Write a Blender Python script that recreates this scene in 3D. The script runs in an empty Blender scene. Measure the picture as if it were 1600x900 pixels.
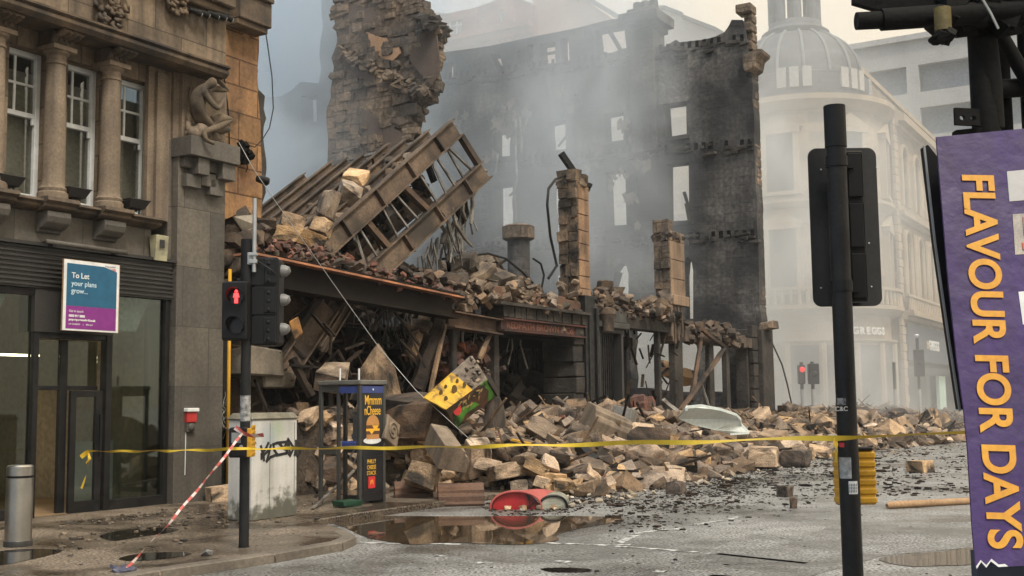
import bpy, bmesh, math, random
import numpy as np
from mathutils import Vector, Matrix, noise
from mathutils.geometry import tessellate_polygon
R = math.radians
random.seed(11)
scn = bpy.context.scene
col = scn.collection

# ------------------------------------------------------------------ camera, world, sun, exposure
FOC, PITCH, ROLL, EYE, YAW = 1800.0, .0985, -.0120, 1.55, .536
_fw = Vector((0, math.cos(PITCH), math.sin(PITCH)))
_up = Vector((0, -math.sin(PITCH), math.cos(PITCH)))
_rt = Vector((1, 0, 0))
RT = _rt*math.cos(ROLL) + _up*math.sin(ROLL)
UP = _up*math.cos(ROLL) - _rt*math.sin(ROLL)
CAM = Vector((0, 0, EYE))
cd = bpy.data.cameras.new('camera')
cd.sensor_width = 36.0
cd.lens = 36.0*FOC/1600.0
cd.clip_start = .1
cd.clip_end = 2000
cam = bpy.data.objects.new('camera', cd)
m = Matrix((RT, UP, -_fw)).transposed().to_4x4()
m.translation = CAM
cam.matrix_world = m
col.objects.link(cam)
scn.camera = cam

world = bpy.data.worlds.new('World')
scn.world = world
world.use_nodes = True
wn = world.node_tree
bg = wn.nodes['Background']
SUN_EL, SUN_AZ = 52.0, 150.0          # compass azimuth, from +Y turning to +X
sky = wn.nodes.new('ShaderNodeTexSky')
sky.sky_type = 'NISHITA'
sky.sun_disc = False
sky.sun_elevation = R(SUN_EL)
sky.sun_rotation = R(SUN_AZ)
# an overcast layer over the clear sky: warm cream to the right, cool grey to the left
tc = wn.nodes.new('ShaderNodeTexCoord')
sep = wn.nodes.new('ShaderNodeSeparateXYZ')
wn.links.new(tc.outputs['Generated'], sep.inputs[0])
nz = wn.nodes.new('ShaderNodeTexNoise')
nz.inputs['Scale'].default_value = 2.2
nz.inputs['Detail'].default_value = 6
wn.links.new(tc.outputs['Generated'], nz.inputs['Vector'])
ad = wn.nodes.new('ShaderNodeMath'); ad.operation = 'MULTIPLY_ADD'
wn.links.new(nz.outputs['Fac'], ad.inputs[0]); ad.inputs[1].default_value = .35
wn.links.new(sep.outputs['X'], ad.inputs[2])
rp = wn.nodes.new('ShaderNodeValToRGB')
wn.links.new(ad.outputs[0], rp.inputs['Fac'])
rp.color_ramp.elements[0].position = .0; rp.color_ramp.elements[0].color = (.50, .58, .66, 1)
rp.color_ramp.elements[1].position = .34; rp.color_ramp.elements[1].color = (.98, .83, .60, 1)
vm = wn.nodes.new('ShaderNodeVectorMath'); vm.operation = 'SCALE'
wn.links.new(rp.outputs['Color'], vm.inputs[0]); 
zz = wn.nodes.new('ShaderNodeMapRange')          # an overcast sky is brightest overhead
wn.links.new(sep.outputs['Z'], zz.inputs[0])
zz.inputs[1].default_value = 0; zz.inputs[2].default_value = 1; zz.inputs[3].default_value = 3.2; zz.inputs[4].default_value = 13.5
wn.links.new(zz.outputs[0], vm.inputs['Scale'])
mx = wn.nodes.new('ShaderNodeMix'); mx.data_type = 'RGBA'
mx.inputs[0].default_value = .88
wn.links.new(sky.outputs['Color'], mx.inputs[6])
wn.links.new(vm.outputs[0], mx.inputs[7])
wn.links.new(mx.outputs[2], bg.inputs['Color'])
bg.inputs['Strength'].default_value = .1

sl = bpy.data.lights.new('sun', 'SUN')
sl.energy = 1.5
sl.angle = R(12)
sl.color = (1, .95, .87)
sun = bpy.data.objects.new('sun', sl)
d = Vector((math.sin(R(SUN_AZ))*math.cos(R(SUN_EL)), math.cos(R(SUN_AZ))*math.cos(R(SUN_EL)), math.sin(R(SUN_EL))))
sun.rotation_euler = d.to_track_quat('Z', 'Y').to_euler()
col.objects.link(sun)

scn.view_settings.view_transform = 'Standard'
scn.view_settings.look = 'None'
scn.view_settings.exposure = .85
scn.view_settings.gamma = 1
scn.render.engine = 'CYCLES'
cy = scn.cycles
cy.use_denoising = True
cy.max_bounces = 8
cy.diffuse_bounces = 3
cy.glossy_bounces = 3
cy.transparent_max_bounces = 12
cy.volume_bounces = 6
cy.volume_step_rate = .6
cy.volume_max_steps = 96
cy.use_adaptive_sampling = True
cy.adaptive_threshold = .02

# ------------------------------------------------------------------ helpers
def ray(px, py):
    return _fw + RT*((px-800)/FOC) - UP*((py-450)/FOC)

def G(px, py, z=0.0):
    """the point of the level z that this picture point shows"""
    r = ray(px, py)
    return CAM + r*((z-EYE)/r.z)

def D(px, py, dist):
    return CAM + ray(px, py)*dist

class Frame:
    """a level frame: x along u, y = z cross u, z up"""
    def __init__(s, O, ang):
        s.O = Vector(O); s.ang = ang
        s.u = Vector((math.cos(ang), math.sin(ang), 0)); s.v = Vector((-math.sin(ang), math.cos(ang), 0))
    def w(s, x, y=0, z=0):
        return s.O + s.u*x + s.v*y + Vector((0, 0, z))
    def loc(s, P):
        q = Vector(P) - s.O
        return Vector((q.dot(s.u), q.dot(s.v), q.z))
    def l(s, px, py, y=0.0):
        r = ray(px, py)
        k = ((s.O + s.v*y - CAM).dot(s.v))/r.dot(s.v)
        return s.loc(CAM + r*k)
    def lx(s, px, py, x=0.0):
        r = ray(px, py)
        k = ((s.O + s.u*x - CAM).dot(s.u))/r.dot(s.u)
        return s.loc(CAM + r*k)
    def g(s, px, py, z=0.0):
        return s.loc(G(px, py, z))
    def sub(s, x, y, z, turn=0.0):
        return Frame(s.w(x, y, z), s.ang + turn)

def tag(o, label=None, cat=None, group=None, kind=None):
    if label: o['label'] = label
    if cat: o['category'] = cat
    if group: o['group'] = group
    if kind: o['kind'] = kind
    return o

def root(name, fr, label, cat, group=None):
    o = bpy.data.objects.new(name, None)
    o.empty_display_size = .2
    col.objects.link(o)
    o.location = fr.O; o.rotation_euler = (0, 0, fr.ang)
    return tag(o, label, cat, group)

def copy_tree(o, parent=None):
    c = o.copy(); col.objects.link(c); c.parent = parent
    for ch in list(o.children): copy_tree(ch, c)
    return c

class MB:
    def __init__(s): s.v = []; s.f = []
    def add(s, vs, fs):
        k = len(s.v); s.v += [Vector(p) for p in vs]; s.f += [tuple(i+k for i in f) for f in fs]; return s
    def hexa(s, p):
        return s.add(p, [(0,3,2,1),(4,5,6,7),(0,1,5,4),(1,2,6,5),(2,3,7,6),(3,0,4,7)])
    def box(s, x0, x1, y0, y1, z0, z1, j=0):
        if x1 < x0: x0, x1 = x1, x0
        if y1 < y0: y0, y1 = y1, y0
        if z1 < z0: z0, z1 = z1, z0
        p = [(x0,y0,z0),(x1,y0,z0),(x1,y1,z0),(x0,y1,z0),(x0,y0,z1),(x1,y0,z1),(x1,y1,z1),(x0,y1,z1)]
        if j: p = [tuple(c+random.uniform(-j, j) for c in q) for q in p]
        return s.hexa(p)
    def bar(s, a, b, w, h=None, up=(0,0,1)):
        h = h or w
        a = Vector(a); b = Vector(b); t = (b-a).normalized()
        sd = t.cross(Vector(up))
        if sd.length < 1e-3: sd = t.cross(Vector((0,1,0)))
        sd.normalize(); n = sd.cross(t)
        q = lambda c, i, k: c + sd*(w/2*i) + n*(h/2*k)
        return s.hexa([q(a,-1,-1),q(a,1,-1),q(b,1,-1),q(b,-1,-1),q(a,-1,1),q(a,1,1),q(b,1,1),q(b,-1,1)])
    def ibeam(s, a, b, h, w, up=(0,0,1), tf=.03, tw=.02):
        a = Vector(a); b = Vector(b); t = (b-a).normalized()
        sd = t.cross(Vector(up)).normalized(); n = sd.cross(t)
        s.bar(a+n*(h/2-tf/2), b+n*(h/2-tf/2), w, tf, up)
        s.bar(a-n*(h/2-tf/2), b-n*(h/2-tf/2), w, tf, up)
        s.bar(a, b, tw, h-2*tf, up)
        return s
    def tube(s, pts, r, n=8, cap=True):
        pts = [Vector(p) for p in pts]
        rr = r if hasattr(r, '__len__') else [r]*len(pts)
        k = len(s.v); prev = None
        for i, p in enumerate(pts):
            t = (pts[min(i+1, len(pts)-1)] - pts[max(i-1, 0)]).normalized()
            if prev is None:
                a = t.orthogonal().normalized()
            else:
                a = (prev - t*prev.dot(t)).normalized()
            prev = a; b = t.cross(a)
            for j in range(n):
                q = 2*math.pi*j/n
                s.v.append(p + (a*math.cos(q) + b*math.sin(q))*rr[i])
        for i in range(len(pts)-1):
            for j in range(n):
                s.f.append((k+i*n+j, k+i*n+(j+1)%n, k+(i+1)*n+(j+1)%n, k+(i+1)*n+j))
        if cap:
            s.f.append(tuple(k+j for j in reversed(range(n)))); s.f.append(tuple(k+(len(pts)-1)*n+j for j in range(n)))
        return s
    def prism(s, poly, vec):
        n = len(poly); p = [Vector(q) for q in poly]; vec = Vector(vec)
        k = len(s.v); s.v += p + [q+vec for q in p]
        tri = tessellate_polygon([p])
        for t in tri:
            s.f.append((k+t[0], k+t[1], k+t[2])); s.f.append((k+n+t[2], k+n+t[1], k+n+t[0]))
        for i in range(n):
            j = (i+1) % n; s.f.append((k+i, k+j, k+n+j, k+n+i))
        return s
    def lathe(s, prof, c=(0,0,0), n=24, a0=0, a1=2*math.pi):
        c = Vector(c); full = abs(a1-a0-2*math.pi) < 1e-6
        m_ = n if full else n+1
        k = len(s.v)
        for r, z in prof:
            for j in range(m_):
                a = a0+(a1-a0)*j/n
                s.v.append(c + Vector((r*math.cos(a), r*math.sin(a), z)))
        for i in range(len(prof)-1):
            for j in range(n):
                j2 = (j+1) % m_ if full else j+1
                s.f.append((k+i*m_+j, k+i*m_+j2, k+(i+1)*m_+j2, k+(i+1)*m_+j))
        return s
    def ball(s, c, r, n=8, sq=(1,1,1)):
        c = Vector(c); k = len(s.v); m_ = max(4, n//2)
        for i in range(m_+1):
            p = math.pi*i/m_
            for j in range(n):
                a = 2*math.pi*j/n
                s.v.append(c + Vector((r*sq[0]*math.sin(p)*math.cos(a), r*sq[1]*math.sin(p)*math.sin(a), r*sq[2]*math.cos(p))))
        for i in range(m_):
            for j in range(n):
                s.f.append((k+i*n+j, k+i*n+(j+1)%n, k+(i+1)*n+(j+1)%n, k+(i+1)*n+j))
        return s
    def rock(s, c, dims, rot=None, j=.18, seed=None):
        """one chipped stone: a jittered block"""
        vs, fs = rock_geo(random.randrange(40) if seed is None else seed, j)
        rot = rot or Matrix.Rotation(random.uniform(0, 6.28), 3, 'Z') @ Matrix.Rotation(random.uniform(-.7, .7), 3, 'X') @ Matrix.Rotation(random.uniform(-.7, .7), 3, 'Y')
        c = Vector(c); dv = Vector(dims)
        return s.add([c + rot @ Vector((v.x*dv.x, v.y*dv.y, v.z*dv.z)) for v in vs], fs)
    def build(s, name, mt, parent=None, fr=None, smooth=False, bevel=0, auto=False):
        me = bpy.data.meshes.new(name)
        me.from_pydata([tuple(v) for v in s.v], [], s.f)
        bm = bmesh.new(); bm.from_mesh(me)
        bmesh.ops.recalc_face_normals(bm, faces=bm.faces)
        if bevel:
            bmesh.ops.bevel(bm, geom=[e for e in bm.edges if len(e.link_faces) == 2 and e.calc_face_angle(0) > .5], offset=bevel, segments=1, affect='EDGES', profile=.5)
        bm.to_mesh(me); bm.free()
        if smooth:
            for p in me.polygons: p.use_smooth = True
        if auto:
            for p in me.polygons: p.use_smooth = True
            me.set_sharp_from_angle(angle=R(38))
        me.materials.append(mt)
        o = bpy.data.objects.new(name, me)
        col.objects.link(o)
        o.parent = parent
        if fr is not None and parent is None:
            o.location = fr.O; o.rotation_euler = (0, 0, fr.ang)
        return o

_rg = {}
def rock_geo(seed, j):
    key = (seed, j)
    if key in _rg: return _rg[key]
    rnd = random.Random(seed*7+int(j*1000))
    bm = bmesh.new()
    pts = []
    for x in (-.5, .5):
        for y in (-.5, .5):
            for z in (-.5, .5):
                p = Vector((x, y, z))
                if rnd.random() < .35:          # a knocked-off corner becomes three points
                    c = rnd.uniform(.12, .45)
                    pts += [p - Vector((x*2*c, 0, 0)), p - Vector((0, y*2*c*.8, 0)), p - Vector((0, 0, z*2*c))]
                else:
                    pts.append(p)
    for p in pts:
        bm.verts.new(p + Vector([rnd.uniform(-j, j) for _ in range(3)]))
    bmesh.ops.convex_hull(bm, input=bm.verts)
    bmesh.ops.delete(bm, geom=[v for v in bm.verts if not v.link_faces], context='VERTS')
    bm.verts.index_update()
    _rg[key] = ([v.co.copy() for v in bm.verts], [tuple(v.index for v in f.verts) for f in bm.faces])
    bm.free()
    return _rg[key]

def jag(pts, step=.4, amp=.12, seed=1, closed=True):
    rnd = random.Random(seed); out = []
    n = len(pts)
    for i in range(n if closed else n-1):
        a = pts[i]; b = pts[(i+1) % n]
        L = math.hypot(b[0]-a[0], b[1]-a[1]); k = max(1, int(L/step))
        for q in range(k):
            t = q/k
            out.append((a[0]+(b[0]-a[0])*t + (rnd.uniform(-amp, amp) if q else 0), a[1]+(b[1]-a[1])*t + (rnd.uniform(-amp, amp) if q else 0)))
    return out

def plate(outline, holes, y0, y1):
    """a wall: an outline in x,z with openings, between two depths"""
    loops = [[Vector((p[0], 0, p[1])) for p in L] for L in [outline]+list(holes)]
    flat = [p for L in loops for p in L]
    tri = tessellate_polygon(loops)
    mb = MB(); n = len(flat)
    vs = [(p.x, y0, p.z) for p in flat] + [(p.x, y1, p.z) for p in flat]
    fs = [t for t in tri] + [(t[2]+n, t[1]+n, t[0]+n) for t in tri]
    k = 0
    for L in loops:
        m_ = len(L)
        for i in range(m_):
            a = k+i; b = k+(i+1) % m_
            fs.append((a, b, b+n, a+n))
        k += m_
    return mb.add(vs, fs)

def rect(a, b):
    return [(a[0], a[2]), (b[0], a[2]), (b[0], b[2]), (a[0], b[2])]

def text(body, size, o, xd, yd, mt, parent=None, name='lettering', depth=.004, bold=0.0, align='LEFT', sx=1.0, shear=0, space=1.0):
    """raised letters from o, running along xd with yd up, in the parent's own space"""
    cu = bpy.data.curves.new('t', 'FONT')
    cu.body = body; cu.size = size; cu.extrude = depth/2; cu.offset = bold; cu.align_x = align; cu.shear = shear; cu.space_character = space
    ob = bpy.data.objects.new('t', cu); col.objects.link(ob)
    bpy.context.view_layer.update()
    me = bpy.data.meshes.new_from_object(ob.evaluated_get(bpy.context.evaluated_depsgraph_get()))
    bpy.data.objects.remove(ob)
    xd = Vector(xd).normalized()*sx; yd = Vector(yd).normalized(); zd = xd.cross(yd).normalized(); o = Vector(o)
    for v in me.vertices:
        v.co = o + xd*v.co.x + yd*v.co.y + zd*(v.co.z+depth/2)
    me.materials.clear(); me.materials.append(mt)
    t = bpy.data.objects.new(name, me); t.data.name = name
    col.objects.link(t); t.parent = parent
    return t

# ------------------------------------------------------------------ materials
def mat(name, c1, c2=None, scale=2.0, rough=.85, rough2=None, bump=.25, bscale=25, metal=0, brick=None, rand=0.0, soot=0.0, soot_scale=.35, soot_col=(.012,.011,.010), grain=.25, spec=.5, streak=0.0, mortar=(.5,.5,.5), bdist=.02, contrast=(.35,.65), tint=None, alpha=None):
    mt = bpy.data.materials.new(name); mt.use_nodes = True
    nt = mt.node_tree; N = nt.nodes; L = nt.links
    bs = N['Principled BSDF']
    c2 = c2 or c1
    tc_ = N.new('ShaderNodeTexCoord'); vec = tc_.outputs['Object']
    oi = None
    if rand:
        oi = N.new('ShaderNodeObjectInfo'); ge = N.new('ShaderNodeNewGeometry')
        sm = N.new('ShaderNodeMath'); sm.operation = 'ADD'
        L.new(oi.outputs['Random'], sm.inputs[0]); L.new(ge.outputs['Random Per Island'], sm.inputs[1])
        fr_ = N.new('ShaderNodeMath'); fr_.operation = 'FRACT'; L.new(sm.outputs[0], fr_.inputs[0])
        va = N.new('ShaderNodeVectorMath'); va.operation = 'ADD'
        cb = N.new('ShaderNodeCombineXYZ')
        m5 = N.new('ShaderNodeMath'); m5.operation = 'MULTIPLY'; m5.inputs[1].default_value = 37; L.new(fr_.outputs[0], m5.inputs[0])
        for i in range(3): L.new(m5.outputs[0], cb.inputs[i])
        L.new(vec, va.inputs[0]); L.new(cb.outputs[0], va.inputs[1]); vec = va.outputs[0]
    def noise_(sc, det=5, v=None, dist=0):
        n = N.new('ShaderNodeTexNoise'); n.inputs['Scale'].default_value = sc; n.inputs['Detail'].default_value = det
        n.inputs['Distortion'].default_value = dist
        L.new(v or vec, n.inputs['Vector']); return n.outputs['Fac']
    def ramp(fac, a, b, ca=(0,0,0,1), cb_=(1,1,1,1)):
        r = N.new('ShaderNodeValToRGB'); r.color_ramp.elements[0].position = a; r.color_ramp.elements[1].position = b
        r.color_ramp.elements[0].color = ca; r.color_ramp.elements[1].color = cb_
        L.new(fac, r.inputs['Fac']); return r.outputs['Color']
    def mix(fac, a, b, mode='MIX'):
        n = N.new('ShaderNodeMix'); n.data_type = 'RGBA'; n.blend_type = mode
        if isinstance(fac, float): n.inputs[0].default_value = fac
        else: L.new(fac, n.inputs[0])
        for i, c in ((6, a), (7, b)):
            if isinstance(c, tuple): n.inputs[i].default_value = c if len(c) == 4 else c+(1,)
            else: L.new(c, n.inputs[i])
        return n.outputs[2]
    c = mix(ramp(noise_(scale), *contrast), c1, c2)
    g = ramp(noise_(scale*14, 4), .25, .75, (1-grain,)*3+(1,), (1+grain,)*3+(1,))
    c = mix(1.0, c, g, 'MULTIPLY')
    height = noise_(bscale, 6)
    if brick:
        sx = N.new('ShaderNodeSeparateXYZ'); L.new(vec, sx.inputs[0])
        a2 = N.new('ShaderNodeMath'); a2.operation = 'ADD'; L.new(sx.outputs[0], a2.inputs[0]); L.new(sx.outputs[1], a2.inputs[1])
        cv = N.new('ShaderNodeCombineXYZ'); L.new(a2.outputs[0], cv.inputs[0]); L.new(sx.outputs[2], cv.inputs[1])
        bt = N.new('ShaderNodeTexBrick'); L.new(cv.outputs[0], bt.inputs['Vector'])
        bt.inputs['Scale'].default_value = 1
        bt.inputs['Brick Width'].default_value = brick[0]; bt.inputs['Row Height'].default_value = brick[1]
        bt.inputs['Mortar Size'].default_value = brick[2]; bt.inputs['Mortar Smooth'].default_value = .3
        bt.inputs['Color1'].default_value = (.72, .72, .72, 1); bt.inputs['Color2'].default_value = (1.2, 1.17, 1.12, 1)
        bt.inputs['Mortar'].default_value = mortar+(1,)
        c = mix(1.0, c, bt.outputs['Color'], 'MULTIPLY')
        iv = N.new('ShaderNodeMath'); iv.operation = 'MULTIPLY_ADD'; iv.inputs[1].default_value = -1.2
        L.new(bt.outputs['Fac'], iv.inputs[0]); L.new(height, iv.inputs[2]); height = iv.outputs[0]
    if rand:
        hs = N.new('ShaderNodeHueSaturation')
        mr = N.new('ShaderNodeMapRange'); L.new(fr_.outputs[0], mr.inputs[0]); mr.inputs[3].default_value = 1-rand; mr.inputs[4].default_value = 1+rand*.9
        L.new(mr.outputs[0], hs.inputs['Value'])
        mr2 = N.new('ShaderNodeMapRange'); m7 = N.new('ShaderNodeMath'); m7.operation = 'MULTIPLY'; m7.inputs[1].default_value = 7.13; L.new(fr_.outputs[0], m7.inputs[0])
        f2 = N.new('ShaderNodeMath'); f2.operation = 'FRACT'; L.new(m7.outputs[0], f2.inputs[0])
        L.new(f2.outputs[0], mr2.inputs[0]); mr2.inputs[3].default_value = .72; mr2.inputs[4].default_value = 1.15
        L.new(mr2.outputs[0], hs.inputs['Saturation'])
        L.new(c, hs.inputs['Color']); c = hs.outputs[0]
    if streak:
        mp = N.new('ShaderNodeMapping'); mp.inputs['Scale'].default_value = (3.5, 3.5, .25); L.new(vec, mp.inputs[0])
        s_ = ramp(noise_(1.3, 5, mp.outputs[0]), .42, .7)
        ms = N.new('ShaderNodeMath'); ms.operation = 'MULTIPLY'; ms.inputs[1].default_value = streak; L.new(s_, ms.inputs[0])
        c = mix(ms.outputs[0], c, (.03, .027, .024))
    if soot:
        s_ = ramp(noise_(soot_scale, 7, None, .6), .62-soot*.45, .74-soot*.3)
        c = mix(s_, c, soot_col)
    L.new(c, bs.inputs['Base Color'])
    bs.inputs['Metallic'].default_value = metal
    bs.inputs['Specular IOR Level'].default_value = spec
    if rough2 is None: bs.inputs['Roughness'].default_value = rough
    else:
        mr = N.new('ShaderNodeMapRange'); L.new(noise_(scale*1.7), mr.inputs[0]); mr.inputs[1].default_value = .35; mr.inputs[2].default_value = .65
        mr.inputs[3].default_value = rough; mr.inputs[4].default_value = rough2; L.new(mr.outputs[0], bs.inputs['Roughness'])
    if bump:
        b = N.new('ShaderNodeBump'); b.inputs['Strength'].default_value = bump; b.inputs['Distance'].default_value = bdist
        L.new(height, b.inputs['Height']); L.new(b.outputs[0], bs.inputs['Normal'])
    return mt

def plain(name, c, rough=.6, metal=0, emit=0, bump=0):
    mt = bpy.data.materials.new(name); mt.use_nodes = True
    nt = mt.node_tree; bs = nt.nodes['Principled BSDF']
    n = nt.nodes.new('ShaderNodeTexNoise'); n.inputs['Scale'].default_value = 9; n.inputs['Detail'].default_value = 6
    t = nt.nodes.new('ShaderNodeTexCoord'); nt.links.new(t.outputs['Object'], n.inputs['Vector'])
    r = nt.nodes.new('ShaderNodeValToRGB'); r.color_ramp.elements[0].position = .3; r.color_ramp.elements[1].position = .7
    r.color_ramp.elements[0].color = tuple(x*.86 for x in c)+(1,); r.color_ramp.elements[1].color = tuple(min(1, x*1.1) for x in c)+(1,)
    nt.links.new(n.outputs['Fac'], r.inputs['Fac']); nt.links.new(r.outputs['Color'], bs.inputs['Base Color'])
    bs.inputs['Roughness'].default_value = rough; bs.inputs['Metallic'].default_value = metal
    if emit:
        bs.inputs['Emission Color'].default_value = c+(1,); bs.inputs['Emission Strength'].default_value = emit
    return mt

def glass(name, tint=(.75,.8,.78), refl=.12):
    mt = bpy.data.materials.new(name); mt.use_nodes = True
    nt = mt.node_tree; nt.nodes.remove(nt.nodes['Principled BSDF'])
    out = nt.nodes['Material Output']
    tr = nt.nodes.new('ShaderNodeBsdfTransparent'); tr.inputs[0].default_value = tint+(1,)
    gl = nt.nodes.new('ShaderNodeBsdfGlossy'); gl.inputs['Roughness'].default_value = .03
    fr_ = nt.nodes.new('ShaderNodeFresnel'); fr_.inputs[0].default_value = 1.5
    mr = nt.nodes.new('ShaderNodeMath'); mr.operation = 'MULTIPLY_ADD'; mr.inputs[1].default_value = .55; mr.inputs[2].default_value = refl
    nt.links.new(fr_.outputs[0], mr.inputs[0])
    ms = nt.nodes.new('ShaderNodeMixShader')
    nt.links.new(mr.outputs[0], ms.inputs[0]); nt.links.new(tr.outputs[0], ms.inputs[1]); nt.links.new(gl.outputs[0], ms.inputs[2])
    nt.links.new(ms.outputs[0], out.inputs[0])
    return mt

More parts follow.
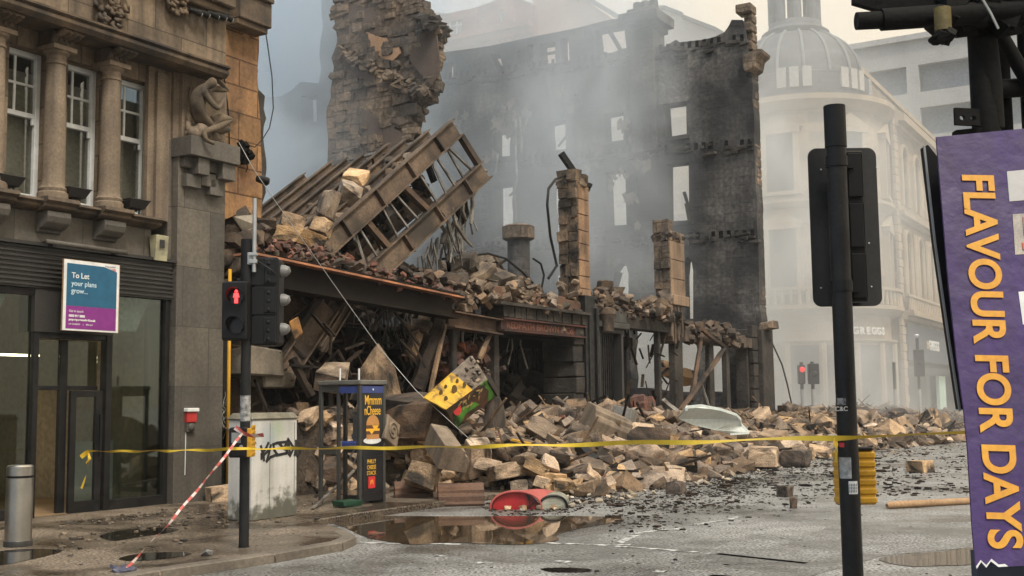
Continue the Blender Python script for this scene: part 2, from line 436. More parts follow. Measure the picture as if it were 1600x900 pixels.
M = dict(
    sand=mat('sandstone', (.265,.20,.138), (.175,.133,.094), 1.1, .88, brick=(1.05,.52,.012), bump=.35, bscale=18, streak=.65, mortar=(.45,.42,.4)),
    sandplain=mat('sandstone_dressed', (.26,.198,.138), (.18,.137,.098), 2.2, .85, bump=.3, bscale=22, streak=.55),
    cornice=mat('weathered_cornice', (.17,.12,.075), (.05,.04,.033), 1.7, .85, bump=.35, bscale=16, streak=.8),
    orange=mat('orange_sandstone', (.40,.225,.10), (.24,.13,.065), 1.6, .9, brick=(.9,.46,.016), bump=.55, bscale=9, soot=.22, soot_scale=.9, streak=.4, mortar=(.4,.35,.3)),
    granite=mat('grey_granite', (.135,.12,.10), (.085,.077,.066), 1.3, .55, .8, brick=(1.1,.92,.008), bump=.12, bscale=60, streak=.35, mortar=(.5,.48,.45)),
    graniteplain=mat('grey_granite_dressed', (.125,.113,.095), (.08,.073,.063), 1.6, .7, bump=.15, bscale=50, streak=.35),
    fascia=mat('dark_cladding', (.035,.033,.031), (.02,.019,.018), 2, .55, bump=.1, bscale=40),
    black=mat('black_paint', (.016,.0155,.015), (.006,.006,.007), 5, .34, .6, spec=.3, bump=.15, bscale=50, grain=.35),
    blackm=mat('black_plastic', (.012,.012,.013), (.008,.008,.009), 4, .5, spec=.25, bump=.05, bscale=60, grain=.1),
    white=plain('white_paint', (.72,.73,.72), .45),
    blind=mat('window_blind', (.46,.42,.36), (.33,.30,.26), 1.3, .9, bump=0),
    winglass=glass('window_glass', (.86,.88,.86), .06),
    shopglass=glass('shop_glass', (.62,.67,.64), .035),
    steel=mat('brushed_steel', (.50,.48,.44), (.40,.38,.35), 3, .28, .42, bump=.03, bscale=90, metal=1, grain=.06),
    galv=plain('galvanised_steel', (.42,.43,.43), .5, .7),
    concrete=mat('concrete', (.27,.26,.24), (.2,.19,.17), 2, .85, bump=.2, bscale=30, streak=.3),
    rust=mat('rusty_steel', (.135,.078,.046), (.050,.034,.025), 1.7, .68, .9, bump=.4, bscale=16, soot=.30, soot_scale=.8, soot_col=(.015,.012,.010), grain=.4),
    rust2=mat('ash_dusted_steel', (.135,.092,.060), (.040,.028,.020), 1.4, .8, bump=.45, bscale=13, soot=.26, soot_scale=1.1, soot_col=(.03,.022,.016), grain=.45),
    redlead=mat('scorched_red_steel', (.10,.030,.020), (.04,.018,.014), 1.2, .7, bump=.35, bscale=18, soot=.25, soot_scale=.6, grain=.3),
    girder=mat('black_girder', (.010,.009,.008), (.018,.012,.009), 1.2, .75, spec=.12, bump=.2, bscale=20, grain=.3),
    hot=mat('orange_scorched_flange', (.50,.21,.10), (.22,.10,.06), 2.5, .8, bump=.4, bscale=18, grain=.4),
    char=mat('charred_masonry', (.055,.046,.038), (.018,.016,.014), 1.3, .9, bump=.7, bscale=6, grain=.5, bdist=.05),
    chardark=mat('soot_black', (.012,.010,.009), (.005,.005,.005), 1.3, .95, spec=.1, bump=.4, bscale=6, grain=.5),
    charwood=mat('charred_timber', (.045,.031,.021), (.011,.009,.008), 3, .85, spec=.2, bump=.5, bscale=22, grain=.4),
    burnt=mat('burnt_wall_stone', (.145,.134,.125), (.036,.036,.038), .55, .92, brick=(.7,.33,.012), bump=.7, bscale=5, soot=.40, soot_scale=.30, soot_col=(.020,.019,.020), grain=.6, bdist=.06, contrast=(.40,.62), streak=.6, mortar=(.7,.7,.7)),
    stack=mat('stack_rubble_stone', (.22,.16,.11), (.10,.078,.060), .7, .92, brick=(.62,.36,.02), bump=.8, bscale=5, soot=.30, soot_scale=.45, soot_col=(.06,.052,.048), grain=.55, bdist=.06, mortar=(.62,.6,.58), contrast=(.40,.60), streak=.35),
    plasterp=mat('brown_plaster', (.125,.088,.066), (.085,.062,.05), 1.1, .9, bump=.25, bscale=8, grain=.2, streak=.3),
    pinkpl=mat('peach_plaster', (.40,.24,.14), (.32,.19,.11), 1.4, .9, bump=.3, bscale=8, grain=.2),
    rubmid=mat('burnt_and_shaded_rubble', (.27,.19,.125), (.10,.07,.048), 2.2, .92, bump=.6, bscale=9, rand=.5, grain=.45, soot=.26, soot_scale=1.5, soot_col=(.03,.024,.018), bdist=.03),
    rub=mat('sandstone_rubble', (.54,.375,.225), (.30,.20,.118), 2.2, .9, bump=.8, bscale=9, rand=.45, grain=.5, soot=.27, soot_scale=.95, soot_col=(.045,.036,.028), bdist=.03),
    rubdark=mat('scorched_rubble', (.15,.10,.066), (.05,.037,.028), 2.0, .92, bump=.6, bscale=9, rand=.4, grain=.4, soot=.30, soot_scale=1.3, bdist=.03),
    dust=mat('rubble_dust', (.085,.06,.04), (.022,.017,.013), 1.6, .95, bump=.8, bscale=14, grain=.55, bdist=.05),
    redbr=mat('broken_red_brick', (.22,.085,.055), (.10,.055,.04), 2.5, .9, bump=.5, bscale=12, rand=.4, grain=.4, soot=.2, soot_scale=1.5),
    terra=mat('brown_terracotta', (.165,.082,.046), (.09,.05,.032), 1.8, .7, bump=.25, bscale=20, grain=.3),
    debris=mat('mixed_debris', (.20,.155,.11), (.05,.04,.033), 2.4, .9, bump=.5, bscale=14, rand=.6, grain=.5),
    strip=mat('twisted_sheet_metal', (.30,.28,.25), (.08,.065,.05), 2.5, .5, .8, bump=.2, bscale=14, metal=.3, grain=.4),
    palestone=mat('pale_stone', (.33,.26,.18), (.24,.19,.135), .8, .85, brick=(1.2,.5,.02), bump=.2, bscale=9, mortar=(.75,.75,.75)),
    paleplain=mat('pale_stone_dressed', (.38,.305,.215), (.29,.235,.17), .9, .85, bump=.15, bscale=9),
    slate=mat('grey_slate', (.10,.11,.12), (.07,.078,.085), 1.6, .7, brick=(.5,.3,.015), bump=.2, bscale=9),
    darkwin=plain('dark_window', (.03,.035,.04), .15),
    redstone=mat('red_sandstone', (.34,.15,.10), (.26,.115,.08), .7, .9, brick=(1,.45,.015), bump=.2, bscale=9),
    peach=mat('peach_render', (.50,.33,.24), (.44,.28,.20), .5, .9, bump=.1, bscale=9, grain=.1),
    concslab=mat('pale_concrete_slab', (.40,.39,.36), (.34,.33,.31), .6, .9, bump=.1, bscale=6),
    yellow=mat('yellow_plastic', (.62,.33,.02), (.5,.26,.018), 3, .42, bump=.05, bscale=40, grain=.12),
    tapey=plain('yellow_tape', (.74,.50,.035), .5),
    purple=mat('purple_banner', (.062,.030,.15), (.036,.019,.090), 1.7, .42, .6, bump=.55, bscale=2.6, grain=.2, bdist=.06, streak=.35),
    gold=mat('orange_lettering', (.72,.36,.04), (.62,.28,.035), 3, .55, bump=.05, bscale=30, grain=.12),
    tube=mat('blackened_scaffold_tube', (.010,.009,.008), (.005,.005,.005), 4, .75, spec=.15, bump=.25, bscale=30, grain=.4),
    oldwood=mat('scorched_bare_timber', (.27,.175,.10), (.07,.045,.028), 2.4, .85, bump=.5, bscale=24, grain=.4, soot=.25, soot_scale=2.0),
    wood=mat('bare_timber', (.40,.25,.13), (.27,.16,.085), 2, .75, bump=.3, bscale=30, grain=.25),
)
# ------------------------------------------------------------------ frames of the place
A1 = math.pi/2 - YAW
F1 = Frame(Vector(G(262, 787, .09)) - Vector((0, 0, .09)), A1)     # the street front, running away to the right; y < 0 is the street
XC = F1.l(1185, 600).x                                               # where the ruin turns the corner
F2 = Frame(F1.w(XC, 0, 0), A1 + math.pi/2)                           # the side-street wall, seen from inside; y > 0 faces the camera
PV = .09

# ------------------------------------------------------------------ ground
def ground_mat(name, dry, wet, wscale=.5, wr=(.05, .62), thr=(.42, .6), bump=.35, bsc=70, patch=True):
    mt = bpy.data.materials.new(name); mt.use_nodes = True
    nt = mt.node_tree; N = nt.nodes; L = nt.links; bs = N['Principled BSDF']
    t = N.new('ShaderNodeTexCoord')
    def nz_(sc, det=6, dist=0):
        n = N.new('ShaderNodeTexNoise'); n.inputs['Scale'].default_value = sc; n.inputs['Detail'].default_value = det; n.inputs['Distortion'].default_value = dist
        L.new(t.outputs['Object'], n.inputs['Vector']); return n
    def rmp(src, a, b, ca=(0,0,0,1), cb=(1,1,1,1)):
        r = N.new('ShaderNodeValToRGB'); r.color_ramp.elements[0].position = a; r.color_ramp.elements[1].position = b
        r.color_ramp.elements[0].color = ca; r.color_ramp.elements[1].color = cb; L.new(src, r.inputs['Fac']); return r.outputs['Color']
    w = rmp(nz_(wscale, 7, .5).outputs['Fac'], *thr)
    mx_ = N.new('ShaderNodeMix'); mx_.data_type = 'RGBA'
    L.new(w, mx_.inputs[0]); mx_.inputs[6].default_value = dry+(1,); mx_.inputs[7].default_value = wet+(1,)
    g = rmp(nz_(34, 9).outputs['Fac'], .40, .60, (.30,.30,.30,1), (1.85,1.83,1.8,1))
    mu = N.new('ShaderNodeMix'); mu.data_type = 'RGBA'; mu.blend_type = 'MULTIPLY'; mu.inputs[0].default_value = 1
    L.new(mx_.outputs[2], mu.inputs[6]); L.new(g, mu.inputs[7])
    g2 = rmp(nz_(3.1, 6).outputs['Fac'], .3, .7, (.72,.70,.66,1), (1.2,1.2,1.2,1))
    mu2 = N.new('ShaderNodeMix'); mu2.data_type = 'RGBA'; mu2.blend_type = 'MULTIPLY'; mu2.inputs[0].default_value = 1
    L.new(mu.outputs[2], mu2.inputs[6]); L.new(g2, mu2.inputs[7])
    L.new(mu2.outputs[2], bs.inputs['Base Color'])
    mr = N.new('ShaderNodeMapRange'); L.new(w, mr.inputs[0]); mr.inputs[3].default_value = wr[1]; mr.inputs[4].default_value = wr[0]
    L.new(mr.outputs[0], bs.inputs['Roughness'])
    b = N.new('ShaderNodeBump'); b.inputs['Distance'].default_value = .012
    ms = N.new('ShaderNodeMapRange'); L.new(w, ms.inputs[0]); ms.inputs[3].default_value = bump; ms.inputs[4].default_value = bump*.4
    L.new(ms.outputs[0], b.inputs['Strength'])
    L.new(nz_(bsc, 4).outputs['Fac'], b.inputs['Height']); L.new(b.outputs[0], bs.inputs['Normal'])
    return mt
M['asphalt'] = ground_mat('wet_asphalt', (.225,.226,.225), (.105,.105,.103), .55, (.2, .55), (.38, .64), .8)
M['pave'] = ground_mat('wet_pavement', (.155,.125,.095), (.060,.047,.036), .8, (.16, .7), (.40, .58), .6, 45)
M['kerb'] = mat('kerb_stone', (.17,.145,.115), (.11,.093,.075), 1.6, .55, .75, bump=.3, bscale=30, grain=.3)

g_ = MB()
NX = 24
for i in range(NX+1):
    for k in range(NX+1):
        g_.v.append(Vector((-700+1400*i/NX, -500+1400*k/NX, 0)))
for i in range(NX):
    for k in range(NX):
        a = i*(NX+1)+k; g_.f.append((a, a+NX+1, a+NX+2, a+1))
tag(g_.build('ground', M['asphalt']), kind='structure')

pv = [G(-330, 975, PV), G(180, 903, PV), G(250, 891, PV), G(430, 865, PV), G(536, 847, PV), G(557, 838, PV), G(540, 828, PV), G(486, 813, PV), G(560, 801, PV), G(640, 790, PV)]
e_ = F1.loc(pv[-1]).y
pv += [F1.w(26, e_, PV), F1.w(26, .0, PV), F1.w(.0, .25, PV), F1.w(-14, .25, PV)]
pm = MB().prism([Vector((p.x, p.y, -.02)) for p in pv], (0, 0, PV+.02))
tag(pm.build('pavement', M['pave'], bevel=.015), kind='structure')
# kerb stones along the road edge of the build-out
kb = MB()
kp = [Vector(p) for p in pv[0:7]]
for a, b in zip(kp[:-1], kp[1:]):
    t = (b-a).normalized(); nrm = Vector((t.y, -t.x, 0))
    L_ = (b-a).length; n_ = max(1, round(L_/.9))
    for i in range(n_):
        p = a+t*(L_*i/n_+.004); q = a+t*(L_*(i+1)/n_-.004)
        kb.hexa([p-nrm*.16+Vector((0,0,-.1)), q-nrm*.16+Vector((0,0,-.1)), q+nrm*.006+Vector((0,0,-.1)), p+nrm*.006+Vector((0,0,-.1)),
                 p-nrm*.16+Vector((0,0,.004)), q-nrm*.16+Vector((0,0,.004)), q+nrm*.004+Vector((0,0,.003)), p+nrm*.004+Vector((0,0,.003))])
tag(kb.build('kerb', M['kerb'], bevel=.012), kind='structure')

# water lying on the road and the pavement
def water_mat(name, c):
    mt = bpy.data.materials.new(name); mt.use_nodes = True; bs = mt.node_tree.nodes['Principled BSDF']
    bs.inputs['Base Color'].default_value = c+(1,); bs.inputs['Roughness'].default_value = .025; bs.inputs['IOR'].default_value = 1.33
    bs.inputs['Specular IOR Level'].default_value = .9
    n = mt.node_tree.nodes.new('ShaderNodeTexNoise'); n.inputs['Scale'].default_value = 3.5
    t = mt.node_tree.nodes.new('ShaderNodeTexCoord'); mt.node_tree.links.new(t.outputs['Object'], n.inputs['Vector'])
    b = mt.node_tree.nodes.new('ShaderNodeBump'); b.inputs['Strength'].default_value = .05; b.inputs['Distance'].default_value = .01
    mt.node_tree.links.new(n.outputs['Fac'], b.inputs['Height']); mt.node_tree.links.new(b.outputs[0], bs.inputs['Normal'])
    return mt
M['water'] = water_mat('muddy_water', (.050,.036,.022))
M['waterdark'] = water_mat('dark_water', (.018,.015,.012))
def puddle(pts, z, mt, seed, step=.16, amp=.035):
    w_ = [G(px, py, z) for px, py in pts]
    P = jag([(p.x, p.y) for p in w_], step, amp, seed)
    # round the outline off
    for _ in range(2):
        P = [((P[i-1][0]+2*P[i][0]+P[(i+1)%len(P)][0])/4, (P[i-1][1]+2*P[i][1]+P[(i+1)%len(P)][1])/4) for i in range(len(P))]
    v = [Vector((a, b, z)) for a, b in P]
    mb = MB(); mb.v = v; mb.f = [tuple(t) for t in tessellate_polygon([v])]
    return tag(mb.build('puddle', mt), kind='structure')
puddle([(500,812),(548,806),(640,806),(720,807),(800,806),(880,806),(980,808),(950,818),(900,826),(862,836),(880,846),(800,852),(700,846),(640,852),(585,843),(570,838),(540,824)], .006, M['water'], 3)
puddle([(835,888),(880,886),(930,889),(925,894),(860,894)], .006, M['waterdark'], 6, .08, .02)
puddle([(1362,874),(1384,868),(1402,870),(1430,862),(1462,864),(1500,856),(1620,850),(1640,870),(1560,876),(1500,886),(1462,880),(1440,888),(1400,884)], .006, M['water'], 8)
puddle([(150,838),(190,828),(240,823),(285,826),(262,834),(215,838),(180,846)], PV+.005, M['waterdark'], 9, .12, .05)
puddle([(-40,868),(20,858),(70,856),(110,860),(60,872),(0,884),(-60,890)], PV+.005, M['waterdark'], 19, .12, .05)
puddle([(170,874),(215,864),(290,861),(320,864),(270,872),(215,878)], PV+.005, M['waterdark'], 10, .15, .04)

# worn road paint
M['paint'] = mat('worn_road_paint', (.55,.55,.53), (.10,.10,.095), 9, .6, bump=.2, bscale=60, contrast=(.42,.56), grain=.3)
rmk = MB()
def paint(a, b, w, z=.004):
    p, q = G(*a, z), G(*b, z); t = (q-p).normalized(); n = Vector((-t.y, t.x, 0))*w/2
    k = len(rmk.v); rmk.v += [p-n, q-n, q+n, p+n]; rmk.f.append((k, k+1, k+2, k+3))
for a, b in [((967,848),(1002,832)),((1006,831),(1072,824)),((1032,829),(1071,826)),((1140,811),(1152,807)),((1082,820),(1130,813)),((960,851),(985,851))]: paint(a, b, .10)
for a, b in [((800,846),(955,852)),((962,853),(1110,864)),((1120,865),(1260,880)),((560,848),(720,850))]: paint(a, b, .10)
for a, b in [((745,879),(770,879)),((870,876),(890,878)),((1022,892),(1042,893)),((1110,899),(1140,901)),((680,868),(700,868))]: paint(a, b, .12)
tag(rmk.build('road_markings', M['paint']), kind='structure')
# a patch of newer surfacing with a cut edge, and the tar joint along it
M['patch'] = ground_mat('asphalt_patch', (.185,.186,.185), (.10,.10,.098), .8, (.3, .6), (.4, .62), .8, 60)
pts = [G(*p, .004) for p in [(1015,905),(1100,862),(1175,834),(1255,838),(1300,822),(1620,812),(1620,846),(1380,868),(1250,905)]]
mb = MB(); mb.v = pts; mb.f = [tuple(t) for t in tessellate_polygon([pts])]
tag(mb.build('road_patch', M['patch']), kind='structure')

# ------------------------------------------------------------------ the station building on the left
def P(px, py, y=0.0): return F1.l(px, py, y)
B = root('station_building', F1, 'soot-stained sandstone corner building with white sash windows, stone columns and dark empty shopfront', 'building')
XL = -9.0
zs = P(130, 318, -.28).z                  # sill top
zc = P(208, 52, -.55).z                   # cornice top
zf = P(135, 389, -.06).z                  # fascia top
xw = [P(37, 200, .30).x, P(147, 220, .30).x, P(226, 230, .30).x]
bay = xw[2]-xw[1]; ww = bay*.66
xw = [xw[2]-bay*k for k in range(6)][::-1]      # right edges of the windows
zt = P(215, 132, .30).z                   # window head
xq = P(262, 200, .12).x                   # right end of the windowed wall
xr = P(353, 60, -.06).x
w = MB()
# wall between and over the windows
edges = []
x0 = XL
for xe in xw:
    w.box(x0, xe-ww, .12, .5, zs, zt); x0 = xe
w.box(x0, xq+.1, .12, .5, zs, zt)
w.box(XL, xq+.1, .10, .5, zt, zc+.12)
w.box(XL, xr, -.06, .099, zc-.02, 11.5); w.box(XL, xr, .099, .5, zc+.121, 11.5)
w.build('wall', M['sand'], B)
# pilaster strips beside the last window, pier behind the carved figure
w = MB()
x1 = P(232, 200, .02).x
w.box(x1, xq, .03, .119, zs, zt+.25)
w.box(x1+.12, xq-.1, -.03, .029, zs, zt+.18)
w.box(xq-.02, P(352, 200, .0).x, -.02, .5, P(300, 222, -.1).z, zc-.171)
w.box(P(285, 160, -.1).x, P(352, 160, -.1).x, -.1, -.021, P(300, 222, -.1).z, zc-.175)
w.build('pier', M['sandplain'], B)
# cornice
zc0 = zc-.20
prof = [(.099, zc0+.03), (-.30, zc0+.03), (-.38, zc0), (-.50, zc0-.01), (-.565, zc0+.05), (-.57, zc0+.09), (-.54, zc0+.12), (-.60, zc0+.14), (-.60, zc0+.17), (-.50, zc0+.20), (-.05, zc0+.27), (.099, zc0+.27)]
xce = P(357, 108, -.55).x
w = MB().prism([(XL, a, b) for a, b in prof], (xce-XL, 0, 0))
w.build('cornice', M['cornice'], B, auto=True)
# upper string course and cornice stub at the top right
w = MB()
a = P(309, -4, -.25); b = P(366, 15, -.25)
w.box(a.x-1.5, b.x, -.30, .3, b.z, b.z+.22); w.box(a.x-1.5, b.x-.02, -.2, .3, b.z-.12, b.z-.001)
w.build('string_course', M['cornice'], B, bevel=.02)
# carved cartouche and foliage on the pedestal wall
rnd = random.Random(4)
def carving(px0, px1, py0, py1, n, nm):
    w = MB(); a = P(px0, py1, -.1); b = P(px1, py0, -.1)
    for i in range(n):
        t = rnd.random()*6.28; r = math.sqrt(rnd.random())
        cx = (a.x+b.x)/2+(b.x-a.x)/2*r*math.cos(t)*(.9); cz = (a.z+b.z)/2+(b.z-a.z)/2*r*math.sin(t)
        rr = rnd.uniform(.04, .11)
        w.tube([(cx+rr*math.cos(q*.9)*(1-q*.12), -.10-.02*q-.04*rnd.random(), cz+rr*math.sin(q*.9)*(1-q*.12)) for q in range(6)], [.032]*6, 6)
    w.ball(((a.x+b.x)/2, -.08, (a.z+b.z)/2), (b.x-a.x)*.36, 12, (1, .35, 1.25))
    w.build(nm, M['cornice'], B, smooth=True)
carving(138, 197, -40, 40, 46, 'carved_cartouche')
carving(254, 292, -10, 18, 18, 'carved_foliage')
# windows
for k, xe in enumerate(xw):
    xa = xe-ww
    f = MB(); t = .075
    zb = zs+.02
    f.box(xa, xa+t, .28, .36, zb, zt); f.box(xe-t, xe, .28, .36, zb, zt); f.box(xa+t, xe-t, .28, .36, zt-t, zt); f.box(xa+t, xe-t, .28, .36, zb, zb+.1)
    zm = P(110, 196, .30).z; zr = P(110, 150, .30).z
    f.box(xa+t, xe-t, .30, .38, zm-.035, zm+.035)
    f.box(xa+t, xe-t, .325, .355, zr-.018, zr+.018)
    xm = xa+ww*.40
    f.box(xm-.018, xm+.018, .326, .354, zm+.035, zt-t)
    f.box(xe-t-.045, xe-t, .285, .325, zm-.13, zm-.04)
    fo = f.build('window', M['white'], B, bevel=.006)
    MB().box(xa+t, xe-t, .338, .344, zb+.1, zt-t).build('pane', M['winglass'], fo)
    g = MB(); g.box(xa+.01, xe-.01, .44, .46, zb, zt-.25)
    g.build('blind', M['blind'], fo)
# dark room behind the windows
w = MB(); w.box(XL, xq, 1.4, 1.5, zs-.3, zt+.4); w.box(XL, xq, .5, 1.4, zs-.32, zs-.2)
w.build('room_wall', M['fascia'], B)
# columns with capitals and the scrolled consoles over them
xcol = [P(172, 220, -.10).x - bay*k for k in range(5)]
zcap = P(178, 112, -.10).z
for xc in xcol:
    r = .148
    w = MB()
    w.lathe([(0, zs+.02), (r*1.38, zs+.02), (r*1.38, zs+.10), (r*1.22, zs+.12), (r*1.3, zs+.16), (r*1.08, zs+.20), (r*1.04, zs+.26), (r, zs+.5), (r*.97, zs+1.2), (r*.86, zcap-.16), (r*.97, zcap-.15), (r*.97, zcap-.12), (r*.86, zcap-.10), (r*.9, zcap-.03), (r*1.16, zcap), (r*1.2, zcap+.03), (0, zcap+.03)], (xc, -.10, 0), 28)
    w.box(xc-r*1.3, xc+r*1.3, -.10-r*1.3, .12, zcap+.03, zcap+.09)
    c = w.build('column', M['sandplain'], B, auto=True)
    w = MB()
    zk = zc0-.02
    for i in range(4):
        xx = xc-.13+.087*i
        w.tube([(xx, -.14, zcap+.10), (xx, -.22, zcap+.16), (xx, -.26, zcap+.25), (xx, -.30, (zcap+zk)/2+.08), (xx, -.40, zk-.03), (xx, -.46, zk+.0)], [.035, .045, .04, .042, .05, .045], 8)
    w.box(xc-.15, xc+.15, -.24, .12, zcap+.091, zk+.04)
    w.build('console', M['cornice'], c, auto=True)
# sill course, brackets
w = MB()
xs1 = P(259, 345, -.28).x
w.prism([(XL, a, b) for a, b in [(.3, zs), (-.26, zs-.015), (-.28, zs-.05), (-.20, zs-.075), (-.20, zs-.11), (-.10, zs-.15), (.0, zs-.16), (.3, zs-.16)]], (xs1-XL, 0, 0))
for xc in xcol:
    w.prism([(xc-.26, a, b) for a, b in [(.1, zs+.018), (-.34, zs+.015), (-.36, zs-.04), (-.28, zs-.075), (-.28, zs-.11), (-.18, zs-.155), (.1, zs-.165)]], (.52, 0, 0))
w.build('sill_course', M['cornice'], B, auto=True)
for xc in xcol:
    w = MB().prism([(xc-.19, a, b) for a, b in [(.05, zs-.166), (-.26, zs-.166), (-.27, zs-.24), (-.24, zs-.32), (-.16, zs-.38), (-.08, zs-.40), (-.06, zs-.44), (.05, zs-.44)]], (.38, 0, 0))
    w.build('bracket', M['graniteplain'], B, bevel=.01)
# granite band
MB().box(XL, xs1-.03, .0, .5, zf-.01, zs-.161).build('granite_band', M['granite'], B)
# granite pilaster with its corbel table
xp0 = P(276, 450, -.12).x; xp1 = P(351, 400, -.12).x; zp = P(320, 232, -.12).z
w = MB(); w.box(P(260, 450, .03).x, xp0+.05, .02, .5, PV-.1, zp+.05); w.box(xp0, xp1, -.12, .6, PV-.1, zp)
w.build('granite_pilaster', M['granite'], B, bevel=.008)
w = MB()
zt1 = P(320, 225, -.42).z; zt0 = P(322, 246, -.42).z
w.box(xp0-.03, xp1+.02, -.42, .5, zt0, zt0+.30)
dx = (xp1-xp0)
w.box(xp0+.18, xp0+.42, -.36, -.1, zt0-.26, zt0-.001); w.box(xp1-.30, xp1-.02, -.36, -.1, zt0-.26, zt0-.001)
w.box(xp0+.02, xp1-.0, -.22, -.11, zt0-.16, zt0-.002)
w.box(xp0+.06, xp0+.36, -.24, -.11, zt0-.46, zt0-.262); w.box(xp0+.362, xp1-.32, -.24, -.11, zt0-.40, zt0-.19); w.box(xp1-.44, xp1-.16, -.24, -.11, zt0-.52, zt0-.262)
w.build('corbel', M['graniteplain'], B, bevel=.008)
# carved crouching figure on the corbel, one continuous body
def skin_figure(name, joints, bones, mt, parent, sub=2):
    me = bpy.data.meshes.new(name); me.from_pydata([j[:3] for j in joints], bones, [])
    ob = bpy.data.objects.new(name, me); col.objects.link(ob)
    ob.modifiers.new('s', 'SKIN')
    for i, j in enumerate(joints):
        me.skin_vertices[0].data[i].radius = (j[3], j[3]*(j[4] if len(j) > 4 else 1))
    me.skin_vertices[0].data[0].use_root = True
    sm = ob.modifiers.new('d', 'SUBSURF'); sm.levels = sub; sm.render_levels = sub
    bpy.context.view_layer.update()
    m2 = bpy.data.meshes.new_from_object(ob.evaluated_get(bpy.context.evaluated_depsgraph_get()))
    bpy.data.objects.remove(ob)
    for p in m2.polygons: p.use_smooth = True
    m2.materials.clear(); m2.materials.append(mt); m2.name = name
    o = bpy.data.objects.new(name, m2); col.objects.link(o); o.parent = parent
    return o
def S(px, py, y, r, k=1): q = P(px, py, y); return (q.x, y, q.z, r, k)
J = [S(309,200,-.32,.150), S(307,174,-.33,.125), S(308,152,-.35,.140), S(314,141,-.38,.105), S(322,134,-.44,.058), S(330,131,-.50,.088), S(337,124,-.52,.080),
     S(343,184,-.44,.085), S(362,188,-.46,.068), S(338,199,-.46,.060), S(318,207,-.46,.045), S(322,219,-.50,.036), S(336,225,-.54,.028),
     S(345,200,-.20,.10), S(358,202,-.18,.075), S(326,206,-.18,.06),
     S(320,146,-.48,.062), S(333,163,-.56,.050), S(341,170,-.58,.045), S(348,160,-.58,.038), S(350,152,-.56,.03),
     S(330,138,-.24,.06), S(356,141,-.26,.05), S(346,130,-.30,.042), S(334,121,-.34,.038)]
E_ = [(0,1),(1,2),(2,3),(3,4),(4,5),(5,6),(0,7),(7,8),(8,9),(9,10),(10,11),(11,12),(0,13),(13,14),(14,15),(3,16),(16,17),(17,18),(18,19),(19,20),(3,21),(21,22),(22,23),(23,24)]
skin_figure('carved_figure', J, E_, mat('soot_stained_carving', (.145,.11,.073), (.045,.036,.028), 3, .9, bump=.3, bscale=20, grain=.3), B)
w = MB()                                                   # drapery and the rock he sits on
q = P(312, 212, -.25)
for i in range(9):
    w.rock((q.x-.12+.07*i+rnd.uniform(-.04,.04), -.22+rnd.uniform(-.06,.06), zt0+.34+rnd.uniform(0,.10)), (.2,.24,.16), j=.1)
for i in range(5):
    q2 = P(300-1.5*i, 150+16*i, -.16); w.tube([(q2.x, -.14, q2.z+.14), (q2.x-.03, -.18, q2.z), (q2.x-.02, -.15, q2.z-.16)], [.03,.05,.03], 6)
w.build('carved_drapery', M['sandplain'], B, smooth=True)
# fascia
w = MB()
zfa = P(30, 447, -.06).z
xf1 = P(270, 430, -.06).x
n_ = 9; hz = (zf-.05-zfa)/n_
for i in range(n_):
    w.box(XL, xf1, -.045, .3, zfa+hz*i, zfa+hz*(i+1)-.004); w.box(XL, xf1, -.066, -.0451, zfa+hz*i+hz*.45, zfa+hz*(i+1)-.005)
w.box(XL, xf1+.03, -.12, .3, zf-.045, zf)
w.build('fascia', M['fascia'], B)
zdh = P(110, 521, .0).z                   # underside of the header over the door
xd0 = P(55, 600, .0).x; xd1 = P(168, 650, .0).x; xsw = P(262, 650, .0).x
w = MB()
w.box(xd0-.06, xd1+.05, -.03, .3, zdh, zfa-.002)
w.build('door_header', M['fascia'], B)
# black shopfront frame
w = MB()
w.box(xd0-.045, xd0+.035, -.02, .12, PV, zdh-.001); w.box(xd1-.05, xd1+.05, -.02, .12, PV, zfa-.003)
w.box(xsw-.09, xsw-.005, -.02, .12, PV, zfa-.003); w.box(xd1+.051, xsw-.091, -.015, .10, PV, PV+.14)
w.box(XL, xd0-.046, -.015, .10, PV, PV+.14); w.box(XL, xd0-.046, 0, .1, zfa-.1, zfa-.003)
w.box(xd0+.036, xd1-.051, .0, .1, zdh-.08, zdh-.001); 
xm = P(96, 650, .15).x; ztr = P(110, 606, .15).z
w.box(xd0+.036, xd1-.051, .16, .22, ztr-.03, ztr+.03); w.box(xm-.03, xm+.09, .155, .225, PV, zdh-.081)
for k in range(1, 4): w.box(xd0-.05-1.9*k, xd0+.03-1.9*k, -.02, .12, PV, zfa-.003)
w.build('shopfront_frame', M['black'], B, bevel=.005)
w = MB(); w.box(XL, xd0-.05, .04, .047, PV+.14, zfa-.1); w.box(xd1+.05, xsw-.09, .04, .047, PV+.14, zfa-.003)
w.box(xd0+.036, xm-.03, .185, .19, ztr+.03, zdh-.08); w.box(xm+.09, xd1-.051, .185, .19, ztr+.03, zdh-.08)
w.build('shop_window', M['shopglass'], B)
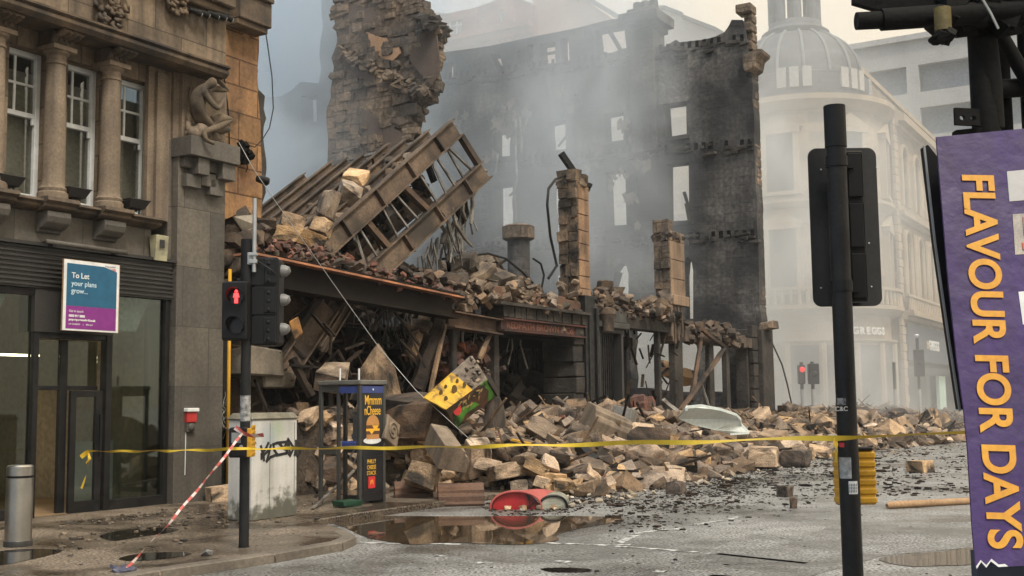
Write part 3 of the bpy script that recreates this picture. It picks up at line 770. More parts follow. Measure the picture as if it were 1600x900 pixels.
# door leaf standing ajar, outwards
dr = root('door', Frame((0, 0, 0), 0), None, None); dr.parent = B; 
for key in ('label', 'category'):
    if key in dr: del dr[key]
dh = P(82, 790, .1)
dw = xd1-.08-xm-.09
dr.location = (xm+.09, .10, PV); dr.rotation_euler = (0, 0, R(-7))
w = MB(); hd = ztr-.04-PV
w.box(0, .09, -.03, .03, .0, hd); w.box(dw-.10, dw, -.03, .03, .0, hd); w.box(.09, dw-.10, -.03, .03, 0, .16); w.box(.09, dw-.10, -.03, .03, hd-.09, hd)
w.build('door_frame', M['black'], dr, bevel=.004)
MB().box(.09, dw-.10, -.004, .004, .16, hd-.09).build('door_glass', M['shopglass'], dr)
w = MB(); w.bar((dw-.05, -.08, .75), (dw-.05, -.08, 1.35), .03); w.box(dw-.1, dw-.005, -.05, -.03, .95, 1.1)
w.build('door_handle', M['blackm'], dr)
# the bare shop inside
M['shopwall'] = mat('bare_shop_wall', (.42,.36,.28), (.30,.26,.2), .9, .9, bump=.1, streak=.2)
w = MB(); w.box(XL, .0, 4.6, 4.7, PV, 3.6); w.box(-.02, .08, .3, 4.6, PV, 3.6); w.box(XL-.1, XL, 0, 4.6, PV, 3.6)
w.build('shop_inner_wall', M['shopwall'], B)
MB().box(XL, .0, .10, 4.6, 3.5, 3.6).build('shop_ceiling', M['concrete'], B)
MB().box(XL, .0, .10, 4.6, PV-.06, PV+.01).build('shop_floor', mat('shop_floor_boards', (.30,.20,.11), (.2,.13,.08), 2, .5, bump=.05), B)
w = MB()
q = P(135, 690, 1.2); w.box(q.x-.2, q.x+1.0, 1.2, 1.24, PV+.02, q.z)
w.build('leaning_board', M['white'], B)
w = MB(); q = P(66, 600, 3.0); w.tube([(q.x, 3.0, PV+.6), (q.x, 3.0, 2.75), (q.x+1.9, 3.0, 2.75), (q.x+1.9, 3.0, 2.3)], .03, 8)
w.build('pipe_run', M['redlead'], B)
w = MB()
for i in range(5):
    for k in range(2):
        zl_ = P(20, 556, 1.6).z; w.box(-6.9+1.25*i, -6.1+1.25*i, 1.6+1.5*k, 1.68+1.5*k, zl_, zl_+.03)
w.build('strip_light', plain('lit_tube', (1, .86, .55), .5, 0, 9.0), B)
w = MB()
for (a, b) in ((-8.9, xd0-.3), (xd1+.1, xsw-.25)):          # pale panel that hangs behind the glass
    w.hexa([(a, .10, zfa-.50), (b-.3, .10, zfa-.50), (b-.3, .7, zfa-.50), (a, .7, zfa-.50), (a, .10, zfa+.1), (b, .10, zfa+.1), (b, .7, zfa+.1), (a, .7, zfa+.1)])
w.build('pale_hung_panel', mat('pale_panel_paint', (.78,.80,.76), (.7,.72,.68), 1, .7, bump=.05), B)
# drain and yellow conduit at the building's corner
w = MB(); q = P(353, 560, -.08); w.box(q.x-.05, q.x+.14, -.02, .4, PV, P(353, 440, -.08).z)
w.build('corner_strip', M['black'], B)
q = P(362, 560, -.16); MB().tube([(q.x, -.10, .3), (q.x, -.10, P(362, 420, -.16).z)], .03, 10).build('yellow_conduit', M['yellow'], B, smooth=True)
# spray tags on the strip
w = MB()
for i in range(9):
    q = P(349+rnd.uniform(-3, 6), 612+8*i, -.03)
    w.tube([(q.x+rnd.uniform(-.05,.05), -.022, q.z+.06*t-.1) for t in range(4)], .006, 4)
w.build('spray_tag', plain('faded_spray', (.32,.32,.31), .8), B)

# torn end of the upper wall: orange ashlar with plaster scars
zE = P(380, 335, .2).z
out = [(P(a, b, .2).x, P(a, b, .2).z) for a, b in [(348,345),(350,-60),(420,-60),(405,48),(402,110),(407,190),(409,260),(410,300),(408,342),(380,330)]]
oo = plate(jag(out, .3, .05, 7), [], .2, .75).build('torn_ashlar', M['orange'], B)
out = [(P(a, b, .76).x, P(a, b, .76).z) for a, b in [(380,345),(395,60),(404,140),(414,150),(412,170),(416,185),(413,230),(416,250),(414,285),(411,330)]]
plate(jag(out, .16, .06, 8), [], .76, 1.2).build('torn_core', M['char'], B)
w = MB(); q = P(421, 46, -.1); q2 = P(372, 20, -.1)
w.box(q2.x, q.x, -.16, .19, q.z, q.z+.42); w.box(q2.x, q.x-.03, -.1, .19, q.z-.1, q.z-.001); w.box(q2.x, q.x, -.22, .19, q.z+.421, q.z+.52)
w.build('cornice_block', M['cornice'], B, bevel=.015)
w = MB()                                                  # plaster scars, slightly proud
for (a, b, ww_, hh) in [(384,55,22,14),(392,328,22,14)]:
    c = P(a, b, .19)
    pts = [(c.x+math.cos(t)*ww_/210*k_, .185, c.z+math.sin(t)*hh/210*k_) for t, k_ in [(i*.37, rnd.uniform(.35,1.25)) for i in range(17)]]
    MB().prism(pts, (0, .02, 0)).build('plaster_scar', M.setdefault('scar', bpy.data.materials.get('pink_plaster_scar') or mat('pink_plaster_scar', (.38,.235,.135), (.30,.17,.09), 5, .9, bump=.4)), B)
# broken wall under the torn end
w = MB()
for i in range(90):
    px, py = rnd.uniform(354, 412), rnd.uniform(338, 470)
    q = P(px, py, .3)
    w.rock((q.x, rnd.uniform(.15, .7), q.z), (rnd.uniform(.12,.4), rnd.uniform(.2,.4), rnd.uniform(.1,.28)), j=.15)
w.box(P(354, 500, .5).x, P(415, 500, .5).x, .55, 1.0, PV, zE)
w.build('broken_core', M['rubdark'], B)
w = MB()
for (pl) in ([(366,338),(398,335),(409,352),(404,392),(398,402),(392,360)], [(384,380),(402,376),(407,412),(396,420)]):
    w.prism([(P(a, b, .0).x, .02+.03*i, P(a, b, .0).z) for i, (a, b) in enumerate(pl)], (.0, .03, .0))
w.build('hanging_render', mat('peeled_render', (.50,.45,.37), (.30,.25,.19), 2.5, .9, bump=.4), B)

# cables hanging on the end wall
w = MB()
w.tube([(P(a, b, -.05).x, .17, P(a, b, -.05).z) for a, b in [(356,82),(366,118),(373,180),(374,235),(366,290),(355,320)]], .012, 6)
w.tube([(P(a, b, .1).x, .1, P(a, b, .1).z) for a, b in [(372,218),(382,225),(398,230),(410,218),(421,200),(427,170),(425,120),(418,70),(412,30),(410,-20)]], .010, 6)
w.build('wall_cable', M['blackm'], B)

# --- things fixed to the building but things of their own
def floodlight(px, py, lab, turn=0):
    q = P(px, py, -.2); fr = F1.sub(q.x, -.2, q.z)
    r_ = root('floodlight', fr, lab, 'floodlight', 'floodlights along the stone sill')
    w = MB(); w.hexa([(-.14,-.05,-.03),(.14,-.05,-.03),(.14,.09,-.03),(-.14,.09,-.03),(-.18,-.12,.08),(.18,-.12,.08),(.18,.14,.06),(-.18,.14,.06)])
    w.box(-.19, .19, -.13, .15, .081, .10)
    w.build('lamp_body', M['fascia'], r_, bevel=.006)
    w = MB(); w.bar((-.12,.05,-.03), (-.14,.08,-.14), .025); w.bar((.12,.05,-.03), (.14,.08,-.14), .025); w.box(-.05,.05,.0,.1,-.06,-.03)
    w.build('mounting_bracket', M['blackm'], r_)
    return r_
floodlight(12, 287, 'brown floodlight on the stone sill, leftmost of three, cut by the picture edge')
floodlight(117, 306, 'brown floodlight on the stone sill between the two stone columns')
floodlight(211, 323, 'brown floodlight on the stone sill right of the second stone column')

def wall_spot(px, py, lab, r=.055, y=-.2, name='spotlight', grp=None, face=0):
    q = P(px, py, y); r_ = root(name, F1.sub(q.x, y, q.z), lab, 'lamp', grp)
    w = MB(); w.tube([(-.09,.02,.01),(.0,-.01,0),(.10,-.03,-.02)], [r*.75, r*.95, r], 12); w.build('lamp_body', M['blackm'], r_, auto=True)
    MB().ball((.105,-.03,-.02), r*.8, 10, (.4,1,1)).build('lens', plain('lamp_lens', (.5,.5,.46), .15), r_, smooth=True)
    MB().bar((0,.02,0), (0, -y*.9, .0), .025).build('mounting_bracket', M['blackm'], r_)
    return r_
for i, px in enumerate((304, 316, 331, 343, 353)):
    wall_spot(px, 18+2.2*i, ['small black spotlight on the upper wall, leftmost of the row of five', 'small black spotlight on the upper wall, second from the left of five', 'small black spotlight in the middle of the row of five', 'small black spotlight on the upper wall, fourth from the left of five', 'small black spotlight at the wall end, rightmost of the row of five'][i], .05, -.2, grp='row of small spotlights on the upper wall')
wall_spot(409, 281, 'round black lamp on the torn edge of the orange stone wall', .075, -.02, 'wall_lamp')
q = P(381, 240, .1); r_ = root('wall_lamp', F1.sub(q.x, .1, q.z), 'burnt black lamp hanging with tangled wire on orange stone wall', 'lamp')
w = MB()
for i in range(10): w.rock((rnd.uniform(-.09,.09), rnd.uniform(-.08,.02), rnd.uniform(-.14,.14)), (.12,.1,.12), j=.2)
w.tube([(0,-.05,-.1),(.03,-.06,-.25),(.0,-.05,-.32)], .01, 5)
w.build('lamp_body', M['chardark'], r_)
q = P(248, 388, -.1); r_ = root('alarm_box', F1.sub(q.x, -.06, q.z), 'weathered cream alarm box above the dark shop fascia', 'alarm box')
w = MB(); w.hexa([(-.12,-.10,-.20),(.12,-.10,-.20),(.12,.0,-.16),(-.12,.0,-.16),(-.12,-.13,.19),(.12,-.13,.19),(.12,.05,.19),(-.12,.05,.19)])
w.build('casing', mat('weathered_cream', (.40,.38,.24), (.22,.20,.14), 5, .6, bump=.1), r_, bevel=.01)
MB().box(-.06,.03,-.136,-.129,.0,.12).build('label_plate', M['fascia'], r_)
q = P(134, 386, -.2); r_ = root('wall_pipe', F1.sub(q.x, -.2, q.z), 'grey pipe lying level above the dark shop fascia', 'pipe')
a = F1.l(72, 377, -.2); b = F1.l(198, 395, -.2)
w = MB(); w.tube([(a.x-q.x, 0, a.z-q.z), (b.x-q.x, 0, b.z-q.z)], .035, 10); w.build('tube', M['graniteplain'], r_, smooth=True)
w = MB(); w.box(-.55,-.51,-.02,.2,-.05,.03); w.box(.5,.54,-.02,.2,-.05,.03); w.build('mounting_bracket', M['blackm'], r_)
q = P(297, 654, -.14); r_ = root('wall_box', F1.sub(q.x, -.12, q.z), 'small red fire point box with white lid on granite pilaster', 'wall box')
w = MB(); w.box(-.10,.10,-.07,0,-.06,.10); w.build('casing', plain('red_enamel', (.45,.03,.03), .4), r_, bevel=.01)
w = MB(); w.box(-.12,.12,-.10,0,.101,.16); w.build('lid', M['white'], r_, bevel=.01)
w = MB(); w.ball((0,-.05,-.13), .07, 12, (1,.6,.9)); w.box(-.09,.09,-.05,0,-.20,-.061); w.build('sounder', M['graniteplain'], r_, auto=True)
MB().bar((-.07,-.006,-.2), (-.075,-.006,-.85), .012, .008).build('cable', M['white'], r_)
# to-let board
TL = [P(101,404,-.30), P(188,404,-.30), P(185,519,-.30), P(97,516,-.30)]
q = TL[3]; fr = F1.sub(q.x, -.30, q.z)
SB = root('letting_board', fr, 'blue and purple to let board on the dark fascia over the shop door', 'sign')
wx = TL[2].x-q.x; hz_ = TL[0].z-q.z; sh = TL[0].x-q.x
def SP(a, b, y=0): return (a*wx+sh*.4*b, y, b*hz_)
def quad(a0, a1, b0, b1, y0, y1): return MB().prism([SP(a0,b0,y0), SP(a1,b0,y0), SP(a1,b1,y0), SP(a0,b1,y0)], (0, y1-y0, 0))
quad(0,1,0,1,0,.03).build('backing_board', M['wood'], SB)
quad(0,.985,0.005,.995,-.004,-.0005).build('border', M['white'], SB)
MB().prism([SP(.05,.35,-.007), SP(.94,.35,-.007), SP(.94,.885,-.007), SP(.70,.945,-.007), SP(.05,.945,-.007)], (0,.0025,0)).build('blue_panel', plain('sign_blue', (.012,.105,.20), .35), SB)
quad(.05,.94,.03,.349,-.007,-.0045).build('purple_panel', plain('sign_purple', (.22,.025,.22), .35), SB)
wt = M['white']; pale = plain('pale_blue_lettering', (.55,.70,.76), .5)
for s_, a, b, sz, mt, bo in [('To Let', .13,.745,.175, wt,.002), ('your plans', .13,.635,.165, pale,.001), ('grow...', .13,.53,.165, pale,.001), ('Get in touch:', .10,.262,.075, wt,0), ('0800 916 8895', .10,.195,.072, wt,.003), ('property.networkrail.co.uk', .10,.145,.066, wt,.0025), ('ref: GLC82501     |     896 sq ft', .10,.085,.052, wt,0)]:
    text(s_, sz*hz_*.62, SP(a, b, -.007), (1,0,0), (0,0,1), mt, SB, depth=.003, bold=bo*.8, sx=1.0)
text('NetworkRail', .035*hz_, SP(.72,.945,-.005), (1,0,0), (0,0,1), plain('sign_grey', (.2,.2,.22), .5), SB, depth=.002)
w = MB()
for i in range(3):
    w.prism([SP(.76+.05*i,.935-.018*i,-.007), SP(.92,.925-.018*i,-.007), SP(.92,.915-.018*i,-.007)], (0,.002,0))
w.build('logo', plain('sign_red', (.5,.04,.05), .5), SB)
# ------------------------------------------------------------------ far buildings
rnd = random.Random(21)
XF = XC + 20.0                            # far side of the side street, along the street front
D1 = Frame(F1.w(XF, 0, 0), A1)            # domed building: x along the main street, y into the block
DB = root('domed_corner_building', D1, 'pale stone corner building with a ribbed dome and lantern beyond the smoke', 'building')
CX, CY, CR = 3.7, 5.2, 4.5
HT = 17.6
def Dl(px, py, y=0.0): return D1.l(px, py, y)
w = MB()
w.lathe([(CR+.25, 0), (CR+.25, .6), (CR, .61), (CR, HT)], (CX, CY, 0), 48)
w.build('corner_drum', M['palestone'], DB, auto=True)
# main-street wing with arched openings, side-street wing
zb = D1.l(1440, 490, 0).z                 # balcony level
def arch(x, z0, z1, wd):
    r = wd/2
    return [(x-r, z0), (x+r, z0), (x+r, z1-r)] + [(x+r*math.cos(t), z1-r+r*math.sin(t)) for t in [math.pi*i/8 for i in range(1, 8)]] + [(x-r, z1-r)]
xa = CX+2.3
holes = []; hz2 = []
for k in range(9):
    x = xa+2.6+3.3*k
    holes += [arch(x, zb+.9, zb+4.6, 1.35), arch(x, zb+6.2, zb+9.6, 1.3)]
hol = [[(xa+1.2, .5), (xa+32, .5), (xa+32, zb-2.6), (xa+1.2, zb-2.6)]]
w = plate([(xa, 0), (xa+34, 0), (xa+34, HT-.5), (xa, HT-.5)], holes+hol, .6, 1.1)
w.build('street_wall', M['palestone'], DB)
MB().box(xa, xa+34, 1.6, 12, 0, HT-.6).build('street_wing', M['darkwin'], DB)
w = MB()
for k in range(9):
    x = xa+2.6+3.3*k
    for z0, z1, wd in ((zb+.9, zb+4.6, 1.35), (zb+6.2, zb+9.6, 1.3)):
        w.box(x-.03, x+.03, 1.2, 1.25, z0, z1); w.box(x-wd/2, x+wd/2, 1.2, 1.25, (z0+z1)/2-.04, (z0+z1)/2+.04)
        r = wd/2+.16
        w.tube([(x-r, .55, z0)] + [(x-r, .55, z1-wd/2)] + [(x+r*math.cos(t), .55, z1-wd/2+r*math.sin(t)) for t in [math.pi*(8-i)/8 for i in range(1, 8)]] + [(x+r, .55, z1-wd/2), (x+r, .55, z0)], .13, 6)
    for xx in (x-1.35, x+1.35):
        w.tube([(xx, .45, zb+.7), (xx, .45, zb+4.7)], .17, 10)
w.build('window_surround', M['paleplain'], DB)
w = MB()                                  # quoins at the meeting of drum and wing
for i in range(36):
    z = .3+.47*i; e = .42 if i % 2 else .62
    w.box(xa-.25, xa+e, .42, .62, z, z+.43)
w.build('quoins', M['paleplain'], DB, bevel=.02)
w = MB()
def ring(r, z, h, d=.35):
    w.lathe([(CR, z), (CR+d*.5, z+h*.15), (CR+d, z+h*.6), (CR+d, z+h), (CR, z+h)], (CX, CY, 0), 48)
for z, h, d in ((zb-.45, .5, .75), (zb+5.2, .45, .5), (HT-.9, .7, .7), (zb-1.9, .2, .3)):
    ring(CR, z, h, d)
    if h > .25: w.box(xa, xa+34, .6-d, .6, z+h*.4, z+h); w.box(xa, xa+34, .6-d*.5, .6, z, z+h*.4)
    w.box(-.9-d, -.9, CY+2, 46, z+h*.4, z+h)
w.build('cornice', M['paleplain'], DB, auto=True)
w = MB()                                  # balustrade
for i in range(46):
    t = math.pi*.75+2*math.pi*i/46*.62
    w.tube([(CX+(CR+.55)*math.cos(t), CY+(CR+.55)*math.sin(t), zb+.1), (CX+(CR+.55)*math.cos(t), CY+(CR+.55)*math.sin(t), zb+.85)], [.12,.07], 6)
w.lathe([(CR+.42, zb+.85), (CR+.42, zb+1.0), (CR+.7, zb+1.0), (CR+.7, zb+.85)], (CX, CY, 0), 40)
for i in range(60): w.tube([(xa+.4+.5*i, .15, zb+.05), (xa+.4+.5*i, .15, zb+.8)], [.12,.07], 6)
w.box(xa, xa+33, .05, .28, zb+.8, zb+.95)
w.build('balustrade', M['paleplain'], DB)
# drum windows with pediments
for t in (math.pi*1.02, math.pi*1.28, math.pi*1.54):
    for z0, z1 in ((zb+1.0, zb+3.9), (zb+6.3, zb+9.0)):
        c = Vector((CX+CR*math.cos(t), CY+CR*math.sin(t), 0)); n = Vector((math.cos(t), math.sin(t), 0)); s_ = Vector((-math.sin(t), math.cos(t), 0))
        w = MB()
        def b_(a0, a1, za, zb_, d0, d1): w.hexa([c+s_*a0+n*d0+Vector((0,0,za)), c+s_*a1+n*d0+Vector((0,0,za)), c+s_*a1+n*d1+Vector((0,0,za)), c+s_*a0+n*d1+Vector((0,0,za)), c+s_*a0+n*d0+Vector((0,0,zb_)), c+s_*a1+n*d0+Vector((0,0,zb_)), c+s_*a1+n*d1+Vector((0,0,zb_)), c+s_*a0+n*d1+Vector((0,0,zb_))])
        b_(-1.0,-.72,z0-.2,z1+.2,-.3,.22); b_(.72,1.0,z0-.2,z1+.2,-.3,.22); b_(-1.1,1.1,z1+.2,z1+.45,-.3,.3); b_(-1.1,1.1,z0-.4,z0-.2,-.3,.3)
        w.prism([c+s_*-1.25+n*-.2+Vector((0,0,z1+.46)), c+s_*1.25+n*-.2+Vector((0,0,z1+.46)), c+n*-.2+Vector((0,0,z1+1.2))], n*.5)
        f = w.build('drum_window', M['paleplain'], DB)
        w = MB(); b_(-.72,.72,z0-.2,z1+.2,-.25,.06); w.build('pane', M['darkwin'], f)
# ground-floor shop glass and stone fascia of the drum
w = MB(); w.lathe([(CR+.06, .7), (CR+.06, zb-2.0)], (CX, CY, 0), 40, math.pi*1.02, math.pi*1.78); w.build('shop_window', M['darkwin'], DB)
w = MB()
for i in range(7):
    t = math.pi*(1.02+.76*i/6); w.tube([(CX+(CR+.1)*math.cos(t), CY+(CR+.1)*math.sin(t), 0), (CX+(CR+.1)*math.cos(t), CY+(CR+.1)*math.sin(t), zb-1.9)], .2, 8)
w.build('shop_pier', M['paleplain'], DB)
# dark fascia on the street wing with its lettering; letters on the drum too
w = MB(); w.box(xa+.9, xa+33, .42, .59, zb-2.7, zb-.62); w.build('shop_fascia', plain('slate_grey_fascia', (.045,.055,.075), .4), DB)
q = Dl(1452, 540, .40)
text('GREGGS', .80, (q.x-.1, .41, q.z-.25), (1,0,0), (0,0,1), M['white'], DB, depth=.05, bold=.02)
w = MB()
for i in range(2):
    for k in range(2): w.box(q.x-.78+.26*i, q.x-.58+.26*i, .37, .41, q.z-.2+.24*k, q.z-.02+.24*k)
w.build('logo', plain('logo_amber', (.55,.40,.25), .5), DB)
for i, ch in enumerate('GREGGS'):
    t = math.pi*1.27+.088*i
    c = (CX+(CR+.12)*math.cos(t), CY+(CR+.12)*math.sin(t), zb-1.45)
    text(ch, .52, c, (-math.sin(t), math.cos(t), 0), (0,0,1), M['white'], DB, depth=.06, bold=.02, align='CENTER')
w = MB(); q0 = Dl(1466, 620, 1.3); w.box(q0.x, q0.x+2.2, 1.2, 1.4, 0, 2.9); w.build('window_poster', plain('pale_green_vinyl', (.50,.66,.58), .5), DB)
# dome, its dormers and lantern
zd = HT+.2; DR = 3.55; DH = D1.l(1262, 70, CY).z - zd
w = MB(); w.lathe([(CR-.2, HT-.3), (DR+.35, HT-.1), (DR+.35, zd+1.2), (DR+.1, zd+1.3)] + [(DR*math.cos(a)**.9 if a < 1.5 else .9, zd+1.3+(DH-1.3)*math.sin(a)) for a in [i*.13 for i in range(0, 11)]], (CX, CY, 0), 48)
w.build('dome', M['slate'], DB, auto=True)
w = MB()
for i in range(16):
    t = 2*math.pi*i/16
    w.tube([(CX+(DR*math.cos(a)**.9+.05)*math.cos(t), CY+(DR*math.cos(a)**.9+.05)*math.sin(t), zd+1.3+(DH-1.3)*math.sin(a)) for a in [k*.15 for k in range(0, 9)]], .09, 6)
w.build('dome_ribs', mat('weathered_lead', (.20,.21,.21), (.15,.16,.165), 1, .7, bump=.05), DB)
for t in (math.pi*1.08, math.pi*1.36, math.pi*1.64):
    for dt in (-.17, 0, .17):
        c = Vector((CX+(DR+.28)*math.cos(t+dt), CY+(DR+.28)*math.sin(t+dt), zd+.3)); n = Vector((math.cos(t+dt), math.sin(t+dt), 0)); s_ = Vector((-n.y, n.x, 0))
        w = MB().hexa([c-s_*.24, c+s_*.24, c+s_*.24+n*.2, c-s_*.24+n*.2, c-s_*.24+Vector((0,0,1.1)), c+s_*.24+Vector((0,0,1.1)), c+s_*.24+n*.2+Vector((0,0,1.1)), c-s_*.24+n*.2+Vector((0,0,1.1))])
        w.build('dome_window', M['concslab'], DB)
zl = zd+DH
w = MB()
w.lathe([(1.75, zl-.35), (1.9, zl-.1), (1.55, zl+.15), (1.45, zl+.5), (0, zl+.5)], (CX, CY, 0), 24)
for i in range(8):
    t = 2*math.pi*(i+.5)/8
    w.tube([(CX+1.2*math.cos(t), CY+1.2*math.sin(t), zl+.5), (CX+1.2*math.cos(t), CY+1.2*math.sin(t), zl+2.9)], .28, 10)
w.lathe([(0, zl+2.9), (1.5, zl+2.9), (1.75, zl+3.3), (1.45, zl+3.4), (1.3, zl+3.7), (1.5, zl+4.1), (1.2, zl+4.9), (.5, zl+5.8), (.18, zl+6.4), (.12, zl+7.6), (0, zl+7.6)], (CX, CY, 0), 24)
w.build('lantern', M['slate'], DB, auto=True)
# mansard roof of the main-street wing with upright bars, dormers on the side wing
w = MB(); w.prism([(xa-.5, a, b) for a, b in [(1.0, HT-.45), (3.2, HT+3.6), (10, HT+3.6), (12, HT-.45)]], (34.5, 0, 0)); w.build('mansard_roof', M['slate'], DB)
w = MB()
for i in range(22):
    x = xa+.6+1.5*i
    w.bar((x, 1.15, HT+.2), (x, 2.75, HT+3.0), .14, .12); 
    if i % 2: w.bar((x, 1.2, HT+.3), (x+1.5, 1.2, HT+.3), .12, .12)
w.bar((xa-.5, 3.1, HT+3.65), (xa+34, 3.1, HT+3.65), .35, .3)
w.build('roof_bars', M['paleplain'], DB)
# side-street wing, seen through the burnt windows
SX = -.8
SW = Frame(D1.w(SX, 0, 0), A1+math.pi/2)              # x runs away along the side street, y>0 towards the ruin
sh_ = []
for k in range(6):
    x = CY+3.6+4.2*k
    sh_ += [arch(x, zb-4.2 if zb > 5 else .6, zb-.9, 2.3), arch(x, zb+1.0, zb+4.4, 2.0), [(x-.8, zb+6.4), (x+.8, zb+6.4), (x+.8, zb+8.8), (x-.8, zb+8.8)]]
wing = MB()
pw = plate([(CY+1.2, 0), (36, 0), (36, HT-.5), (CY+1.2, HT-.5)], sh_, 0, -.5)
for v in pw.v: v.x, v.y, v.z = SX-v.y, v.x, v.z
pw.build('side_wall', M['palestone'], DB)
MB().box(SX+.8, SX+12, CY+1.5, 36, 0, HT-.6).build('side_wing', M['darkwin'], DB)
w = MB()
for k in range(6):
    y = CY+3.6+4.2*k
    for zz, r in ((zb-.9, 1.3), (zb+4.4, 1.15)):
        w.tube([(SX-.06, y+r*math.cos(t), zz-r+.1+r*math.sin(t)) for t in [math.pi*i/10 for i in range(11)]], .16, 6)
for i in range(62): w.tube([(SX-.35, CY+2+.48*i, zb+5.7), (SX-.35, CY+2+.48*i, zb+6.5)], [.13,.08], 6)
w.box(SX-.5, SX-.2, CY+1.5, 34, zb+6.5, zb+6.68)
w.build('side_trim', M['paleplain'], DB)
w = MB(); w.prism([(SX+.2+a, CY+2, b) for a, b in [(0, HT-.45), (2.2, HT+3.4), (9, HT+3.4), (11, HT-.45)]], (0, 30, 0)); w.build('side_roof', M['slate'], DB)
for k in range(9):
    y = CY+3.2+3.0*k
    w = MB(); w.prism([(SX+.1, y-.8, HT-.3), (SX+.1, y+.8, HT-.3), (SX+.1, y+.8, HT+1.5), (SX+.1, y, HT+2.2), (SX+.1, y-.8, HT+1.5)], (1.6, 0, 0))
    f = w.build('dormer', M['paleplain'], DB)
    MB().box(SX+.06, SX+.09, y-.5, y+.5, HT, HT+1.3).build('pane', M['darkwin'], f)

# red sandstone building across the side street, and the peach gable beside it
FB = Frame(F1.w(XF+.5, 0, 0), A1+math.pi/2)
def Bl(px, py, y=0.0): return FB.l(px, py, y)
RB = root('red_sandstone_building', FB, 'red sandstone tenement with white sash windows and cornice behind the burnt wall', 'building')
xl = Bl(832, 60).x; holes = []; wins = []
for a, b, c_, e in [(699,722,16,60), (736,745,12,52), (779,801,-6,35)]:
    p0 = Bl(a, e); p1 = Bl(b, c_); r_ = [(p1.x, p0.z), (p0.x, p0.z), (p0.x, p1.z), (p1.x, p1.z)]
    holes.append(r_); wins.append((p1.x, p0.x, p0.z, p1.z))
zg = Bl(760, 85).z
for k in range(3):
    for row in (1, 2, 3):
        x0, x1, z0, z1 = wins[k]; dz = -4.0*row
        if z0+dz > .5: holes.append([(x0, z0+dz), (x1, z0+dz), (x1, z1+dz-.2), (x0, z1+dz-.2)]); wins.append((x0, x1, z0+dz, z1+dz-.2))
for row in range(-3, 1):
    for k in range(2):
        x0 = wins[0][1]+2.2+3.2*k; z0 = wins[0][2]+4*row
        holes.append([(x0, z0), (x0+1.3, z0), (x0+1.3, z0+2.2), (x0, z0+2.2)]); wins.append((x0, x0+1.3, z0, z0+2.2))
plate([(xl, 0), (xl+22, 0), (xl+22, 26), (xl, 26)], holes, 0, -.5).build('wall', M['redstone'], RB)
for x0, x1, z0, z1 in wins:
    w = MB(); t = .09
    w.box(x0, x0+t, -.3, -.2, z0, z1); w.box(x1-t, x1, -.3, -.2, z0, z1); w.box(x0, x1, -.3, -.2, z1-t, z1); w.box(x0, x1, -.3, -.2, z0, z0+t); w.box(x0, x1, -.3, -.19, (z0+z1)/2-.05, (z0+z1)/2+.05)
    if x1-x0 > .9: w.box((x0+x1)/2-.03, (x0+x1)/2+.03, -.29, -.21, z0, z1)
    f = w.build('window', M['white'], RB)
    MB().box(x0, x1, -.36, -.34, z0, z1).build('pane', M['blind'], f)
w = MB()
p0 = Bl(690, 72); zcn = p0.z
w.box(xl-.1, xl+22, 0, .7, zcn, zcn+.35); w.box(xl-.05, xl+22, 0, .4, zcn-.4, zcn-.001)
for k in range(8): w.box(xl+1.2+2.6*k, xl+1.9+2.6*k, 0, .3, zcn+.36, 26)
w.build('cornice', M['redstone'], RB, bevel=.02)
PB = root('peach_gable_building', FB, 'plain peach rendered gable with a sloping roof edge above the burnt wall', 'building')
g0 = [Bl(a, b, -1.0) for a, b in [(832,300),(832,-12),(893,-14),(968,36),(1000,60),(1000,300)]]
w = plate([(p.x, p.z if 0 < i < 5 else 0) for i, p in enumerate(g0)], [], -1.0, -7)
w.build('gable_wall', M['peach'], PB)
w = MB(); w.bar((g0[2].x, -.8, g0[2].z+.1), (g0[3].x-.3, -.8, g0[3].z+.1), .5, .28); w.build('roof_edge', M['slate'], PB)
# pale block to its right
WB = root('pale_rendered_building', FB, 'pale block with a stepped sloping roofline between chimney and broken wall top', 'building')
g1 = [Bl(a, b, -2.0) for a, b in [(1012,300),(1012,18),(1040,14),(1066,24),(1068,28),(1120,48),(1200,96),(1200,300)]]
plate([(p.x, p.z if 0 < i < 7 else 0) for i, p in enumerate(g1)], [], -2.0, -9).build('wall', M['concslab'], WB)
w = MB()
for a, b in ((1, 2), (2, 3), (4, 5), (5, 6)): w.bar((g1[a].x, -1.9, g1[a].z+.05), (g1[b].x, -1.9, g1[b].z+.05), .4, .2)
w.build('coping', M['slate'], WB)
# concrete slab block far right
FC = Frame(F1.w(XF+42, 0, 0), A1+math.pi/2)
CB = root('concrete_office_block', FC, 'hazy pale concrete office block with long window bands behind the dome', 'building')
def Cl(px, py, y=0.0): return FC.l(px, py, y)
t0 = Cl(1400, 68)
zt_ = t0.z; bands = []
xR = Cl(1640, 60).x; xLft = Cl(1170, 60).x
z = zt_-2.2
holes = []
for r_ in range(8):
    x = xR-1
    while x < xLft+10:
        holes.append([(x, z-2.4), (x+5.2, z-2.4), (x+5.2, z), (x, z)]); x += 6.2
    z -= 3.8
plate([(xR-12, 0), (xLft+12, 0), (xLft+12, zt_), (xR-12, zt_)], holes, 0, -.6).build('wall', M['concslab'], CB)
MB().box(xR-12, xLft+12, -1.2, -12, 0, zt_-.3).build('window_band', mat('pale_window_band', (.25,.27,.29), (.18,.20,.22), .3, .4, bump=0), CB)  # windows in a light blue-grey tone
MB().box(xR-12.2, xLft+12, -.4, .4, zt_, zt_+.5).build('parapet', M['concslab'], CB)

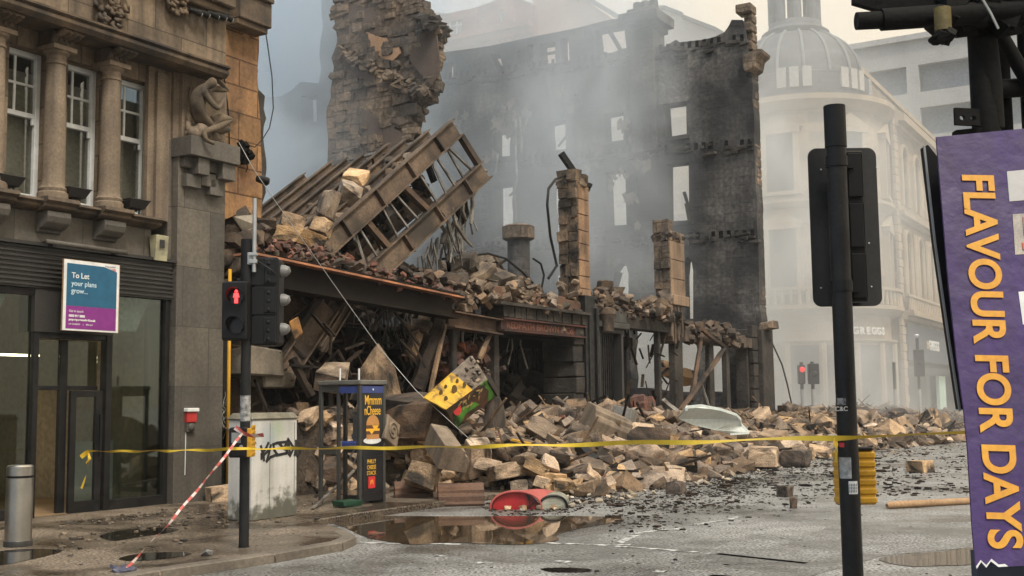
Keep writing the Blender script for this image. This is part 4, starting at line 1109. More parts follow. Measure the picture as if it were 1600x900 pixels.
# ------------------------------------------------------------------ the burnt side-street wall
def Q(px, py, y=0.0): return F2.l(px, py, y)
def Qp(L, y=0.0): return [(Q(a, b, y).x, Q(a, b, y).z) for a, b in L]
W2 = root('burnt_side_wall', F2, 'tall roofless burnt stone wall with empty window openings, chimney and smoke around it', 'ruined wall')
top = [(1193,648),(1190,520),(1182,300),(1176,130),(1172,100)]
top2 = [(1166,62),(1163,40),(1160,31),(1143,31),(1139,40),(1132,50),(1118,57),(1100,62),(1080,64),(1062,66),(1056,62),(1040,72),(1023,76)]
top3 = [(985,78),(984,28),(955,30),(900,44),(830,58),(764,72),(692,82),(600,92),(400,120),(400,660)]
o = jag(Qp(top), .5, .05, 3, False)+jag(Qp(top2), .3, .09, 4, False)+jag(Qp(top3), 1.2, .03, 5, False)
o[0] = (o[0][0], 0); o[-1] = (o[-1][0], 0)
H = []
def hole(*pts, j=0.0, s=1):
    q = Qp(pts)
    H.append(jag(q, .35, j, s) if j else q)
hole((855,192),(884,188),(884,233),(856,237), j=.03)
hole((943,179),(974,174),(974,219),(945,223))
hole((1037,164),(1072,159),(1073,209),(1040,215))
hole((772,207),(797,203),(797,244),(772,247), j=.03, s=2)
hole((773,291),(801,287),(800,366),(775,370), j=.05, s=3)
hole((857,281),(885,277),(886,358),(860,363), j=.03, s=4)
hole((946,269),(977,265),(979,351),(949,354))
hole((1041,257),(1076,253),(1077,344),(1042,346))
hole((955,470),(954,440),(957,424),(964,413),(973,411),(979,416),(982,428),(982,470))
hole((1068,498),(1067,430),(1069,408),(1074,401),(1080,406),(1083,422),(1083,498))
hole((860,455),(860,430),(866,420),(874,424),(876,455))
hole((778,450),(779,432),(787,424),(797,430),(799,450))
hole((824,71),(833,69),(833,103),(825,105), j=.03, s=6)
hole((843,69),(867,65),(868,99),(844,103))
hole((875,60),(888,57),(890,94),(876,97))
hole((929,48),(960,42),(980,37),(983,74),(957,82),(932,86), j=.04, s=5)
hole((693,99),(708,96),(708,124),(693,127), j=.03, s=9)
hole((765,86),(781,84),(785,104),(778,112),(772,98), j=.05, s=7)
hole((808,80),(813,78),(812,98),(809,99), j=.03, s=8)
hole((895,148),(905,146),(908,160),(898,161), j=.05, s=10)
hole((470,120),(494,118),(495,190),(472,192))
hole((560,110),(584,108),(585,170),(562,172))
hole((1100,612),(1166,614),(1163,520),(1102,520), j=.06, s=12)
hole((985,606),(1088,612),(1088,518),(985,516), j=.06, s=13)
plate(o, H, 0, -.65).build('wall', M['burnt'], W2)
# sash bars left in the openings, scars and dark plates for floor-joist pockets
w = MB()
def bar2(a, b, y, t): w.bar((Q(*a, y).x, y, Q(*a, y).z), (Q(*b, y).x, y, Q(*b, y).z), t, t)
bar2((843,86),(868,82),-.3,.10); bar2((824,86),(833,85),-.3,.08)
bar2((953,50),(972,82),-.2,.14); bar2((979,38),(983,74),-.15,.16)
bar2((872,229),(886,212),-.2,.07); bar2((1069,300),(1078,330),.1,.10); bar2((1072,318),(1077,345),.1,.1)
bar2((955,470),(967,425),-.3,.22); bar2((778,280),(800,276),-.3,.0501)
w.build('window_remnant', M['charwood'], W2)
w = MB()                                   # courses where floors stood, broken lumps left on them
for (a, b) in (((690,128),(1165,66)), ((690,262),(1178,228)), ((690,392),(1182,370))):
    A = Q(*a, .1); C_ = Q(*b, .1)
    n_ = 90
    for i in range(n_):
        x = A.x+(C_.x-A.x)*rnd.random(); z = A.z+(C_.z-A.z)*(x-A.x)/(C_.x-A.x)
        w.rock((x, rnd.uniform(-.05,.08), z+rnd.uniform(-.22,.16)), (rnd.uniform(.08,.5), rnd.uniform(.06,.2), rnd.uniform(.04,.15)), Matrix.Rotation(rnd.uniform(-.15,.15), 3, 'Y'), .14)
w.build('floor_ledge', M['char'], W2)
w = MB()
for i in range(70):                        # plaster that still clings
    px, py = rnd.choice([(790,190),(800,215),(812,180),(970,290),(985,330),(990,200),(760,250),(715,200),(1000,240),(880,160),(920,235)])
    q = Q(px+rnd.uniform(-16,16), py+rnd.uniform(-26,26), 0)
    k = rnd.uniform(.06, .26)
    w.prism([(q.x+k*math.cos(t)*kk, .004+.0007*i, q.z+k*1.3*math.sin(t)*kk) for t, kk in [(6.283*j/15, rnd.uniform(.25,1.25)) for j in range(15)]], (0, .03, 0))
w.build('clinging_plaster', mat('scorched_plaster', (.24,.20,.17), (.10,.085,.075), 3, .9, bump=.5, grain=.4), W2)
w = MB()
for pts in ([(806,245),(808,280),(804,300),(807,345)],[(806,186),(806,246)],[(778,240),(774,270)],[(812,180),(816,240)],[(803,300),(796,306)]):
    w.tube([(Q(a, b, .15).x, .15, Q(a, b, .15).z) for a, b in pts], .05, 6)
w.build('bent_pipe', M['strip'], W2)
w = MB(); w3 = MB()
for hq in H[2:3]+H[0:2]+H[4:8]+H[3:4]:     # lintels and sills round the openings
    xs9 = [p[0] for p in hq]; zs9 = [p[1] for p in hq]
    w.box(min(xs9)-.18, max(xs9)+.18, .0, .05, max(zs9)+.01, max(zs9)+.26, .02); w.box(min(xs9)-.12, max(xs9)+.12, .0, .09, min(zs9)-.16, min(zs9)-.01, .02)
w.build('window_surround', M['burnt'], W2)
for (a, b) in (((690,120),(1165,58)), ((690,256),(1178,222)), ((690,386),(1182,364))):
    A = Q(*a, 0); C_ = Q(*b, 0)
    for i in range(46):
        t9 = (i+.5)/46; x = A.x+(C_.x-A.x)*t9; z = A.z+(C_.z-A.z)*t9
        if rnd.random() < .8: w3.box(x-.07, x+.07, -.004, .006, z-.13, z+.13, .012)
tag(w3.build('joist_pocket_shade', M['chardark'], W2), kind='stuff')  # thin dark plates stand in for the shade inside joist pockets
# chimney
w = MB(); c0 = Q(985, 120, .15); c1 = Q(1023, 120, .15); zt2 = Q(1004, 14, .15).z
w.box(c0.x, c1.x, -.9, .22, c0.z-3.0, zt2-.8)
w.box(c0.x+.12, c1.x-.12, -1.02, .34, zt2-.799, zt2-.55); w.box(c0.x+.3, c1.x-.3, -1.2, .52, zt2-.549, zt2-.15); w.box(c0.x+.05, c1.x-.05, -.95, .27, zt2-.149, zt2+.05)
for k in range(3): w.lathe([(.2, zt2+.05), (.17, zt2+.45), (0, zt2+.45)], (c0.x+(c1.x-c0.x)*(k+.5)/3, -.3, 0), 10)
w.build('chimney', M['burnt'], W2, bevel=.03)
# corner of the wall: quoined return along the street, cornice stub, base pier
w = MB()
xq0 = -.02
for i in range(44):
    z = .2+.36*i; e = .75 if i % 2 else .5
    w.box(-.14, e-.3, -.75, -.10 if i % 2 else -.3, z, z+.33)
w.build('quoins', M['stack'], W2, bevel=.03)
w = MB(); q = Q(1172, 84, .2)
w.prism([(q.x+.3, .25, q.z-.05), (-.42, .25, q.z+.14), (-.62, .25, q.z+.10), (-.60, .25, q.z-.02), (-.40, .25, q.z-.16), (-.32, .25, q.z-.5), (-.1, .25, q.z-.62), (q.x+.25, .25, q.z-.6)], (0, -1.0, 0))
q3 = Q(1192, 508, .2); w.rock((q3.x-.05, -.2, q3.z), (.5,.6,.26), Matrix.Rotation(.1, 3, 'Y'), .1)
w.build('cornice_stub', M['stack'], W2, bevel=.02)
w = MB(); w.box(-.3, 1.05, -.9, .3, 0, q3.z-.12)
w.build('corner_pier', M['char'], W2, bevel=.03)

# ------------------------------------------------------------------ the tall torn stack
FS = Frame(F1.w(15, 7, 0), A1+math.pi/2)
def Sl(px, py, y=0.0): return FS.l(px, py, y)
def Spt(L, y=0.0): return [(Sl(a, b, y).x, Sl(a, b, y).z) for a, b in L]
ST = root('torn_chimney_wall', FS, 'tall torn rubble-stone wall fragment with plaster scars rising over the collapsed girders', 'ruined wall')
R1 = Spt([(640,-40),(650,5),(656,18),(666,26),(672,36),(681,46),(675,54),(671,92),(673,118),(665,136),(662,150),(650,154),(644,158),(645,172),(640,196),(637,240),(624,262),(604,300),(590,480)])
L1 = Spt([(523,480),(512,240),(510,190),(520,120),(518,90),(527,60),(522,30),(530,-40)])
o = jag(R1, .25, .10, 21, False)+jag(L1, .3, .07, 22, False)
o = [(a, max(b, 0)) for a, b in o]; o = [(x, 0) if i in (len(R1) and -1,) else (x, z) for i, (x, z) in enumerate(o)]
plate(o, [], 0, -.6).build('wall', M['stack'], ST)
def patch(pts, y, mt, nm, th=.05, j=.05, s=1):
    return plate(jag(Spt(pts), .25, j, s), [], y, y+th).build(nm, mt, ST)
patch([(540,0),(575,15),(620,30),(640,48),(632,60),(600,56),(574,50),(571,76),(540,76)], .004, M['plasterp'], 'soot_panel', .05, .04, 31)
patch([(574,50),(600,60),(624,68),(628,84),(616,96),(600,92),(580,78)], .02, M['pinkpl'], 'peach_panel', .06, .06, 32)
patch([(534,88),(560,94),(590,108),(612,118),(636,132),(640,146),(622,146),(596,136),(570,124),(540,104)], .012, M['plasterp'], 'flue_line', .10, .05, 33)
patch([(566,168),(590,184),(632,208),(638,222),(640,240),(570,240)], .01, M['plasterp'], 'stair_scar', .05, .03, 34)
patch([(640,52),(684,56),(690,96),(684,122),(676,134),(655,112),(640,88)], .014, M['plasterp'], 'plaster_sheet', .06, .07, 35)
w = MB()
for i in range(260):                       # proud masonry lumps and the ragged right edge
    if i < 110:
        px, py = rnd.uniform(524,645), rnd.uniform(-10,260)
        q = Sl(px, py, .02); d_ = (rnd.uniform(.25,.65), rnd.uniform(.1,.22), rnd.uniform(.18,.34)); y = rnd.uniform(-.04,.04)
        rot = Matrix.Rotation(rnd.uniform(-.06,.06), 3, 'Y')
    elif i < 190:
        k = rnd.randrange(len(R1)-2); t = rnd.random(); q = Vector((R1[k][0]+(R1[k+1][0]-R1[k][0])*t, 0, R1[k][1]+(R1[k+1][1]-R1[k][1])*t))
        d_ = (rnd.uniform(.18,.42), rnd.uniform(.2,.45), rnd.uniform(.12,.28)); y = rnd.uniform(-.5,.0); rot = Matrix.Rotation(rnd.uniform(-.2,.2), 3, 'Y')
    else:
        t = rnd.random(); q = Sl(536+130*t, 84+62*t+rnd.uniform(-7,10), .1); d_ = (rnd.uniform(.1,.35), rnd.uniform(.15,.35), rnd.uniform(.06,.18)); y = rnd.uniform(0,.2); rot = None
    w.rock((q.x, y, q.z), d_, rot, .12)
w.build('broken_stone', M['stack'], ST)
w = MB()
for i in range(26):
    q = Sl(rnd.uniform(655,684), rnd.uniform(30,56), 0); w.rock((q.x, rnd.uniform(-.4,.3), q.z), (rnd.uniform(.15,.45), rnd.uniform(.2,.4), rnd.uniform(.08,.2)), None, .2)
w.build('scorched_edge', M['char'], ST)
# a further burnt wall left of it, deep in the smoke
FL = Frame(F1.w(21, 15, 0), A1+math.pi/2)
WL = root('smoke_veiled_wall', FL, 'burnt wall with one narrow window, dim in the smoke at the left', 'ruined wall')
def Ll(px, py, y=0.0): return FL.l(px, py, y)
pl = [(Ll(a, b).x, Ll(a, b).z) for a, b in [(536,-60),(500,-60),(505,40),(498,130),(470,128),(440,150),(380,160)]]
o = [(pl[0][0], 0)]+jag(pl, .5, .12, 41, False)+[(pl[-1][0], 0)]
hl = [(Ll(a, b).x, Ll(a, b).z) for a, b in [(470,150),(494,148),(495,190),(472,192)]]
plate(o, [hl], 0, -.7).build('wall', M['burnt'], WL)
# ------------------------------------------------------------------ the ruined shopfront along the street
rnd = random.Random(33)
def seg(a, b, y): return (P(*a, y).x, y, P(*a, y).z), (P(*b, y).x, y, P(*b, y).z)
SF = root('ruined_shopfront', F1, 'burnt-out stone shopfront with broken piers, rusty lintels and black doorway behind the rubble', 'ruined building')
def heap(w, n, px0, px1, y0, y1, d0, d1, size=(.1,.35), j=.16):
    """broken lumps scattered over a band of the front"""
    for i in range(n):
        t = rnd.random(); yy = rnd.uniform(d0, d1)
        px = px0+(px1-px0)*t
        top = y0(px); bot = y1(px)
        q = P(px, top+(bot-top)*rnd.random()**.8, yy)
        s = rnd.uniform(*size)
        w.rock((q.x, yy, q.z), (s*rnd.uniform(.8,1.6), s*rnd.uniform(.7,1.2), s*rnd.uniform(.4,.9)), None, j)
def lerp(*pts):
    xs = [p[0] for p in pts]; ys = [p[1] for p in pts]
    return lambda x: float(np.interp(x, xs, ys))
# long fallen girder over the collapsed bay
a, b = seg((380,402),(712,468),-.35); a2, b2 = seg((380,434),(708,490),-.35)
hA = a[2]-a2[2]; 
w = MB(); w.ibeam(((a[0]+a2[0])/2, -.35, (a[2]+a2[2])/2), ((b[0]+b2[0])/2-.1, -.35, (b[2]+b2[2])/2), .52, .38, tf=.035, tw=.03)
g1_ = w.build('girder', M['girder'], SF)
w = MB(); w.bar((a[0], -.35, a[2]+.055), (b[0], -.35, b[2]+.03), .44, .035); w.build('girder_flange', M['hot'], SF)
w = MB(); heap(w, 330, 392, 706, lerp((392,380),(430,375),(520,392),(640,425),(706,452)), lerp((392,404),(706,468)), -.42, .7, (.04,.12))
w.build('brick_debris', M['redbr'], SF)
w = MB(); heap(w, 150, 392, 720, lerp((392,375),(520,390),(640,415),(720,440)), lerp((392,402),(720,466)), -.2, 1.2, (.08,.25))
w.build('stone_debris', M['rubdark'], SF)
# short rusty lintel, then the long riveted one with the faded painted lettering
a, b = seg((700,486),(776,500),-.1); a2, b2 = seg((700,512),(776,523),-.1)
MB().ibeam((a[0],-.1,(a[2]+a2[2])/2), (b[0],-.1,(b[2]+b2[2])/2), a[2]-a2[2], .36, tf=.03).build('lintel', M['rust'], SF)
a, b = seg((776,492),(906,514),-.12); a2, b2 = seg((776,515),(906,531),-.12)
zl0 = (a2[2]+b2[2])/2; zl1 = (a[2]+b[2])/2
w = MB(); w.ibeam((a[0],-.12,(zl0+zl1)/2), (b[0],-.12,(zl0+zl1)/2), zl1-zl0, .40, tf=.035, tw=.22)
lt = w.build('lintel', M['redlead'], SF)
text('REDPATH BROWN & Co', (zl1-zl0)*.72, (a[0]+.22, -.235, zl0+(zl1-zl0)*.26), (1,0,0), (0,0,1), plain('faded_red_lettering', (.21,.085,.055), .8), lt, depth=.004, bold=.004, sx=(b[0]-a[0]-.7)/((zl1-zl0)*.72*11.3))
# cornice band of charred dentils above it
z0 = zl1+.02; zt3 = P(840, 480, -.2).z
w = MB(); xa_, xb_ = a[0], P(912, 500, -.2).x
nd = 16
for i in range(nd):
    x = xa_+(xb_-xa_)*i/nd; w.box(x+.01, x+(xb_-xa_)/nd-.015, -.28+rnd.uniform(-.03,.02), .3, z0, zt3-.07, .012)
w.box(xa_-.3, xb_+.02, -.42, .3, zt3-.068, zt3+.0)
w.build('dentil_band', M['char'], SF)
w = MB()
x = xa_-.4
while x < xb_:
    l_ = rnd.uniform(.5, 1.0); w.box(x+.01, min(x+l_, xb_)-.01, -.20+rnd.uniform(-.05,.05), .35, zt3+.002, zt3+rnd.uniform(.24,.40), .02); x += l_
w.build('parapet_course', M['terra'], SF, bevel=.015)
w = MB()
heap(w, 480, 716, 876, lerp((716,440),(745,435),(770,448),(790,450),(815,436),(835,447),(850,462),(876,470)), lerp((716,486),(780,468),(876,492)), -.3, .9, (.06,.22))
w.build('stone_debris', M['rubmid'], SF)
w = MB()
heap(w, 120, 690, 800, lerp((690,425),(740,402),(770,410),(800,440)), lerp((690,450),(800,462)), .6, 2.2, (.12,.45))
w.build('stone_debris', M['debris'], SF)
# tall broken pier: rough inner face, dressed outer face
zpt = P(898, 272, 0).z
x0, x1 = P(905, 400, -.15).x, P(922, 400, -.15).x
y1 = F1.lx(874, 400, x0).y
w = MB()
w.box(x0+.02, x1-.02, -.12, y1-.04, 2.0, zpt-.25, .0)
w.build('pier_core', M['char'], SF)
w = MB()
z = P(910, 470, -.15).z
zed = P(910, 288, -.15).z
while z < zed:
    h_ = min(rnd.uniform(.30, .46), zed-z+.05); w.box(x0+.02, x1, -.15, .28, z+.006, z+h_-.006, .006); z += h_
w.build('pier', mat('pier_ashlar', (.38,.235,.135), (.26,.155,.09), 1.6, .85, bump=.4, bscale=14, grain=.3, streak=.5, soot=.12, soot_scale=.9), SF, bevel=.012)
w = MB(); z = 1.8
i = 0
while z < zpt:
    h_ = rnd.uniform(.16, .34); n_ = rnd.choice((2, 2, 3)); yy = -.13
    for k in range(n_):
        d_ = (y1+.13)/n_
        w.box(x0-rnd.uniform(-.02,.12), x0+.25, yy+.006, yy+d_-.006, z+.006, z+h_-.006, .02); yy += d_
    z += h_; i += 1
for i in range(40): w.rock((rnd.uniform(x0, x1), rnd.uniform(-.1, y1), zpt-.15+rnd.uniform(-.2,.08)), (rnd.uniform(.08,.22),)*3, None, .2)
w.build('pier_inner_face', mat('charred_rubble_face', (.23,.16,.10), (.05,.038,.028), 2.2, .92, bump=.8, bscale=10, grain=.5, soot=.35, soot_scale=.9, bdist=.04), SF)
w = MB(); w.bar((x0+.05, .3, zpt+.0), (x1+.05, -.2, zpt-.25), .1); w.bar((x0-.05,.3,zpt+.55), (x0+.25,.1,zpt+.1), .14); w.bar((x0+.2,.1,zpt+.12),(x1+.1,-.1,zpt-.35),.09)
w.build('bent_bracket', M['blackm'], SF)
w = MB(); heap(w, 110, 872, 928, lerp((872,440),(900,430),(928,452)), lerp((872,520),(928,520)), -.2, .5, (.07,.22)); w.build('stone_debris', M['rubmid'], SF)
# lower half of that pier, charred down to the ground
w = MB(); z = 0
xl0, xl1 = P(897, 560, -.2).x, P(916, 560, -.2).x
while z < z0+.4:
    h_ = rnd.uniform(.3,.5); w.box(xl0+rnd.uniform(-.06,.04), xl1, -.2+rnd.uniform(-.05,.03), .7, z+.005, z+h_-.005, .02); z += h_
w.build('charred_pier', M['char'], SF, bevel=.02)
# black iron pilaster and doorway
xa2, xb2 = P(916, 560, -.3).x, P(931, 560, -.3).x
zk = P(922, 462, -.3).z
w = MB(); w.box(xa2, xb2, -.30, .35, 0, zk); w.box(xb2-.02, xb2+.12, -.36, -.2, 0, zk-.3); w.box(xa2+.15, xb2-.15, -.33, -.301, .5, zk-.5)
w.build('iron_pilaster', M['black'], SF, bevel=.01)
xd, xe = P(938, 580, -.1).x, P(970, 580, -.1).x
zq = P(952, 520, -.1).z; zh = P(952, 480, -.1).z
w = MB(); w.box(xb2+.13, xe+.3, -.18, .3, zq+.28, zh); w.box(xb2+.13, xe+.3, -.26, .3, zq+.12, zq+.27); w.box(xb2+.13, xe+.2, -.14, .2, zq, zq+.119)
w.build('door_lintel', mat('grey_painted_stone', (.075,.073,.066), (.04,.038,.035), 2, .7, bump=.3, streak=.4), SF, bevel=.015)
w = MB(); q = P(950, 500, -.35); w.lathe([(.0, q.z-.3), (.16, q.z-.3), (.17, q.z+.0), (.23, q.z+.15), (.15, q.z+.3), (0, q.z+.35)], (q.x, -.34, 0), 14)
w.build('carved_bracket', M['rubdark'], SF, auto=True)
w = MB(); w.box(xd-.12, xd-.02, -.14, .2, 0, zq-.001); w.box(xe+.0, xe+.12, -.14, .2, 0, zq-.001)
w.build('door_frame', M['fascia'], SF, bevel=.01)
w = MB(); w.box(xd, xe-.02, .10, .14, 0, zq-.01)
for k in range(9): w.box(xd+.04+(xe-xd-.1)*k/9, xd+.1+(xe-xd-.1)*k/9, .07, .099, .05, zq-.05)
w.build('door_gate', M['black'], SF)
# right-hand stretch: broken parapet, second pier, columns
w = MB()
top_r = lerp((930,452),(945,446),(955,452),(975,462),(1000,472),(1020,470),(1040,478),(1062,490))
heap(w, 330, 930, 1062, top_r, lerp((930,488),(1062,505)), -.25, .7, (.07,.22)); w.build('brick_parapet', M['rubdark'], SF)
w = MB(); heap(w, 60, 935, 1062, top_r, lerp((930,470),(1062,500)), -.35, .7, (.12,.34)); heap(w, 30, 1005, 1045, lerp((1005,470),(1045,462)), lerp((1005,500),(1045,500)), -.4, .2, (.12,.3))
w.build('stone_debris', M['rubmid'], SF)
w = MB(); a, b = seg((930,494),(1060,512),.0); zz = (a[2]+b[2])/2
w.box(a[0]+.6, b[0]+.2, -.1, .4, zz-.2, zz+.14); w.build('lintel', M['char'], SF)
x2, x3 = P(1048, 420, -.1).x, P(1070, 420, -.1).x
zt4 = P(1056, 362, -.1).z; zb4 = P(1056, 470, -.1).z
yb = F1.lx(1023, 420, x2).y
w = MB(); z = zb4
while z < zt4-.1:
    h_ = min(rnd.uniform(.5,.7), zt4-z); w.box(x2+.02, x3, -.1, yb*.5, z+.006, z+h_-.006, .006); z += h_
w.box(x2-.04, x3+.05, -.2, yb*.6, zb4-.14, zb4+.16)
w.build('pier', mat('pier_ashlar_pale', (.31,.215,.14), (.21,.14,.09), 1.4, .88, bump=.4, bscale=14, soot=.16, streak=.5), SF, bevel=.015)
w = MB(); z = zb4-.1
while z < zt4-.05:
    h_ = rnd.uniform(.2,.4); yy = -.08
    for k in range(2):
        d_ = (yb+.08)/2; w.box(x2-rnd.uniform(-.02,.10), x2+.3, yy+.006, yy+d_-.006, z+.006, z+h_-.006, .02); yy += d_
    z += h_
for i in range(22): w.rock((rnd.uniform(x2, x3), rnd.uniform(-.1, yb), zt4-.1+rnd.uniform(-.1,.06)), (rnd.uniform(.1,.25),)*3, None, .2)
w.build('pier_inner_face', M['stack'], SF)
w = MB(); x = x2-.2                        # ribbed course hanging under the second pier
zz0 = P(1056, 530, -.1).z
for k in range(7): w.box(x+.13*k, x+.13*k+.11, -.16+.02*(k%2), .4, zz0+rnd.uniform(-.15,.15), zb4-.15)
w.build('fluted_course', M['rubdark'], SF)
w = MB(); w.box(P(1056,570,0).x, P(1066,570,0).x, .0, .24, 0, zz0+.1, .03); w.build('charred_pier', M['char'], SF)
w = MB(); a, b = seg((1066,514),(1186,540),.0); zz = a[2]
w.box(a[0], XC-.4, -.1, .35, b[2]-.12, b[2]+.22); w.build('lintel', M['rubdark'], SF)
w = MB(); heap(w, 190, 1075, 1160, lerp((1075,508),(1095,503),(1130,506),(1160,530)), lerp((1075,530),(1160,543)), -.2, .6, (.10,.30)); w.build('brick_parapet', M['rubdark'], SF)
for px0, px1 in ((1104,1117),(1131,1141),(1150,1192)):
    w = MB(); q0 = P(px0+(px1-px0)*.45,600,.05); q1 = P(px1,600,.05); w.box(q0.x, q1.x, .05, .05+.022*(px1-px0)**.8, 0, b[2]-.13, .03); w.build('charred_pier', M['char'], SF, bevel=.02)
q0 = P(1178, 600, -.12); w = MB()
for k in range(9): w.box(q0.x+rnd.uniform(-.05,.05), q0.x+.5, -.14, .04, .1+.45*k, .1+.45*k+.42, .015)
w.build('corner_stone', M['char'], SF, bevel=.02)
for px0, px1 in ((700,712),(764,778),(1024,1031)):
    w = MB(); q0 = P(px0,580,.1); q1 = P(px1,580,.1); w.box((q0.x+q1.x)/2, q1.x, .05, .05+(q1.x-q0.x)*.5, 0, P(px0, 505, .1).z, .04); w.build('charred_pier', M['char'], SF, bevel=.02)
w = MB()                                   # pale plaster and laths dangling under the fallen girder
for i in range(60):
    q = P(rnd.uniform(600,700), rnd.uniform(462,492)+0, rnd.uniform(.3,1.4)); s_ = rnd.uniform(.06,.24); w.rock((q.x, rnd.uniform(.3,1.4), q.z), (s_*1.8, s_, s_*.6), None, .18)
w.build('plaster_debris', M['debris'], SF)
w = MB()
for i in range(90):
    px = rnd.uniform(560,770); q = P(px, 470+(px-560)*.2, rnd.uniform(.2,2.0)); a = Vector((q.x, rnd.uniform(.2,2.2), q.z)); m_ = a+Vector((rnd.uniform(-.2,.2), 0, -rnd.uniform(.15,.5))); w.tube([a, m_, m_+Vector((rnd.uniform(-.25,.25), rnd.uniform(-.1,.1), -rnd.uniform(.1,.6)))], rnd.uniform(.008,.028), 4)
w.build('hanging_lath', M['strip'], SF)
# dark rooms behind: back wall, cross walls, the slab overhead
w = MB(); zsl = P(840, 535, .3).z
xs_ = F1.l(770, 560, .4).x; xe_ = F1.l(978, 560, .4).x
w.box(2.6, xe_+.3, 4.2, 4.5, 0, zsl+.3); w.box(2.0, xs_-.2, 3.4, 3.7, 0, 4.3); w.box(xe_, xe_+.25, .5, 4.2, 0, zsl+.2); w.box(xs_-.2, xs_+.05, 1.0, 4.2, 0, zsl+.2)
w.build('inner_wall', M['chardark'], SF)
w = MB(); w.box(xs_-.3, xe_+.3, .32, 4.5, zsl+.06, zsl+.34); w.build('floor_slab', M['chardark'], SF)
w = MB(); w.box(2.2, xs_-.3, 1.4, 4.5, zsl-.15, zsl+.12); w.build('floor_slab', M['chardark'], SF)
w = MB(); a = P(784, 545, 3.6); b = P(842, 640, 3.6)
w.prism([(a.x, 3.6, b.z-.8), (b.x, 3.6, b.z-.8), (b.x-.1, 3.6, a.z-.5), (b.x-.5, 3.6, a.z-.1), (a.x+.2, 3.6, a.z), (a.x, 3.6, a.z-.4)], (0, .1, 0))
w.build('pale_plaster', mat('pale_grey_plaster', (.40,.41,.41), (.2,.2,.2), 1.5, .9, bump=.3, soot=.2, soot_scale=1.2), SF)
w = MB()
for k in range(6): w.box(P(850+9*k, 560, 3.9).x, P(853+9*k, 560, 3.9).x, 3.95, 4.15, 0, zsl)
for k in range(40):
    q = P(rnd.uniform(790,895), 600, rnd.uniform(1.0,3.9)); 
    a = Vector((q.x, rnd.uniform(1,3.9), zsl)); w.bar(a, a+Vector((rnd.uniform(-.3,.3), rnd.uniform(-.2,.2), -rnd.uniform(.2,1.3))), .03)
w.build('hanging_lath', M['charwood'], SF)
w = MB(); heap(w, 120, 780, 900, lerp((780,585),(900,600)), lerp((780,660),(900,660)), 1.0, 3.8, (.15,.5)); w.build('charred_debris', M['char'], SF)
# back lintel inside the left bay, its dark void
w = MB(); a, b = seg((470,500),(640,535),2.2); w.ibeam((a[0],2.2,P(560,520,2.2).z), (b[0],2.2,P(560,520,2.2).z), .38, .3); w.build('inner_beam', M['redlead'], SF)

# ------------------------------------------------------------------ left bay: leaning timbers, concrete stub, hanging shreds (all caught in the collapse)
def thing_bar(name, label, cat, pts, wdt, mt, y, group=None, h=None):
    q = P(*pts[0], y[0]); fr = F1.sub(q.x, y[0], q.z)
    p_ = [(P(*p, yy).x-q.x, yy-y[0], P(*p, yy).z-q.z) for p, yy in zip(pts, y)]
    w = MB()
    for a, b in zip(p_[:-1], p_[1:]):
        a = Vector(a); b = Vector(b); k_ = max(3, int((b-a).length/.35)); seg_ = [a.lerp(b, i/k_)+Vector([rnd.uniform(-.1, .1)*wdt for _ in range(3)]) for i in range(k_+1)]
        w.tube(seg_, [wdt*.56*rnd.uniform(.8, 1.15) for _ in seg_], 5 if wdt > .12 else 4)
    o = w.build(name, mt, None, fr); return tag(o, label, cat, group)
thing_bar('timber_post', 'pale-edged scorched timber leaning left of the dark bay under the girder', 'timber', [(664,488),(640,560)], .24, M['oldwood'], (.3,.1))
thing_bar('timber_post', 'thick dark rusty post leaning beside the pale timber under the girder', 'timber', [(690,490),(650,612)], .30, M['charwood'], (.1,-.3))
thing_bar('timber_post', 'thin bare branch-like pole standing before the brick heap in the bay', 'timber', [(696,508),(672,612)], .09, M['oldwood'], (-.2,-.4))
thing_bar('timber_post', 'broken timber stub leaning against the post at the left of the lettered lintel', 'timber', [(766,520),(748,562)], .13, M['oldwood'], (-.1,-.2))
thing_bar('timber_post', 'scorched timber hanging at a slant beside the concrete stub', 'timber', [(455,560),(486,618)], .16, M['charwood'], (-.2,-.4))
q = P(432, 585, -.2); w = MB()
for i, (a, b, c_, e) in enumerate([(398,455,542,588),(420,468,580,605),(400,430,536,560)]):
    A = P(a, c_, -.2+.1*i); E2 = P(b, e, -.2+.1*i); w.box(A.x-q.x, E2.x-q.x, -.1+.1*i, .7, E2.z-q.z, A.z-q.z, .06)
tag(w.build('concrete_stub', mat('dirty_concrete', (.24,.20,.15), (.10,.085,.065), 1.6, .9, bump=.5, bscale=9, soot=.2, streak=.4), None, F1.sub(q.x, 0, q.z), bevel=.03), 'broken concrete stub hanging behind the traffic signal over dark debris', 'concrete')
for i, (a, b, lab) in enumerate([((462,512),10,'square orange-rusted plate dangling right of the traffic signal')]):
    q = P(*a, -.5); w = MB(); w.prism([(-.17,0,.09),(.06,0,.20),(.19,0,-.09),(-.04,0,-.22)], (.05,.05,0)); 
    tag(w.build('hanging_plate', mat('orange_rust_plate', (.36,.17,.04), (.16,.08,.03), 4, .7, bump=.3, grain=.4, soot=.3, soot_scale=3), None, F1.sub(q.x, -.5, q.z), bevel=.02), lab, 'metal plate')
# brick mass and big stones in the bay are individual blocks (below)

